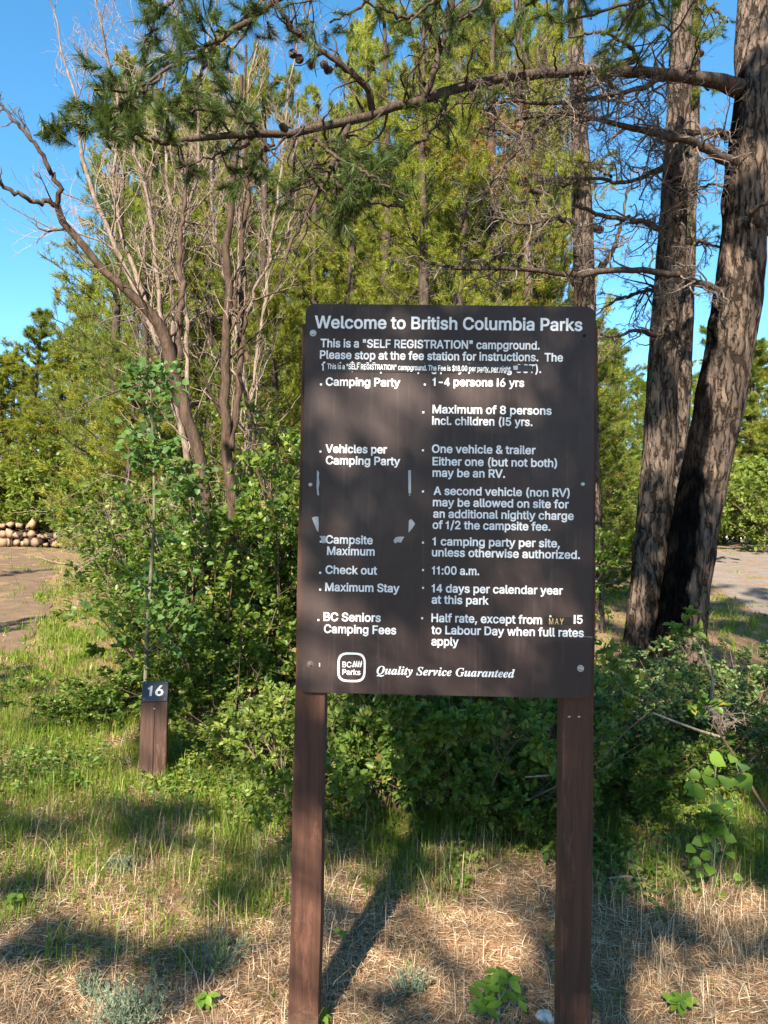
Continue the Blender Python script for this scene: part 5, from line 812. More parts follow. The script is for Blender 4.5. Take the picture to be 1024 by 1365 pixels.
FAR = [(112, 20.3, 'low bush half covering the right end of the firewood stack'), (235, 12, 'bush beside the far end of the dirt track, at the grass'), (60, 23.5, 'pale bush right behind the firewood stack'), (0, 24.5, 'pale bush at the left edge behind the firewood'), (190, 14, 'pale bush behind the overhanging dark bush'),
       (1010, 30, 'rounded bush beyond the gravel road at the right edge'), (960, 31, 'rounded bush beyond the bend of the gravel road'), (835, 21, 'sunlit bush across the grass between board and straight pine'),
       (800, 17, 'bush across the grass just right of the board'), (870, 26, 'distant bush behind the straight pine'), (1060, 24, 'bush at the far right beside the gravel road'), (930, 28, 'distant bush seen between road and leaning pine')]
for j, (px, d, lab) in enumerate(FAR):
    s = 1.0 + 0.12 * (j % 4) + (0.5 if d > 20.5 else 0)
    if j == 0: s = 0.62
    make_shrub('distant_shrub', lab, 'bush', SH['far'], ground_at(px, d), j * 1.1, (s * 1.2, s, s * (1.0 if d > 20 else 1.1)))

# the largest leaves on the front of the nearest bushes, each a leaf of its own
lf = Acc(); V, F = leaves(np.zeros((1, 3)), np.array([[1.0, 0, 0]]), 1.0, rng(1), 0.52, 1.0); s_ = np.abs(V[1]).max(); V = V / np.linalg.norm(V[1]); 
leaf_me = {}
for k, m in (('oval1', 'shrub'), ('oval2', 'shrub'), ('light', 'shrub_light'), ('grey', 'shrub_grey')): leaf_me[k] = mesh_np('leaf', V, [F], [M[m]])
def loose_leaves(o, kind, n, size, seed):
    """leaves carried on the sunward, camera side of a shrub"""
    rs = rng(seed); fo = [c for c in o.children if c.name.startswith('foliage')][0].data
    a = np.zeros(len(fo.vertices) * 3, np.float32); fo.vertices.foreach_get('co', a); a = a.reshape(-1, 6, 3)[:, 0]
    toc = Matrix.Rotation(-o.rotation_euler.z, 3, 'Z') @ (EYE - o.location); toc = np.array([toc.x / o.scale.x, toc.y / o.scale.y, toc.z / o.scale.z]); toc /= np.linalg.norm(toc)
    sc = a @ toc + rs.uniform(0, 0.08, len(a)); pick = np.argsort(-sc)[:n * 3]; pick = rs.choice(pick, n, replace=False)
    for i in pick:
        q = link('leaf', leaf_me[kind], o, a[i]); out = Vector(tuple(nrm(rs.normal(0, 0.6, 3) + toc * 0.5 + np.array([0, 0, 0.1]))))
        q.rotation_euler = out.to_track_quat('X', 'Z').to_euler(); s = size * rs.uniform(0.8, 1.2)
        q.scale = (s / o.scale.x, s / o.scale.y, s / o.scale.z)
for i, k, n, s in ((0, 'oval1', 200, 0.050), (1, 'oval2', 160, 0.046), (2, 'oval2', 70, 0.046), (3, 'light', 160, 0.046), (18, 'oval2', 110, 0.050), (15, 'grey', 60, 0.045)):
    loose_leaves(shr[i], k, n, s, 700 + i)

# ------------------------------------------------------------------ small plants
def blade_leaf(name, pts, mat):                      # leaf from a half outline (x along, y half width), folded along the middle
    n = len(pts); V = [(x, 0, -0.12 * x * x) for x, _ in pts] + [(x, y, 0.18 * y - 0.12 * x * x) for x, y in pts] + [(x, -y, 0.18 * y - 0.12 * x * x) for x, y in pts]
    F = []
    for k in range(n - 1): F += [(k, k + 1, n + k + 1, n + k), (k + 1, k, 2 * n + k, 2 * n + k + 1)]
    return mesh_np(name, np.array(V), [np.array(F)], [M[mat]], smooth=True)
heart = blade_leaf('leaf', [(0.0, 0.02), (0.06, 0.26), (0.2, 0.42), (0.4, 0.44), (0.62, 0.33), (0.82, 0.15), (1.0, 0.0)], 'cottonwood')
oval = blade_leaf('leaf', [(0.0, 0.0), (0.15, 0.12), (0.4, 0.24), (0.6, 0.25), (0.82, 0.14), (1.0, 0.0)], 'cottonwood')
aspen_leaf = blade_leaf('leaf', [(0.0, 0.02), (0.06, 0.24), (0.2, 0.38), (0.42, 0.43), (0.66, 0.34), (0.85, 0.17), (1.0, 0.0)], 'aspen')
def place_leaf(me, parent, p, out, up, s):
    o = link('leaf', me, parent, p); x = Vector(out).normalized(); y = Vector(up).cross(x).normalized(); z = x.cross(y)
    o.rotation_euler = Matrix((x, y, z)).transposed().to_euler(); o.scale = (s,) * 3; return o
def stem_mesh(polys, radii, mat, sides=5):
    a = Acc()
    for P, r in zip(polys, radii):
        P = np.array(P, float)[None]; V, F = tubes(P, taper(np.array([r]), P.shape[1], 0.4), sides); a.add(V, F)
    return a.mesh('stem', [M[mat]])
# round-leaved seedling at right: leaves where the photograph has them
b0 = gp(948, 1192); t = thing('cottonwood_seedling', 'bright green seedling with large round heart-shaped leaves at the right', 'plant', b0)
dd0 = b0.y
LP = [(958, 1014, 22), (976, 1012, 14), (990, 1022, 20), (925, 1033, 15), (918, 1048, 13), (928, 1056, 22), (947, 1043, 22), (970, 1043, 26), (992, 1043, 28), (944, 1028, 14), (950, 1064, 14), (962, 1066, 16), (955, 1079, 18), (974, 1072, 13), (968, 1083, 12),
      (950, 1100, 18), (976, 1093, 15), (953, 1112, 13), (942, 1118, 15), (965, 1108, 16), (974, 1118, 15), (930, 1122, 15), (920, 1132, 14), (940, 1140, 16), (926, 1150, 14), (946, 1160, 17), (932, 1166, 12), (958, 1175, 13), (975, 1140, 12), (955, 1130, 15), (985, 1170, 11), (962, 1195, 12)]
rs = random.Random(5); stems = []; rad = []
top = at(955, 1020, dd0 - 0.02) - b0
main_ = [Vector((0, 0, -0.02)), top * 0.35 + Vector((0.01, 0, 0)), top * 0.7 + Vector((-0.008, 0, 0)), top]
stems.append(main_); rad.append(0.004)
second = at(985, 1030, dd0 + 0.05) - b0; stems.append([Vector((0.01, 0, 0)), second * 0.5 + Vector((0.02, 0.01, 0)), second]); rad.append(0.003)
for px, py, s in LP:
    dj = dd0 + rs.uniform(-0.07, 0.05); p = at(px, py, dj) - b0; size = s * 1.15 * dj / FPX
    if px > 966: base = second * max(0.1, min(1, p.z / second.z - 0.08))
    else: base = top * max(0.1, min(1, p.z / top.z - 0.08))
    out = (p - base); out.z *= 0.2; out = out + Vector((rs.uniform(-0.02, 0.02), -0.03, -0.025))
    if out.length < 0.01: out = Vector((rs.choice([-1, 1]), -0.5, -0.3))
    out.normalize(); q = p - out * size * 0.5
    up = Vector((rs.uniform(-0.3, 0.1), -0.75, 0.65))
    place_leaf(heart, t, q, out, up, size); stems.append([base, (base + q) / 2 + Vector((0, 0, 0.006)), q]); rad.append(0.0012)
link('stem', stem_mesh(stems, rad, 'stem_green'), t)
# palmate seedlings by the right post foot
def whorl_plant(px, py, label, h, n_w, size, seed, cat='plant'):
    rs = random.Random(seed); b = gp(px, py); t = thing('leafy_seedling', label, cat, b); stems = [[Vector((0, 0, -0.02)), Vector((0.004, 0, h * 0.5)), Vector((0, 0.004, h))]]; rad = [0.003]
    for w_i in range(n_w):
        f = (w_i + 1) / n_w; az = rs.uniform(0, 6.28); r = (1 - f) * h * 0.35 + h * 0.16
        hub = Vector((math.cos(az) * r, math.sin(az) * r, h * (0.3 + 0.7 * f))); stems.append([Vector((0, 0, h * f * 0.6)), hub * 0.6 + Vector((0, 0, h * 0.15)), hub]); rad.append(0.0015)
        for j in range(5):
            a2 = az + j * 1.256; out = Vector((math.cos(a2 + rs.uniform(-.3, .3)), math.sin(a2), 0.05 + rs.uniform(-0.55, 0.35)))
            place_leaf(oval, t, hub, out, Vector((rs.uniform(-.2, .2), -0.35, 1)), size * rs.uniform(0.7, 1.15))
    link('stem', stem_mesh(stems, rad, 'stem_green'), t); return t
whorl_plant(664, 1372, 'green seedling with hand-shaped leaf whorls beside the right post foot', 0.17, 8, 0.055, 3)
whorl_plant(455, 1262, 'tiny bright seedling right of the left post', 0.06, 2, 0.030, 4)
whorl_plant(617, 1188, 'small bright green plant at the edge of the bush between the posts', 0.06, 4, 0.045, 5)
whorl_plant(275, 1345, 'small leafy plant in the litter at lower left', 0.05, 3, 0.040, 6)
whorl_plant(427, 1372, 'small green shoot at the foot of the left post', 0.04, 2, 0.045, 7)
whorl_plant(905, 1360, 'broad-bladed green plant in the dry grass at lower right', 0.07, 3, 0.055, 8)
whorl_plant(20, 1215, 'small green plant at the left edge of the picture', 0.07, 3, 0.045, 9)
# feathery grey-green clumps
def sage(px, py, label, h, rad_, seed, n=60):
    rs = rng(seed); b = gp(px, py); t = thing('sage_clump', label, 'plant', b)
    az = rs.uniform(0, 6.28, n); ti = rs.uniform(0, 0.9, n); d = np.stack([np.cos(az) * np.sin(ti), np.sin(az) * np.sin(ti), np.cos(ti)], 1)
    p0 = np.stack([np.cos(az), np.sin(az), np.zeros(n)], 1) * rad_ * 0.5 * rs.uniform(0, 1, (n, 1))
    P = paths(p0, d, h * rs.uniform(0.6, 1.1, n), 6, 0.12, rs); V, F = tubes(P, taper(np.full(n, 0.0012), 6), 3); link('stems', mesh_np('stems', V, [F], [M['sage']]), t)
    q, tt = along(P, 16, rs, 0.15); V, F = leaves(q, nrm(tt + rs.normal(0, 0.6, q.shape)), 0.016, rs, 0.22, 0.3); tag(link('foliage', mesh_np('foliage', V, [F], [M['sage']]), t), kind='stuff')
sage(163, 1165, 'rounded grey-green feathery clump at left, nearest the numbered post', 0.09, 0.07, 1)
sage(170, 1372, 'grey-green feathery clump at the bottom edge on the left', 0.16, 0.12, 2, 110)
sage(298, 1295, 'silvery feathery sprig in the shadow left of the sign post', 0.15, 0.05, 3, 26)
sage(548, 1325, 'silvery green sprig between the posts', 0.09, 0.05, 4, 30)
sage(120, 1330, 'thin grey-green sprig left of the bottom clump', 0.08, 0.06, 5, 30)

# aspen sapling behind the numbered post
sb = ground_at(193, 5.0); sap = thing('aspen_sapling', 'slender pale-stemmed aspen sapling with round leaves behind the numbered post', 'tree', sb)
rs = rng(61)
def px_path(pts, off=Vector((0, 0, 0)), n=16):
    """smooth path through photo pixels at given distances: (px, py, d, radius_px)"""
    q = np.array([list(at(a, b, c) - off) + [r * c / FPX] for a, b, c, r in pts]); s = np.concatenate([[0], np.cumsum(np.linalg.norm(np.diff(q[:, :3], axis=0), axis=1))])
    t = np.linspace(0, s[-1], n); out = np.stack([np.interp(t, s, q[:, k]) for k in range(4)], -1)
    for _ in range(2): out[1:-1] = (out[:-2] + 2 * out[1:-1] + out[2:]) / 4
    return out[None, :, :3], out[None, :, 3]
P, R = px_path([(194, 915, 5.0, 3.0), (195, 860, 5.0, 2.8), (200, 780, 5.02, 2.5), (206, 700, 5.05, 2.1), (205, 610, 5.05, 1.6), (202, 540, 5.05, 1.4), (200, 500, 5.05, 0.8)], sb, 24)
P0 = np.array(P); P0[0, 0, 2] = -0.05
V, F = tubes(P0, R, 8); link('trunk', mesh_np('trunk', V, [F], [bark_mat('aspen_bark', (0.08, 0.075, 0.045), (0.19, 0.175, 0.115), 3.0, 0.3)]), sap)
a, d_, L, r = spawn(P0, R, 34, (0.7, 1.3), (0.09, 0.26), 0.4, rs, 0.08)
PB = paths(a, d_, L, 7, 0.12, rs, (0, 0, 0.5)); RB = taper(np.maximum(r, 0.0015), 7, 0.3); V, F = tubes(PB, RB, 4); tag(link('branches', mesh_np('branches', V, [F], [M['stem']]), sap), kind='stuff')
a, d_, L, r = spawn(PB, RB, 5, (0.5, 1.0), (0.3, 0.5), 0.6, rs, 0.2); PC = paths(a, d_, L, 4, 0.1, rs)
q, tt = along(np.concatenate([PC[::2], PB[:, ::2], PB[:, ::2], PB[:, ::2]]), 5, rs, 0.0); q = q + rs.normal(0, 0.03, q.shape); ax = nrm(tt + rs.normal(0, 0.7, q.shape) + [0, -0.2, -0.2])
order = rs.permutation(len(q)); big = order[:180]; rest = order[180:]
for i in big: place_leaf(aspen_leaf, sap, q[i], ax[i], (rs.uniform(-.4, .4), -0.6, 0.7), 0.048 * rs.uniform(0.8, 1.2))
V, F = leaves(q[rest], ax[rest], 0.048, rs, 0.85, 0.55, shape='round'); tag(link('foliage', mesh_np('foliage', V, [F], [M['aspen']]), sap), kind='stuff')

# pale rock at the foot of the right post
rp = gp(728, 1362); bm = bmesh.new(); bmesh.ops.create_icosphere(bm, subdivisions=3, radius=0.028)
for v in bm.verts:
    n = mnoise.noise(v.co * 45) * 0.014 + mnoise.noise(v.co * 110) * 0.002; v.co += v.co.normalized() * n; v.co.z *= 0.62; v.co.x *= 1.1
rk = bm_obj('rock', bm, flat_mat('pale_rock', (0.62, 0.60, 0.56), 0.85, 0.2, bumps=0.5, sc=60), smooth=True); rk.location = rp + Vector((0, 0, 0.012))
tag(rk, 'small whitish stone at the inner foot of the right sign post', 'stone')

# ------------------------------------------------------------------ firewood
def log_mat():
    m, nt, bs = new_mat('cut_wood', 0.85, 0.15)
    v = coords(nt); n = noise_node(nt, 3, coords(nt), 5, 0.6); c = ramp_cols(nt, n, [(0.3, (0.24, 0.15, 0.085)), (0.7, (0.36, 0.24, 0.14))])
    oi = nt.nodes.new('ShaderNodeObjectInfo'); c = mixc(nt, ramp_cols(nt, oi.outputs['Random'], [(0.0, (0, 0, 0)), (1.0, (0.75,) * 3)]), c, (0.15, 0.105, 0.075))
    nt.links.new(c, bs.inputs['Base Color']); return m
M['cut'] = log_mat()
ROWS = ['in the bottom row', 'in the second row', 'in the middle rows', 'in the upper rows', 'near the top', 'on top', 'on top', 'on top']
def log_mesh(kind, seed):
    rs = random.Random(seed); n = 12
    if kind == 'round': out = [(math.cos(2 * math.pi * k / n) * (1 + rs.uniform(-.08, .08)), math.sin(2 * math.pi * k / n) * (1 + rs.uniform(-.08, .08))) for k in range(n)]
    else: out = [(0, -0.9)] + [(math.cos(a) * 1.25, math.sin(a) * 0.95 - 0.1) for a in [math.radians(d + rs.uniform(-8, 8)) for d in (15, 60, 100, 160)]]
    m = len(out); V = [(a, -1, b) for a, b in out] + [(a, 1, b) for a, b in out] + [(0, -1.01, 0), (0, 1.01, 0)]
    F4 = [(k, m + k, m + (k + 1) % m, (k + 1) % m) for k in range(m)]; F3 = [(k, (k + 1) % m, 2 * m) for k in range(m)] + [(m + (k + 1) % m, m + k, 2 * m + 1) for k in range(m)]
    return mesh_np('firewood_log', np.array(V, float), [np.array(F4), np.array(F3)], [M['bark_branch'], M['cut']], [0] * m + [1] * (2 * m))
LOGS = [log_mesh('round', 1), log_mesh('round', 2), log_mesh('split', 3), log_mesh('split', 4), log_mesh('split', 5)]
rs_ = random.Random(9); d0 = 21.6; row = 0; zz = 0.0
xl = at(-60, 720, d0).x; xr = at(84, 720, d0).x
heights = lambda x: 0.72 * min(1, 0.45 + 0.75 * min(1, (x - xl) / 1.6)) * (1 if x < xr - 0.7 else 0.75)
while zz < 1.0:
    x = xl + (row % 2) * 0.07; rmax = 0
    while x < xr - 0.04 * row:
        rr = rs_.uniform(0.075, 0.135) * (1.25 if x < xl + 1.7 and row < 2 else 1.0)
        if zz + rr < heights(x):
            gz = float(ground_z(x, d0)); kind = rs_.choice([0, 1, 2, 3]) if x < xl + 1.7 else rs_.choice([0, 2, 3, 4, 2, 3, 4])
            o = link('firewood_log', LOGS[kind], None, (x + rr, d0 + rs_.uniform(-0.06, 0.06), gz + zz + rr * 0.95))
            o.scale = (rr, 0.22, rr); o.rotation_euler = (rs_.uniform(-0.15, 0.15), rs_.uniform(0, 6.28), rs_.uniform(-0.5, 0.5))
            tag(o, ('round cut log with pale end %s of the firewood stack' if kind < 2 else 'split wedge with pale cut face %s of the firewood stack') % ROWS[row], 'log', 'round logs in the firewood stack' if kind < 2 else 'split logs in the firewood stack')
        x += rr * rs_.uniform(1.6, 2.1); rmax = max(rmax, rr)
    zz += rmax * 1.55; row += 1

# ------------------------------------------------------------------ pines
def bend_trunk(n, h, r, rs, lean=(0, 0)):
    z = np.linspace(-0.2, h, n); t = np.clip(z / h, 0, 1)
    P = np.stack([lean[0] * t * h + 0.03 * h * 0.2 * np.sin(t * 5 + rs.uniform(0, 6)), lean[1] * t * h + 0.006 * h * np.sin(t * 7 + rs.uniform(0, 6)), z], 1)
    return P[None], (r * (1 - t) ** 0.8 + 0.012)[None]
def rough_trunk(P, R, sides=28, amp=0.09, seed=0, flare=0.0):
    """trunk with furrowed bark in the geometry"""
    V, F = tubes(P, R, sides); K = P.shape[1]; V = V.reshape(K, sides, 3); c = P[0][:, None, :]
    s = np.concatenate([[0], np.cumsum(np.linalg.norm(np.diff(P[0], axis=0), axis=1))])
    for k in range(K):
        for j in range(sides):
            a = 2 * math.pi * j / sides; r = R[0, k]
            n = mnoise.noise(Vector((math.cos(a) * 3.2, math.sin(a) * 3.2, s[k] * 1.7 + seed))) * 0.6 + mnoise.noise(Vector((math.cos(a) * 8, math.sin(a) * 8, s[k] * 4.5 + seed))) * 0.5 + 0.5 * mnoise.noise(Vector((math.cos(a) * 1.2, math.sin(a) * 1.2, s[k] * 0.8 + seed))) + 0.5 * abs(mnoise.noise(Vector((math.cos(a) * 6, math.sin(a) * 6, s[k] * 2.2 + seed * 3))))
            fl = flare * math.exp(-s[k] / 0.35) * (1 + 0.5 * math.sin(3 * a + seed))
            V[k, j] = c[k, 0] + (V[k, j] - c[k, 0]) * (1 + amp * n * 1.6 + fl)
    return V.reshape(-1, 3), F
def pine_meshes(seed, h, r, crown0, rmax, nprim, nsec, nter, needle, nn, mat, bark='bark_small', wd=0.0035, dead=0.12, tuft=1):
    rs = rng(seed); P, R = bend_trunk(18, h, r, rs)
    V, F = tubes(P, R, 9); trunk = mesh_np('trunk', V, [F], [M[bark]], smooth=True)
    t = np.linspace(crown0, 0.985, nprim) + rs.normal(0, 0.006, nprim); t = np.clip(t, 0.02, 0.99)
    i = np.interp(t * h, P[0][:, 2], np.arange(18)); i0 = np.minimum(i.astype(int), 16); f = (i - i0)[:, None]; p0 = P[0][i0] * (1 - f) + P[0][i0 + 1] * f
    az = rs.uniform(0, 2 * math.pi, nprim); up = 0.15 + 0.5 * t; d = np.stack([np.cos(az), np.sin(az), up], 1)
    tt = (t - crown0) / (1 - crown0); L1 = rmax * np.clip(1.02 - tt, 0, 1) ** 0.6 * (0.65 + 0.35 * np.clip(tt * 5, 0, 1)) * rs.uniform(0.6, 1.15, nprim)
    P1 = paths(p0, d, L1, 8, 0.09, rs, (0, 0, 0.35)); R1 = taper(0.010 * np.maximum(L1, 0.3) + 0.003, 8, 0.25)
    a, dd, L, rr = spawn(P1, R1, nsec, (0.5, 1.1), (0.22, 0.48), 0.5, rs, 0.15); P2 = paths(a, dd, L, 5, 0.13, rs, (0, 0, 0.35)); R2 = taper(np.maximum(rr, 0.0025), 5, 0.4)
    a, dd, L, rr = spawn(P2, R2, nter, (0.4, 0.9), (0.35, 0.7), 0.6, rs, 0.15); P3 = paths(a, dd, L, 4, 0.12, rs, (0, 0, 0.4))
    w_ = Acc(); V, F = tubes(P1, R1, 5); w_.add(V, F); V, F = tubes(P2, R2, 3); w_.add(V, F); kk = rs.uniform(0, 1, len(P3)) < 0.25; V, F = tubes(P3[kk], taper(np.full(kk.sum(), 0.0025), 4), 3); w_.add(V, F)
    ends = np.concatenate([P3[:, -1], P2[:, -1], P1[:, -1]]); ax = np.concatenate([P3[:, -1] - P3[:, -2], P2[:, -1] - P2[:, -2], P1[:, -1] - P1[:, -2]])
    if tuft > 1: ends = np.concatenate([ends, P3[:, 2]]); ax = np.concatenate([ax, P3[:, 3] - P3[:, 1]])
    k = rs.uniform(0, 1, len(ends)) > dead; V, F = needles(ends[k], ax[k], nn, needle, wd, rs, (0.25, 1.15), needle * 1.8)
    V2, F2 = needles(ends[~k][::3], ax[~k][::3], nn // 2, needle, wd, rs, (0.4, 1.3), needle * 1.6)
    fol = Acc().add(V, F, 0).add(V2, F2, 1)
    return trunk, w_.mesh('branches', [M['bark_branch']]), fol.mesh('foliage', [M[mat], M['pine_dead']])
def make_pine(name, label, meshes, loc, rz=0, sc=1.0, group=None):
    t = thing(name, label, 'tree', loc, rz, group); t.scale = sc if isinstance(sc, tuple) else (sc,) * 3
    link('trunk', meshes[0], t); link('branches', meshes[1], t); tag(link('foliage', meshes[2], t), kind='stuff'); return t
PN = {
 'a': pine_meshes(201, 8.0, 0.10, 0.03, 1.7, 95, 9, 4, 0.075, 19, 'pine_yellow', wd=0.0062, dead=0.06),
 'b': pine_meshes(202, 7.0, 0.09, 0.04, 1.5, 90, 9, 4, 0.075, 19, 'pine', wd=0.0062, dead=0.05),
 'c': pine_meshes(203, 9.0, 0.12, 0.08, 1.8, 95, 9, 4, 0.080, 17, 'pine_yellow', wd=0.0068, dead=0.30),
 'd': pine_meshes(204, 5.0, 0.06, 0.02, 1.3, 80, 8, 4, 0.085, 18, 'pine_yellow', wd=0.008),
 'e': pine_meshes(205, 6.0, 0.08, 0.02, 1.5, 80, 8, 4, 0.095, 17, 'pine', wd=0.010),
}
PINES = [
 ('a', 555, 9.2, 0.3, (1.0, 1.0, 0.95), 'sunlit yellow-green pine directly above the middle of the board'),
 ('a', 462, 10.2, 2.1, (1.0, 1.0, 0.80), 'sunlit pine above the upper left corner of the board'),
 ('c', 650, 10.6, 1.4, (1.1, 1.1, 1.0), 'pine above the right half of the board with rusty dead needles'),
 ('b', 600, 12.0, 4.4, (1.2, 1.2, 1.35), 'tall green pine showing behind the rusty one'),
 ('a', 500, 12.6, 5.2, (1.2, 1.2, 1.3), 'tall yellowish pine behind the upper left corner of the board'),
 ('b', 335, 12.0, 3.9, (1.1, 1.1, 1.25), 'green pine rising behind the pale bare stems'),
 ('b', 185, 11.5, 0.9, (0.85, 0.85, 1.05), 'pine behind the leftmost pale bare stems'),
 ('a', 270, 12.5, 1.9, (1.0, 1.0, 1.15), 'sunlit pine between the pale fan of stems and the upright bare stem'),
 ('c', 395, 13.5, 5.0, (1.0, 1.0, 0.85), 'more distant pine seen between the bare stems and the board'),
 ('d', 165, 10.8, 0.5, (1.0, 1.0, 0.66), 'young bright pine behind the dark leaning stem'),
 ('d', 360, 9.4, 3.8, (0.9, 0.9, 0.9), 'young yellow-green pine close to the left edge of the board'),
 ('e', 112, 25.0, 2.2, (1.6, 1.6, 1.38), 'pointed pine whose top stands against the sky at left'),
 ('e', 38, 27.0, 4.2, (1.8, 1.8, 1.32), 'second pointed pine at the left edge against the sky'),
 ('d', 72, 24.5, 3.3, (2.0, 2.0, 1.25), 'rounded yellow-green young pine above the dirt track'),
 ('d', -5, 25.5, 4.3, (2.2, 2.2, 1.20), 'broad young pine at the left edge above the firewood'),
 ('e', -40, 28.0, 1.1, (1.8, 1.8, 1.0), 'bushy pine at the left edge of the picture'),
 ('e', 150, 22.0, 5.1, (1.5, 1.5, 1.0), 'dark pine between the pointed pine and the bare stems'),
 ('e', 225, 15.0, 0.2, (1.4, 1.4, 1.1), 'background pine between the bare stems left of centre'),
 ('e', 310, 17.0, 2.7, (1.5, 1.5, 1.2), 'background pine right behind the upright bare stem'),
 ('e', 440, 16.0, 5.5, (1.5, 1.5, 1.2), 'background pine above the left end of the board'),
 ('e', 540, 17.0, 3.0, (1.5, 1.5, 1.3), 'background pine behind the middle of the board'),
 ('d', 620, 15.0, 2.0, (1.4, 1.4, 1.3), 'yellowish background pine above the right part of the board'),
 ('e', 715, 16.0, 1.9, (1.3, 1.3, 1.1), 'background pine behind the right half of the board'),
 ('b', 740, 13.0, 0.1, (0.8, 0.8, 0.80), 'small pine just left of the dark-barked trunk'),
 ('c', 715, 11.8, 3.3, (0.9, 0.9, 1.05), 'pine with rusty needles left of the dark-barked trunk'),
 ('a', 610, 9.9, 2.9, (0.8, 0.8, 0.85), 'narrow sunlit pine above the middle right of the board'),
 ('b', 690, 15.0, 1.3, (1.5, 1.5, 1.5), 'tall background pine behind the tangle of dead twigs'),
 ('a', 410, 11.2, 0.7, (0.9, 0.9, 0.95), 'sunlit pine just left of the board behind the bare stems'),
 ('e', 820, 27.0, 0.8, (1.8, 1.8, 1.25), 'distant pine right of the board, left of the straight trunk'),
 ('d', 800, 20.0, 2.8, (1.5, 1.5, 0.9), 'rounded pine across the grass at the right edge of the board'),
 ('d', 885, 33.0, 4.8, (2.6, 2.6, 1.6), 'distant pine between the two big trunks'),
 ('e', 1000, 34.0, 3.6, (2.6, 2.6, 1.5), 'distant pine beyond the gravel road at right'),
 ('d', 1045, 30.0, 2.6, (2.2, 2.2, 1.5), 'distant pine at the right edge beyond the road'),
 ('e', 945, 38.0, 5.6, (2.8, 2.8, 1.8), 'furthest pine seen past the leaning trunk'),
]
for k, px, d, rz, sc, lab in PINES: make_pine('pine_tree', lab, PN[k], ground_at(px, d), rz, sc)

# the unbroken thicket behind: copies that nothing tells apart
rt = random.Random(31); TH = []
for px in range(-90, 800, 34): TH.append((px + rt.uniform(-12, 12), rt.uniform(17, 23)))
for px in range(150, 800, 36): TH.append((px + rt.uniform(-12, 12), rt.uniform(12.5, 16.5)))
for px in range(780, 1120, 30): TH.append((px + rt.uniform(-12, 12), rt.uniform(28, 44)))
first = {}
for px, d in TH:
    k = rt.choice('abde') if px < 780 else rt.choice('de'); hgt_ = {'a': 8.0, 'b': 7.0, 'd': 5.0, 'e': 6.0}[k]
    top_px = 455 + rt.uniform(-30, 40) if px < 125 else (rt.uniform(60, 300) if px < 420 else (rt.uniform(-80, 230) if px < 730 else (rt.uniform(330, 430) if px < 800 else rt.uniform(430, 520))))
    if px < 125 and d < 22.8: d = 23.5 + rt.uniform(0, 4)
    want = EYE.z + (709 - top_px) / FPX * d - float(ground_z(0, d)); s_ = want / hgt_; w_ = min(s_ * 1.15, 1.0 if d < 17 else 1.9) if s_ > 0.8 else 0.95
    loc = ground_at(px, d)
    if k in first: dup(first[k], loc, rt.uniform(0, 6.28), (w_, w_, s_))
    else: first[k] = make_pine('pine_tree', 'one of the many green pines forming the dense background thicket', PN[k], loc, rt.uniform(0, 6.28), (w_, w_, s_), 'pines of the background thicket')

# unseen pines added just outside the view to shade the track and the road
for k, x, y, sc, lab in (('b', -6.4, 3.6, 0.75, 'unseen pine added off the left edge to shade the near dirt track'), ('a', -9.3, 8.6, 0.75, 'unseen pine added off the left edge to shade the middle of the dirt track'), ('b', -5.2, 1.2, 0.7, 'small unseen pine added off the left edge for shade on the dirt track'),
                         ('e', -12.0, 13.5, 0.8, 'unseen pine added off the left edge to shade the track before the firewood'), ('b', 5.6, 2.6, 0.8, 'unseen pine added off the right edge to shade the right-hand bushes'), ('a', 9.0, 7.0, 0.9, 'unseen pine added off the right edge to shade the gravel road'), ('b', 6.9, 5.2, 0.7, 'smaller unseen pine added off the right edge for shade on the road')):
    dup(first[k] if k in first else first['b'], (x, y, float(ground_z(x, y))), x * 1.7, (sc, sc, sc), lab, 'unseen pines added for shade beyond the view')

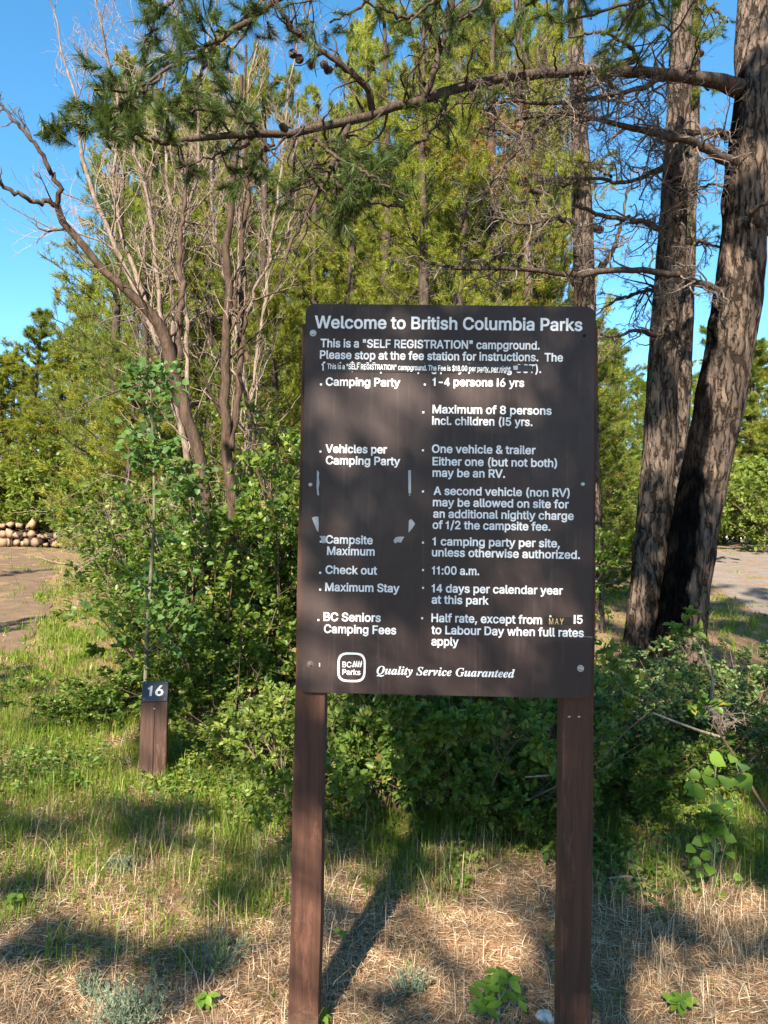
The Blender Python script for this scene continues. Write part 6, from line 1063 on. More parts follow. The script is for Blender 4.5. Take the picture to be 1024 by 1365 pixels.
# ---- the two big pines and their overhanging limbs
def limb(parent, off, pts, n2, n3, tuft_n, seed, name='branch', mat='bark_branch', l2=(0.12, 0.3), nneed=0, nlen=0.06, nmat='pine_dark', wd=0.0022, curl=0.22, bend2=(0, 0, 0.0), n4=0, tmin=0.1, ang=(0.6, 1.3), r3=0.0016, foliage_frac=1.0, abs_l=None):
    rs = rng(seed); pts = [(pts[0][0] + (pts[0][0] - pts[1][0]) * 0.6, pts[0][1] + (pts[0][1] - pts[1][1]) * 0.6, pts[0][2] + 0.30, pts[0][3] * 1.5), (pts[0][0], pts[0][1], pts[0][2] + 0.14, pts[0][3] * 1.25)] + list(pts[1:]) if parent is not None and abs_l else pts
    P, R = px_path(pts, off, 28); R = R * (0.72 if abs_l else 0.84)
    P[0, 1:-1] += rs.normal(0, 0.008, P[0, 1:-1].shape)
    w_ = Acc(); V, F = rough_trunk(P, R, 10, 0.07, seed); w_.add(V, F, 0)
    a, dd, L, rr = spawn(P, R, n2, ang, l2, 0.45, rs, tmin)
    if abs_l: L = rs.uniform(abs_l[0], abs_l[1], len(L))
    P2 = paths(a, dd, L, 8, curl, rs, bend2); R2 = taper(np.clip(rr, 0.003, 0.011), 8, 0.3); V, F = tubes(P2, R2, 5); w_.add(V, F, 1)
    a, dd, L, rr = spawn(P2, R2, n3, (0.5, 1.2), (0.25, 0.6), 0.6, rs, 0.1); P3 = paths(a, dd, L, 6, curl, rs, bend2); R3 = taper(np.full(len(P3), r3), 6, 0.5); V, F = tubes(P3, R3, 3); w_.add(V, F, 1)
    if n4:
        a, dd, L, rr = spawn(P3, R3, n4, (0.5, 1.2), (0.35, 0.8), 0.7, rs, 0.1); P4 = paths(a, dd, L, 5, curl, rs, bend2); V, F = tubes(P4, taper(np.full(len(P4), r3 * 0.75), 5, 0.6), 3); w_.add(V, F, 1)
    o = link(name, w_.mesh(name, [M['bark_branch'], M[mat]], smooth=False), parent)
    if nneed:
        e = np.concatenate([P3[:, -1], P2[:, -1]]); x = np.concatenate([P3[:, -1] - P3[:, -2], P2[:, -1] - P2[:, -2]])
        k = rs.uniform(0, 1, len(e)) < foliage_frac; V, F = needles(e[k], x[k], nneed, nlen, wd, rs, (0.2, 1.1), nlen * 1.6)
        tag(link('needles', mesh_np('needles', V, [F], [M[nmat]]), o), kind='stuff')
    return o
def big_tree(name, label, base_px, base_d, axis_pts, mat, seed, sides=30, flare=0.25):
    b = ground_at(base_px, base_d); t = thing(name, label, 'tree', b); P, R = px_path(axis_pts, b, 150); R = R * 0.90
    V, F = rough_trunk(P, R, sides, 0.10, seed, flare); link('trunk', mesh_np('trunk', V, [F], [M[mat]], smooth=True), t)
    return t, b
A, Ab = big_tree('leaning_pine', 'thick leaning pine trunk at the right edge, scorched black on its left side', 905, 7.5,
    [(903, 900, 7.5, 30), (913, 800, 7.5, 31), (927, 700, 7.5, 32), (948, 600, 7.5, 33), (967, 500, 7.5, 33), (984, 400, 7.5, 32), (993, 293, 7.5, 31), (1000, 200, 7.5, 32), (1010, 110, 7.5, 30), (1040, 0, 7.5, 26), (1062, -120, 7.5, 24), (1080, -300, 7.5, 20), (1090, -520, 7.5, 14)], 'bark_burnt', 3, 56, 0.45)
P, R = px_path([(1004, 140, 7.55, 20), (998, 90, 7.6, 19), (1000, 40, 7.7, 18), (1003, -20, 7.8, 17), (1000, -150, 8, 15), (990, -400, 8.2, 10)], Ab, 30)
V, F = rough_trunk(P, R, 20, 0.10, 8); link('fork_stem', mesh_np('fork_stem', V, [F], [M['bark']], smooth=True), A)
B, Bb = big_tree('straight_pine', 'straight grey-barked pine trunk just left of the leaning one', 862, 7.8,
    [(855, 900, 7.8, 26), (863, 790, 7.8, 25), (871, 700, 7.8, 24), (879, 600, 7.8, 23.5), (884, 500, 7.8, 22), (892, 380, 7.8, 20.5), (897, 293, 7.8, 19.5), (902, 205, 7.8, 17.5), (907, 110, 7.8, 16), (909, 0, 7.8, 14.5), (912, -150, 7.8, 12), (915, -400, 7.8, 8)], 'bark', 14, 46)
C_, Cb = big_tree('slender_pine', 'thin dark pine trunk half hidden behind the straight one', 900, 9.2,
    [(893, 850, 9.2, 13), (903, 650, 9.2, 13), (912, 450, 9.2, 12), (918, 300, 9.2, 11), (924, 120, 9.2, 10), (928, -50, 9.2, 9), (930, -300, 9.2, 6)], 'bark', 24, 16)
D_, Db = big_tree('shaded_pine', 'dark-barked pine trunk rising above the right corner of the board', 788, 9.8,
    [(788, 850, 9.8, 17), (784, 600, 9.8, 16), (780, 420, 9.8, 15), (777, 300, 9.8, 14.5), (774, 200, 9.8, 13), (768, 60, 9.8, 11), (762, -150, 9.8, 8)], 'bark', 34, 18)
E_, Eb = big_tree('thin_pine', 'slim pale-barked pine stem above the board, left of the dark trunk', 705, 10.4,
    [(712, 850, 10.4, 8), (706, 500, 10.4, 7), (703, 300, 10.4, 6.5), (694, 180, 10.4, 6), (690, 0, 10.4, 5.5), (686, -150, 10.4, 4)], 'bark', 44, 12)
# limbs of the leaning pine
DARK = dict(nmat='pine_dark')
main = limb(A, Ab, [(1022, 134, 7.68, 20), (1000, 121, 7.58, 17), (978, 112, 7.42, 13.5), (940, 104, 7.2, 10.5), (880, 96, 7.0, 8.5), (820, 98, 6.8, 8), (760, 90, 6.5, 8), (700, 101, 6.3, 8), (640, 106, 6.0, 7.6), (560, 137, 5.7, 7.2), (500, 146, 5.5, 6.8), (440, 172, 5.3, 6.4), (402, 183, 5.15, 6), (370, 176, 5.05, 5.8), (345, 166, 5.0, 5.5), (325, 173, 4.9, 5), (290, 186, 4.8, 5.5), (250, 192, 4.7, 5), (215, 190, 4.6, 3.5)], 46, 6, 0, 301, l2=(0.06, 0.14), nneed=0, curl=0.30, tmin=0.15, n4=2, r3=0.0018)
def sub(pts, n2, n3, seed, **k): return limb(A, Ab, pts, n2, n3, 0, seed, **k)
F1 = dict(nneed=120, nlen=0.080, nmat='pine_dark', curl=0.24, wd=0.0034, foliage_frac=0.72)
sub([(562, 134, 5.7, 6), (578, 100, 5.6, 5), (588, 60, 5.55, 4.5), (598, 20, 5.5, 4), (612, -20, 5.45, 3.5), (650, -60, 5.4, 2.5)], 22, 5, 311, l2=(0.2, 0.45), n4=2)
sub([(588, 60, 5.55, 3.5), (560, 18, 5.4, 3), (530, 24, 5.3, 2.6), (500, 8, 5.2, 2), (470, -10, 5.1, 1.5)], 8, 4, 312, l2=(0.2, 0.4))
sub([(497, 148, 5.5, 6), (492, 122, 5.4, 5.5), (470, 98, 5.3, 5), (448, 82, 5.25, 4.5), (425, 62, 5.2, 4), (400, 48, 5.1, 4), (382, 34, 5.05, 3.5), (370, 5, 5.0, 3), (355, -30, 5.0, 2.5)], 30, 6, 313, l2=(0.15, 0.35), n4=2)
sub([(466, 152, 5.4, 5.5), (458, 185, 5.35, 5), (448, 215, 5.3, 4.5), (432, 240, 5.25, 4), (412, 275, 5.2, 3.5), (395, 310, 5.15, 3), (380, 345, 5.1, 2), (368, 385, 5.1, 1.2)], 30, 6, 314, l2=(0.18, 0.4), n4=2, bend2=(0, 0, -0.4))
sub([(440, 238, 5.25, 4), (470, 258, 5.2, 3.5), (500, 270, 5.2, 3), (540, 275, 5.2, 2)], 9, 4, 315, l2=(0.3, 0.5), **F1)
sub([(420, 180, 5.2, 3.5), (440, 205, 5.1, 3), (480, 225, 5.0, 2.5), (520, 250, 5.0, 1.8)], 9, 4, 316, l2=(0.25, 0.5), **F1)
# needle-bearing boughs at upper left
sub([(250, 192, 4.7, 4), (215, 190, 4.6, 3), (185, 180, 4.5, 2.5), (150, 170, 4.45, 2), (100, 165, 4.4, 1.5), (75, 170, 4.4, 1)], 15, 4, 320, l2=(0.18, 0.36), **F1)
sub([(470, -60, 5.3, 6), (400, -20, 5.1, 5), (350, 15, 5.0, 4.5), (300, 45, 4.9, 4), (255, 75, 4.75, 3), (215, 100, 4.65, 2.5), (170, 125, 4.6, 2), (125, 120, 4.5, 1.5)], 22, 4, 321, l2=(0.16, 0.34), **F1)
sub([(300, 45, 4.9, 3), (270, 90, 4.8, 2.5), (262, 125, 4.7, 2), (255, 150, 4.7, 1.5)], 9, 3, 322, l2=(0.25, 0.5), **F1)
sub([(215, 100, 4.65, 2.2), (180, 130, 4.55, 2), (140, 150, 4.5, 1.6), (110, 135, 4.45, 1.2)], 10, 3, 323, l2=(0.3, 0.55), **F1)
sub([(260, -40, 5.0, 3.5), (230, 0, 4.9, 3), (205, 30, 4.8, 2.5), (190, 60, 4.75, 1.5)], 12, 3, 324, l2=(0.25, 0.5), **F1)
sub([(345, 168, 5.0, 3.2), (300, 150, 4.9, 2.5), (262, 145, 4.8, 2), (225, 150, 4.75, 1.5)], 10, 3, 325, l2=(0.25, 0.5), **F1)
sub([(345, 168, 5.0, 3), (330, 195, 4.95, 2.5), (290, 205, 4.9, 2), (235, 225, 4.8, 1.2)], 9, 3, 326, l2=(0.2, 0.4), **dict(F1, foliage_frac=0.5))
sub([(400, -30, 5.2, 3), (350, 0, 5.1, 2.5), (330, 20, 5.0, 2), (318, 40, 5.0, 1.2)], 9, 3, 327, l2=(0.3, 0.5), **F1)
sub([(900, -70, 6.0, 5), (860, -30, 5.8, 4), (840, 10, 5.6, 3), (825, 40, 5.5, 2)], 12, 3, 328, l2=(0.3, 0.5), **dict(F1, nmat='pine'))
sub([(820, -70, 5.8, 4), (770, -30, 5.7, 3.5), (730, -5, 5.6, 3), (700, 8, 5.6, 2)], 13, 3, 329, l2=(0.3, 0.5), **F1)
sub([(700, -60, 5.9, 4), (660, -20, 5.8, 3), (630, 15, 5.7, 2.4), (600, 40, 5.7, 1.6)], 12, 3, 360, l2=(0.25, 0.5), **F1)
sub([(560, -60, 5.6, 4), (520, -25, 5.5, 3), (480, 10, 5.4, 2.4), (440, 30, 5.3, 1.6)], 10, 3, 361, l2=(0.25, 0.5), **dict(F1, foliage_frac=0.4))
sub([(960, -60, 6.6, 5), (900, -20, 6.3, 4), (850, 0, 6.0, 3), (790, 20, 5.9, 2), (740, 30, 5.9, 1.5)], 16, 3, 362, l2=(0.2, 0.42), **dict(F1, nmat='pine'))
sub([(448, 215, 5.3, 3), (470, 240, 5.3, 2.6), (500, 240, 5.3, 2.2), (545, 262, 5.3, 1.6)], 12, 3, 363, l2=(0.25, 0.5), **F1)
sub([(420, 180, 5.2, 3), (415, 215, 5.2, 2.5), (395, 240, 5.2, 2), (380, 265, 5.2, 1.4)], 9, 3, 364, l2=(0.25, 0.5), **dict(F1, foliage_frac=0.4))
sub([(640, -60, 5.2, 4), (600, -20, 5.1, 3), (570, 10, 5.0, 2.4), (545, 30, 5.0, 1.6)], 10, 3, 366, l2=(0.25, 0.5), **dict(F1, foliage_frac=0.6))
sub([(860, 98, 6.9, 4), (840, 60, 6.7, 3), (800, 40, 6.5, 2.4), (760, 50, 6.4, 1.6)], 14, 3, 367, l2=(0.25, 0.5), **dict(F1, nmat='pine', foliage_frac=0.6))
sub([(600, 120, 5.9, 4), (585, 160, 5.8, 3), (560, 190, 5.7, 2.4), (520, 215, 5.7, 1.6)], 14, 3, 368, l2=(0.25, 0.5), **dict(F1, foliage_frac=0.55))
sub([(370, 176, 5.05, 3), (350, 205, 5.0, 2.4), (330, 235, 5.0, 2), (300, 250, 5.0, 1.4)], 12, 3, 369, l2=(0.25, 0.5), **dict(F1, foliage_frac=0.25))
# lower dead limbs, full of curling bare twigs
DT = dict(mat='twig_grey', curl=0.48, n4=5, r3=0.0028)
limb(A, Ab, [(985, 225, 7.4, 12), (968, 212, 7.3, 10), (935, 195, 7.1, 8), (900, 182, 7.0, 7), (860, 172, 6.9, 6), (820, 168, 6.8, 5), (790, 155, 6.7, 4), (740, 150, 6.6, 3), (690, 160, 6.5, 2)], 39, 6, 0, 331, abs_l=(0.35, 0.9), **DT)
limb(A, Ab, [(972, 398, 7.4, 9), (955, 388, 7.3, 7.5), (930, 372, 7.2, 6.5), (900, 364, 7.1, 6), (860, 360, 7.0, 5.5), (820, 360, 6.9, 5.5), (785, 366, 6.8, 5.5), (765, 372, 6.8, 5), (740, 360, 6.8, 4.5), (700, 358, 6.8, 4), (650, 358, 6.8, 4), (600, 356, 6.8, 3.5), (570, 350, 6.8, 3)], 36, 5, 0, 332, abs_l=(0.25, 0.7), **DT)
limb(A, Ab, [(970, 180, 7.4, 7), (940, 174, 7.3, 6), (900, 178, 7.2, 5), (860, 176, 7.1, 4)], 18, 5, 0, 333, abs_l=(0.2, 0.6), **DT)
limb(A, Ab, [(890, 100, 7.0, 5), (850, 120, 6.7, 4.5), (800, 130, 6.5, 4), (740, 140, 6.3, 3.5), (680, 130, 6.2, 3), (640, 150, 6.1, 2)], 42, 7, 0, 334, abs_l=(0.3, 0.8), **DT)
limb(A, Ab, [(820, 95, 6.8, 5), (780, 120, 6.6, 4), (730, 160, 6.4, 3.5), (690, 200, 6.3, 3), (650, 250, 6.2, 2), (630, 300, 6.2, 1.4)], 39, 6, 0, 335, abs_l=(0.25, 0.7), **DT)
limb(B, Bb, [(893, 310, 7.7, 6), (870, 300, 7.6, 5), (840, 292, 7.5, 4.5), (805, 288, 7.4, 4), (770, 275, 7.3, 3)], 27, 5, 0, 336, abs_l=(0.2, 0.6), **DT)
limb(B, Bb, [(900, 215, 7.6, 5), (870, 230, 7.4, 4), (830, 245, 7.2, 3.5), (790, 235, 7.1, 3), (750, 250, 7.0, 2)], 39, 6, 0, 337, abs_l=(0.25, 0.7), **DT)
limb(B, Bb, [(900, 250, 7.6, 4), (925, 255, 7.5, 3), (950, 245, 7.4, 2), (965, 250, 7.3, 1.4)], 21, 5, 0, 338, abs_l=(0.15, 0.45), **DT)
limb(B, Bb, [(885, 450, 7.7, 4), (850, 440, 7.5, 3.2), (815, 450, 7.4, 2.5), (790, 440, 7.3, 1.8)], 21, 5, 0, 339, abs_l=(0.2, 0.5), **DT)
limb(D_, Db, [(778, 370, 9.7, 7), (800, 362, 9.5, 5), (820, 330, 9.3, 4), (830, 290, 9.2, 3), (838, 250, 9.2, 2)], 18, 5, 0, 340, abs_l=(0.25, 0.7), **DT)
limb(D_, Db, [(778, 300, 9.7, 5), (740, 290, 9.5, 4), (700, 300, 9.3, 3), (660, 290, 9.2, 2)], 24, 5, 0, 341, abs_l=(0.25, 0.8), **DT)
limb(A, Ab, [(1015, 300, 7.2, 6), (1000, 285, 7.0, 5), (1010, 275, 6.9, 4), (1030, 268, 6.8, 3)], 7, 3, 0, 342, abs_l=(0.1, 0.3), **DT)
# green needles on twigs near the trunks
limb(D_, Db, [(774, 240, 9.6, 4), (755, 235, 9.3, 3), (735, 240, 9.0, 2), (715, 235, 9, 1.5)], 12, 4, 0, 345, abs_l=(0.2, 0.4), nneed=60, nlen=0.07, nmat='pine_yellow', wd=0.005)
limb(D_, Db, [(776, 220, 9.6, 4), (800, 225, 9.3, 3), (815, 235, 9.0, 2)], 10, 4, 0, 346, abs_l=(0.15, 0.35), nneed=60, nlen=0.07, nmat='pine_yellow', wd=0.005)
limb(C_, Cb, [(924, 130, 9.1, 4), (935, 110, 9.0, 3), (945, 120, 8.9, 2)], 10, 4, 0, 347, abs_l=(0.2, 0.4), nneed=50, nlen=0.07, nmat='pine', wd=0.005)
limb(C_, Cb, [(922, 60, 9.1, 4), (900, 40, 9.0, 3), (870, 30, 8.9, 2), (845, 35, 8.8, 1.5)], 14, 4, 0, 348, abs_l=(0.25, 0.5), nneed=50, nlen=0.07, nmat='pine', wd=0.005)
limb(C_, Cb, [(926, 20, 9.1, 4), (950, 10, 9.0, 3), (970, 30, 8.9, 2)], 12, 4, 0, 349, abs_l=(0.25, 0.5), nneed=50, nlen=0.07, nmat='pine', wd=0.005)
limb(C_, Cb, [(916, 330, 9.1, 4), (935, 320, 9.0, 3), (960, 330, 8.9, 2)], 14, 5, 0, 350, abs_l=(0.2, 0.5), nneed=26, nlen=0.05, nmat='pine_dark', wd=0.004)
limb(B, Bb, [(885, 380, 8.0, 4), (850, 390, 8.4, 3), (820, 400, 8.8, 2), (795, 420, 9, 1.5)], 18, 5, 0, 351, abs_l=(0.3, 0.6), nneed=18, nlen=0.05, nmat='pine_dark', wd=0.004)
limb(E_, Eb, [(703, 250, 10.3, 4), (670, 235, 10.1, 3), (630, 240, 9.9, 2), (600, 225, 9.8, 1.5)], 18, 5, 0, 352, abs_l=(0.3, 0.6), nneed=24, nlen=0.07, nmat='pine_dead', wd=0.005)
limb(E_, Eb, [(695, 180, 10.3, 4), (650, 170, 10.0, 3), (610, 180, 9.7, 2), (590, 200, 9.5, 1.5)], 18, 5, 0, 353, abs_l=(0.3, 0.6), nneed=24, nlen=0.07, nmat='pine_dead', wd=0.005)

# ---- pine cones on the overhanging limb
def cone_mesh():
    a = Acc(); rs = rng(77)
    for k in range(90):
        t = k / 90; z = t * 0.05 - 0.02; r = 0.020 * math.sin(math.pi * (0.12 + 0.80 * t)) ** 0.7; az = k * 2.39996
        o = np.array([math.cos(az), math.sin(az), 0]); s = np.array([-math.sin(az), math.cos(az), 0]); p = o * r * 0.35 + [0, 0, z]; q = o * r * 1.15 + [0, 0, z + 0.006]; w = 0.006
        V = np.array([p - s * w * 0.4, p + s * w * 0.4, q + s * w, q - s * w, q + o * 0.002 + [0, 0, 0.004]]); a.add(V, [np.array([[0, 1, 2, 3]]), np.array([[3, 2, 4]])])
    return a.mesh('pine_cone', [bark_mat('cone_scale', (0.035, 0.026, 0.022), (0.15, 0.11, 0.09), 6, 0.2)])
cm = cone_mesh()
for px, py, d in ((391, 73, 5.05), (398, 80, 5.05), (415, 88, 5.1), (432, 84, 5.15), (440, 92, 5.2), (380, 172, 5.0), (258, 62, 4.85)):
    o = link('pine_cone', cm, main); o.location = at(px, py, d) - Ab; o.rotation_euler = (px, py, 0); o.scale = (1.2, 1.2, 1.2)

# ------------------------------------------------------------------ bare and dead stems left of the board
def bare_tree(name, label, stems, seed, mat, twig, n2=12, n3=6, n4=3, l2=(0.18, 0.42), curl=0.12, up=(0, 0, 0.35), r4=0.0018, tmin=0.3, ang=(0.35, 0.9)):
    """stems: lists of (px, py, d, radius_px), the first starting at the base"""
    b0 = stems[0][0]; b = ground_at(b0[0], b0[2]); t = thing(name, label, 'tree', b)
    for i, pts in enumerate(stems):
        rs = rng(seed * 50 + i)
        if i == 0: pts = pts
        P, R = px_path(pts, b, 30); R = R * (0.52 if mat == 'bark_pale' else 0.80); P[0, 1:-1] += rs.normal(0, 0.010, P[0, 1:-1].shape)
        w_ = Acc(); V, F = rough_trunk(P, R, 10, 0.06, seed + i); w_.add(V, F, 0)
        a, dd, L, rr = spawn(P, R, n2, ang, l2, 0.5, rs, tmin); P2 = paths(a, dd, L, 9, curl, rs, up); R2 = taper(np.clip(rr, 0.003, 0.012), 9, 0.25); V, F = tubes(P2, R2, 4); w_.add(V, F, 0)
        a, dd, L, rr = spawn(P2, R2, n3, (0.4, 1.0), (0.25, 0.55), 0.55, rs, 0.15); P3 = paths(a, dd, L, 7, curl * 1.2, rs, up); R3 = taper(np.clip(rr, 0.002, 0.005), 7, 0.4); V, F = tubes(P3, R3, 3); w_.add(V, F, 1)
        a, dd, L, rr = spawn(P3, R3, n4, (0.4, 1.0), (0.3, 0.7), 0.6, rs, 0.15); P4 = paths(a, dd, L, 5, curl * 1.3, rs, up); V, F = tubes(P4, taper(np.full(len(P4), r4), 5, 0.5), 3); w_.add(V, F, 1)
        nm = 'trunk' if i == 0 else 'stem'
        link(nm, w_.mesh(nm, [M[mat], M[twig]]), t)
    return t
bare_tree('bare_tree', 'dark bare stem leaning left into the sky, branching over the track', [
    [(282, 850, 6.4, 9), (272, 640, 6.4, 9.5), (262, 590, 6.4, 10), (240, 530, 6.35, 10), (228, 470, 6.3, 11), (212, 430, 6.25, 10), (190, 405, 6.2, 8), (160, 378, 6.15, 7), (130, 350, 6.1, 6.5), (105, 325, 6.1, 6), (85, 298, 6.05, 5.5), (75, 270, 6.0, 5)],
    [(75, 272, 6.0, 4.5), (50, 268, 5.9, 4), (20, 258, 5.8, 3.5), (-10, 235, 5.7, 3), (-60, 190, 5.6, 2)],
    [(76, 272, 6.0, 4.5), (79, 245, 5.95, 4), (65, 222, 5.9, 4), (50, 195, 5.85, 3.5), (35, 175, 5.8, 3), (10, 150, 5.8, 2.5), (-20, 110, 5.8, 2)],
    [(232, 500, 6.3, 7), (238, 460, 6.4, 6.5), (240, 420, 6.5, 6), (242, 380, 6.6, 5), (238, 340, 6.7, 4), (245, 280, 6.8, 3), (250, 200, 6.9, 2)]], 41, 'bark_dark', 'twig_grey', 12, 5, 3, l2=(0.12, 0.35), curl=0.2, tmin=0.45)
bare_tree('bare_tree', 'upright grey-brown bare stem left of the board', [
    [(316, 850, 6.6, 10), (312, 700, 6.6, 10), (305, 640, 6.6, 9), (300, 570, 6.6, 8), (300, 480, 6.6, 7.5), (304, 400, 6.6, 7), (302, 330, 6.6, 6), (308, 260, 6.6, 5), (318, 180, 6.6, 4), (322, 100, 6.6, 3)],
    [(308, 600, 6.6, 6), (318, 520, 6.7, 5.5), (324, 440, 6.8, 5), (322, 350, 6.9, 4.5), (330, 260, 7.0, 4), (326, 160, 7.0, 3), (328, 60, 7, 2)],
    [(330, 480, 6.5, 3.5), (318, 430, 6.5, 3.2), (312, 400, 6.5, 3)],
    [(318, 490, 6.5, 3.5), (330, 540, 6.4, 3), (340, 590, 6.3, 2.6), (345, 640, 6.25, 2), (365, 670, 6.2, 1.2)]], 42, 'bark_dark', 'twig_pale', 10, 5, 3, l2=(0.10, 0.3))
PALE = [
    [(262, 850, 7.4, 9), (255, 640, 7.4, 8), (232, 520, 7.4, 7.5), (205, 440, 7.4, 7), (180, 385, 7.4, 7), (160, 345, 7.4, 6.5), (140, 290, 7.4, 6), (120, 245, 7.4, 5.5), (105, 215, 7.4, 5), (112, 190, 7.4, 4), (100, 120, 7.4, 3), (75, 40, 7.4, 2), (60, -30, 7.4, 1.5)],
    [(205, 440, 7.4, 6), (190, 390, 7.5, 6), (170, 335, 7.6, 5.5), (155, 290, 7.7, 5), (152, 230, 7.8, 4.5), (160, 160, 7.8, 4), (150, 90, 7.8, 3), (130, 20, 7.8, 2), (120, -40, 7.8, 1.5)],
    [(240, 560, 7.4, 6), (222, 470, 7.3, 6), (210, 380, 7.2, 5.5), (205, 320, 7.2, 5), (195, 250, 7.2, 4.5), (175, 190, 7.2, 4), (185, 110, 7.2, 3), (205, 30, 7.2, 2.2), (215, -40, 7.2, 1.5)],
    [(250, 600, 7.6, 6), (236, 480, 7.6, 6), (226, 390, 7.6, 5.5), (226, 320, 7.6, 5), (225, 240, 7.6, 4.5), (215, 160, 7.6, 4), (222, 90, 7.6, 3), (238, 20, 7.6, 2), (240, -40, 7.6, 1.5)],
    [(262, 640, 7.2, 6), (250, 500, 7.2, 5.5), (246, 400, 7.2, 5.5), (240, 340, 7.2, 5), (250, 280, 7.2, 4.5), (265, 230, 7.2, 4), (262, 150, 7.2, 3.5), (275, 60, 7.2, 2.5), (290, -20, 7.2, 1.5)]]
bare_tree('bare_tree', 'pale sunlit dead clump of stems fanning up at left', PALE, 43, 'bark_pale', 'twig_pale', 24, 7, 3, l2=(0.12, 0.34), tmin=0.22, curl=0.16)
bare_tree('bare_tree', 'pale reddish bare stems crossing between the upright stem and the board', [
    [(330, 850, 7.8, 7), (335, 600, 7.8, 6), (325, 500, 7.8, 6), (318, 420, 7.8, 5.5), (320, 350, 7.8, 5), (318, 280, 7.8, 4.5), (322, 200, 7.8, 4), (330, 120, 7.8, 3), (345, 50, 7.8, 2)],
    [(328, 560, 7.8, 5), (345, 470, 7.9, 4.5), (355, 380, 8.0, 4), (365, 290, 8.1, 3.5), (378, 210, 8.2, 3), (385, 120, 8.2, 2.4), (400, 40, 8.2, 1.6)],
    [(322, 470, 7.8, 4.5), (300, 380, 7.9, 4), (285, 300, 8.0, 4), (280, 220, 8.1, 3.5), (300, 140, 8.1, 3), (310, 60, 8.1, 2)],
    [(325, 440, 7.7, 4), (345, 370, 7.6, 3.5), (375, 330, 7.5, 3), (395, 280, 7.5, 2.5), (390, 220, 7.4, 2), (400, 150, 7.4, 1.5)]], 44, 'bark_pale', 'twig_pale', 24, 7, 3, l2=(0.14, 0.38), tmin=0.22, curl=0.18)
# tangle of dead fallen twigs under the bare stems
def tangle(label, c, rad, n, seed, mat='twig_pale', L=(0.3, 0.9), r=0.004):
    rs = rng(seed); b = Vector(c); t = thing('dead_brush', label, 'brush', b)
    p = rs.normal(0, 0.45, (n, 3)) * np.array(rad); p[:, 2] = np.maximum(p[:, 2] + rad[2] * 0.8, 0.02)
    d = nrm(rs.normal(0, 1, (n, 3)) * [1, 0.8, 0.8] + [0.2, 0, -0.2]); P = paths(p, d, rs.uniform(*L, n), 8, 0.16, rs, (0, 0, -0.3)); R = taper(r * rs.uniform(0.5, 1.3, n), 8, 0.3)
    w_ = Acc(); V, F = tubes(P, R, 4); w_.add(V, F); a, dd, Lc, rr = spawn(P, R, 5, (0.5, 1.1), (0.2, 0.5), 0.6, rs); P2 = paths(a, dd, Lc, 5, 0.2, rs); V, F = tubes(P2, taper(np.maximum(rr, 0.0013), 5, 0.5), 3); w_.add(V, F)
    tag(link('twigs', w_.mesh('twigs', [M[mat]]), t), kind='stuff'); return t
g = ground_at(185, 8.6); tangle('heap of pale dead brush beside the dark leaning stem', (g.x, g.y, g.z + 0.75), (0.7, 0.5, 0.6), 130, 81)
g = ground_at(330, 7.6); tangle('pale dead twigs hanging in the shade left of the board', (g.x, g.y, g.z + 0.7), (0.6, 0.4, 0.9), 90, 82)
g = ground_at(150, 10.0); tangle('dead brush behind the shaded bush near the track', (g.x, g.y, g.z + 0.4), (0.9, 0.5, 0.6), 100, 83, 'twig_grey')
def fallen(label, pts, seed, mat='twig_grey', n2=3):
    b = at(*pts[0][:3]); t = thing('fallen_branch', label, 'branch', b); rs = rng(seed); P, R = px_path(pts, b, 14); w_ = Acc(); V, F = tubes(P, R, 7); w_.add(V, F)
    if n2:
        a, dd, L, rr = spawn(P, R, n2, (0.5, 1.0), (0.15, 0.4), 0.6, rs); P2 = paths(a, dd, L, 6, 0.15, rs); V, F = tubes(P2, taper(np.maximum(rr, 0.001), 6, 0.4), 3); w_.add(V, F)
    link('wood', w_.mesh('wood', [M[mat]]), t); return t
fallen('dead grey stick leaning into the bush above the round-leaved seedling', [(950, 965, 3.9, 1.2), (975, 1000, 3.85, 1.5), (1000, 1045, 3.8, 1.8), (1030, 1095, 3.75, 2)], 91, 'bark_dark')
fallen('bleached thin stick lying across the right bush', [(870, 950, 4.0, 1.2), (900, 962, 4.0, 1.5), (935, 975, 4.0, 1.8), (960, 982, 4.0, 1.8)], 92, 'twig_pale', 1)
fallen('pale forked twig lying among the low leaves right of the sign', [(812, 1171, 3.35, 1.2), (835, 1168, 3.35, 1.6), (862, 1172, 3.35, 1.2)], 93, 'twig_pale', 3)
fallen('thin bare twig sticking out of the bush beside the right post', [(700, 1036, 3.7, 1.0), (725, 1034, 3.7, 1.2), (742, 1033, 3.75, 1.2)], 94, 'twig_pale', 1)
fallen('bare grey stick standing in the grey-green bush at right', [(948, 930, 4.6, 2.2), (952, 905, 4.6, 2.0), (940, 880, 4.6, 1.6), (936, 860, 4.6, 1.0)], 95, 'twig_pale', 4)
# pale mossy tuft of dead twigs caught in the right bush
g = at(958, 960, 4.0); tangle('sunlit knot of pale dead twigs caught in the right bush', (g.x, g.y, g.z - 0.03), (0.09, 0.08, 0.08), 70, 84, 'twig_pale', (0.03, 0.12), 0.0016)

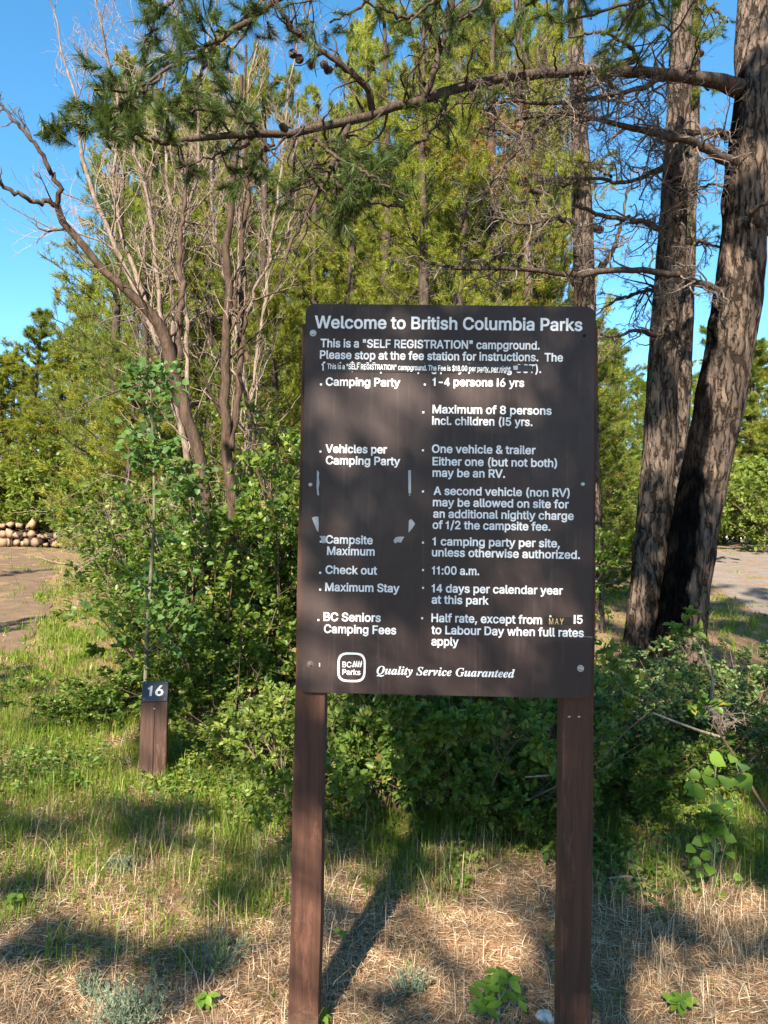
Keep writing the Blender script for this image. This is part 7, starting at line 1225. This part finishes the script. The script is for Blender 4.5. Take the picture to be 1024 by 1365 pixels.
# ------------------------------------------------------------------ unseen trees added behind the viewer to dapple the light
S_U = Vector((SUN_D.y, -SUN_D.x, 0)).normalized(); S_V = SUN_D.cross(S_U).normalized()
def sun_uv(p): p = np.asarray(p); return p @ np.array(S_U), p @ np.array(S_V)
LIT = []
def lit_board(px, py, rx, ry, w_=1.0):
    u_, z_ = on_board(px, py); p = S0 + SX * u_; p.z = z_; LIT.append((p, rx * 1.3 * 2.4 / FPX, ry * 1.2 * 2.4 / FPX))
def lit_at(px, py, d, r, ry=None): LIT.append((at(px, py, d), r, ry or r))
def lit_ground(px, py, r, ry=None): LIT.append((gp(px, py), r, ry or r))
for a in ((455, 562, 38, 36), (532, 548, 26, 36), (650, 512, 45, 24), (700, 790, 28, 50), (735, 835, 24, 35), (590, 900, 50, 30), (440, 850, 32, 40)): lit_board(*a)
for a in ((410, 1180, 22, 50), (408, 1270, 24, 60), (408, 1350, 24, 60), (412, 1090, 14, 30)): lit_board(*a)
for px, py, r, ry in ((60, 1330, .34, .22), (180, 1340, .30, .18), (290, 1380, .25, .15), (210, 1290, .28, .10), (130, 1390, .3, .12), (250, 1160, .22, .08), (60, 1190, .30, .16), (190, 1230, .30, .12), (330, 1200, .22, .16), (350, 1290, .18, .10), (20, 1270, .2, .1), (120, 1140, .25, .08),
        (90, 1000, .5, .14), (240, 1050, .5, .15), (330, 1100, .3, .12), (180, 950, .4, .12), (60, 935, .3, .1), (480, 1340, .22, .14), (560, 1300, .30, .16), (650, 1250, .16, .10), (640, 1200, .3, .12), (560, 1240, .2, .1), (480, 1180, .18, .1),
        (850, 1190, .14, .10), (870, 1160, .10, .06), (960, 1190, .10, .06), (980, 1220, .2, .08), (960, 1350, .4, .16), (860, 1370, .2, .16), (1040, 1300, .2, .1)): lit_ground(px, py, r, ry)
for px, py, d, r in ((370, 960, 3.9, .22), (330, 1010, 4.2, .2), (390, 900, 4.0, .15), (560, 1010, 3.7, .10), (500, 1000, 3.7, .14), (470, 960, 3.7, .12), (203, 1000, 4.5, .10), (205, 1030, 4.5, .08), (710, 1120, 3.4, .12), (945, 1030, 3.7, .16), (958, 965, 4, .10), (990, 1040, 3.8, .12), (1000, 900, 5, .2), (300, 900, 4.8, .2), (150, 900, 5.0, .2),
        (380, 880, 4.4, .2), (960, 830, 5.3, .2), (880, 880, 5.0, .15)): lit_at(px, py, d, r)
LU = np.array([sun_uv(p) for p, _, _ in LIT]); LR = np.array([(a, b) for _, a, b in LIT])
SH_ = []
for px, py, rx, ry in ((768, 980, 30, 60), (768, 1080, 28, 60), (768, 1180, 28, 60), (768, 1280, 26, 50), (417, 970, 24, 45), (414, 1040, 22, 30), (500, 670, 90, 40), (500, 760, 80, 40), (640, 640, 90, 60), (600, 440, 190, 22), (770, 650, 22, 110), (770, 900, 30, 30)):
    u0_, z0_ = on_board(px, py); p = S0 + SX * u0_; p.z = z0_; SH_.append((*sun_uv(p), rx * 2.4 / FPX, ry * 2.4 / FPX))
for px, py, rx, ry in ((60, 1105, .34, .045), (250, 1085, .30, .045), (90, 1262, .34, .04), (262, 1292, .14, .07), (318, 1190, .09, .07), (20, 1180, .16, .03), (940, 1255, .30, .04), (880, 1130, .2, .06), (560, 1345, .2, .03)):
    SH_.append((*sun_uv(gp(px, py)), rx, ry))
SH_ = np.array(SH_)
def is_dark(P):
    u_, v_ = sun_uv(P); return ((((u_[:, None] - SH_[None, :, 0]) / (SH_[None, :, 2] + 0.03)) ** 2 + ((v_[:, None] - SH_[None, :, 1]) / (SH_[None, :, 3] + 0.03)) ** 2) < 1).any(1)
def is_lit(P, pad=0.10):
    u_, v_ = sun_uv(P)
    q = ((u_[:, None] - LU[None, :, 0]) / (LR[None, :, 0] + pad * 0.5)) ** 2 + ((v_[:, None] - LU[None, :, 1]) / (LR[None, :, 1] + pad * 0.5)) ** 2
    return (q < 1).any(1) & ~is_dark(P)
M['canopy'] = leaf_mat('added_canopy_leaf', [(0.0, (0.04, 0.075, 0.02)), (1.0, (0.08, 0.12, 0.03))], 0.12)
def unseen_shade_tree(label, base, h, box_, seed, n_twig, per, drop):
    """unseen tree added for shade; leaf sprays are left out where sun patches should fall"""
    b = Vector((base[0], base[1], float(ground_z(*base)))); t = thing('unseen_shade_tree', label, 'tree', b); rs = rng(seed)
    P, R = bend_trunk(16, h * 0.8, 0.12, rs); V, F = rough_trunk(P, R, 16, 0.08, seed); link('trunk', mesh_np('trunk', V, [F], [M['bark']], smooth=True), t)
    c0 = np.array(box_[0]); c1 = np.array(box_[1]); q = rs.uniform(0, 1, (n_twig, 3)) * (c1 - c0) + c0
    keep = ~is_lit(q, 0.12) & (rs.uniform(0, 1, n_twig) > drop(q)); q = q[keep]
    n = len(q); pos = np.repeat(q, per, 0) + rs.normal(0, 0.055, (n * per, 3)); k = ~is_lit(pos, 0.0); pos = pos[k]
    ax = nrm(rs.normal(0, 1, pos.shape)); V, F = leaves(pos - np.array(b), ax, 0.085, rs, 0.75, 0.35, shape='round')
    tag(link('foliage', mesh_np('foliage', V, [F], [M['canopy']]), t), kind='stuff')
    m = min(240, n); e = q[rs.choice(n, m, replace=False)] - np.array(b); hz = np.clip(e[:, 2] * rs.uniform(0.55, 0.85, m), 0.8, h * 0.75)
    st = np.stack([np.interp(hz, P[0][:, 2], P[0][:, k]) for k in range(3)], 1); tt = np.linspace(0, 1, 8)[None, :, None]
    PB = st[:, None] * (1 - tt) + e[:, None] * tt + np.sin(tt * math.pi) * rs.normal(0, 0.12, (m, 1, 3)); V, F = tubes(PB, taper(np.full(m, 0.010), 8, 0.2), 4)
    tag(link('branches', mesh_np('branches', V, [F], [M['bark_branch']]), t), kind='stuff'); return t
# volume of leaves that lies up-sun of the board and the near ground
tgt = Vector((0.2, 3.0, 0.9)); cen = tgt - SUN_D * 9.0
def drop_main(q):
    u_, v_ = sun_uv(q); cu, cv = sun_uv(np.array([0.75, 2.9, 0.8])); 
    n = np.array([mnoise.noise(Vector((a * 2.6, b * 3.4, 1.3))) for a, b in zip(u_, v_)])
    far = np.hypot((u_ - cu) / 2.0, (v_ - cv) / 1.5)
    return np.clip((far - 0.65) * 2.0, 0, 1) * (n > -0.12 - 0.10 * np.clip(far - 1, 0, 1)) * (~is_dark(q))
unseen_shade_tree('unseen leafy tree added behind the viewer, its gaps shaped to dapple the board', (-1.16, -3.5), 9.5, ((cen.x - 4.6, cen.y - 0.9, cen.z - 2.0), (cen.x + 4.6, cen.y + 0.9, cen.z + 2.6)), 401, 11000, 6, drop_main)
tgt2 = Vector((3.3, 7.6, 3.0)); cen2 = tgt2 - SUN_D * 10.5; UV2 = sun_uv(np.array(tgt2))
def drop_trunks(q):
    u_, v_ = sun_uv(q); n = np.array([mnoise.noise(Vector((a * 2.0, b * 1.5, 7.7))) for a, b in zip(u_, v_)])
    return ((n > -0.08) | (np.abs(v_ - UV2[1]) > 3.0)) * 1.0
unseen_shade_tree('unseen leafy tree added behind the viewer on the right to dapple the big trunks', (cen2.x + 0.8, cen2.y - 1.5), 10.5, ((cen2.x - 1.6, cen2.y - 0.8, cen2.z - 3.0), (cen2.x + 1.8, cen2.y + 0.8, cen2.z + 3.4)), 402, 5200, 5, drop_trunks)
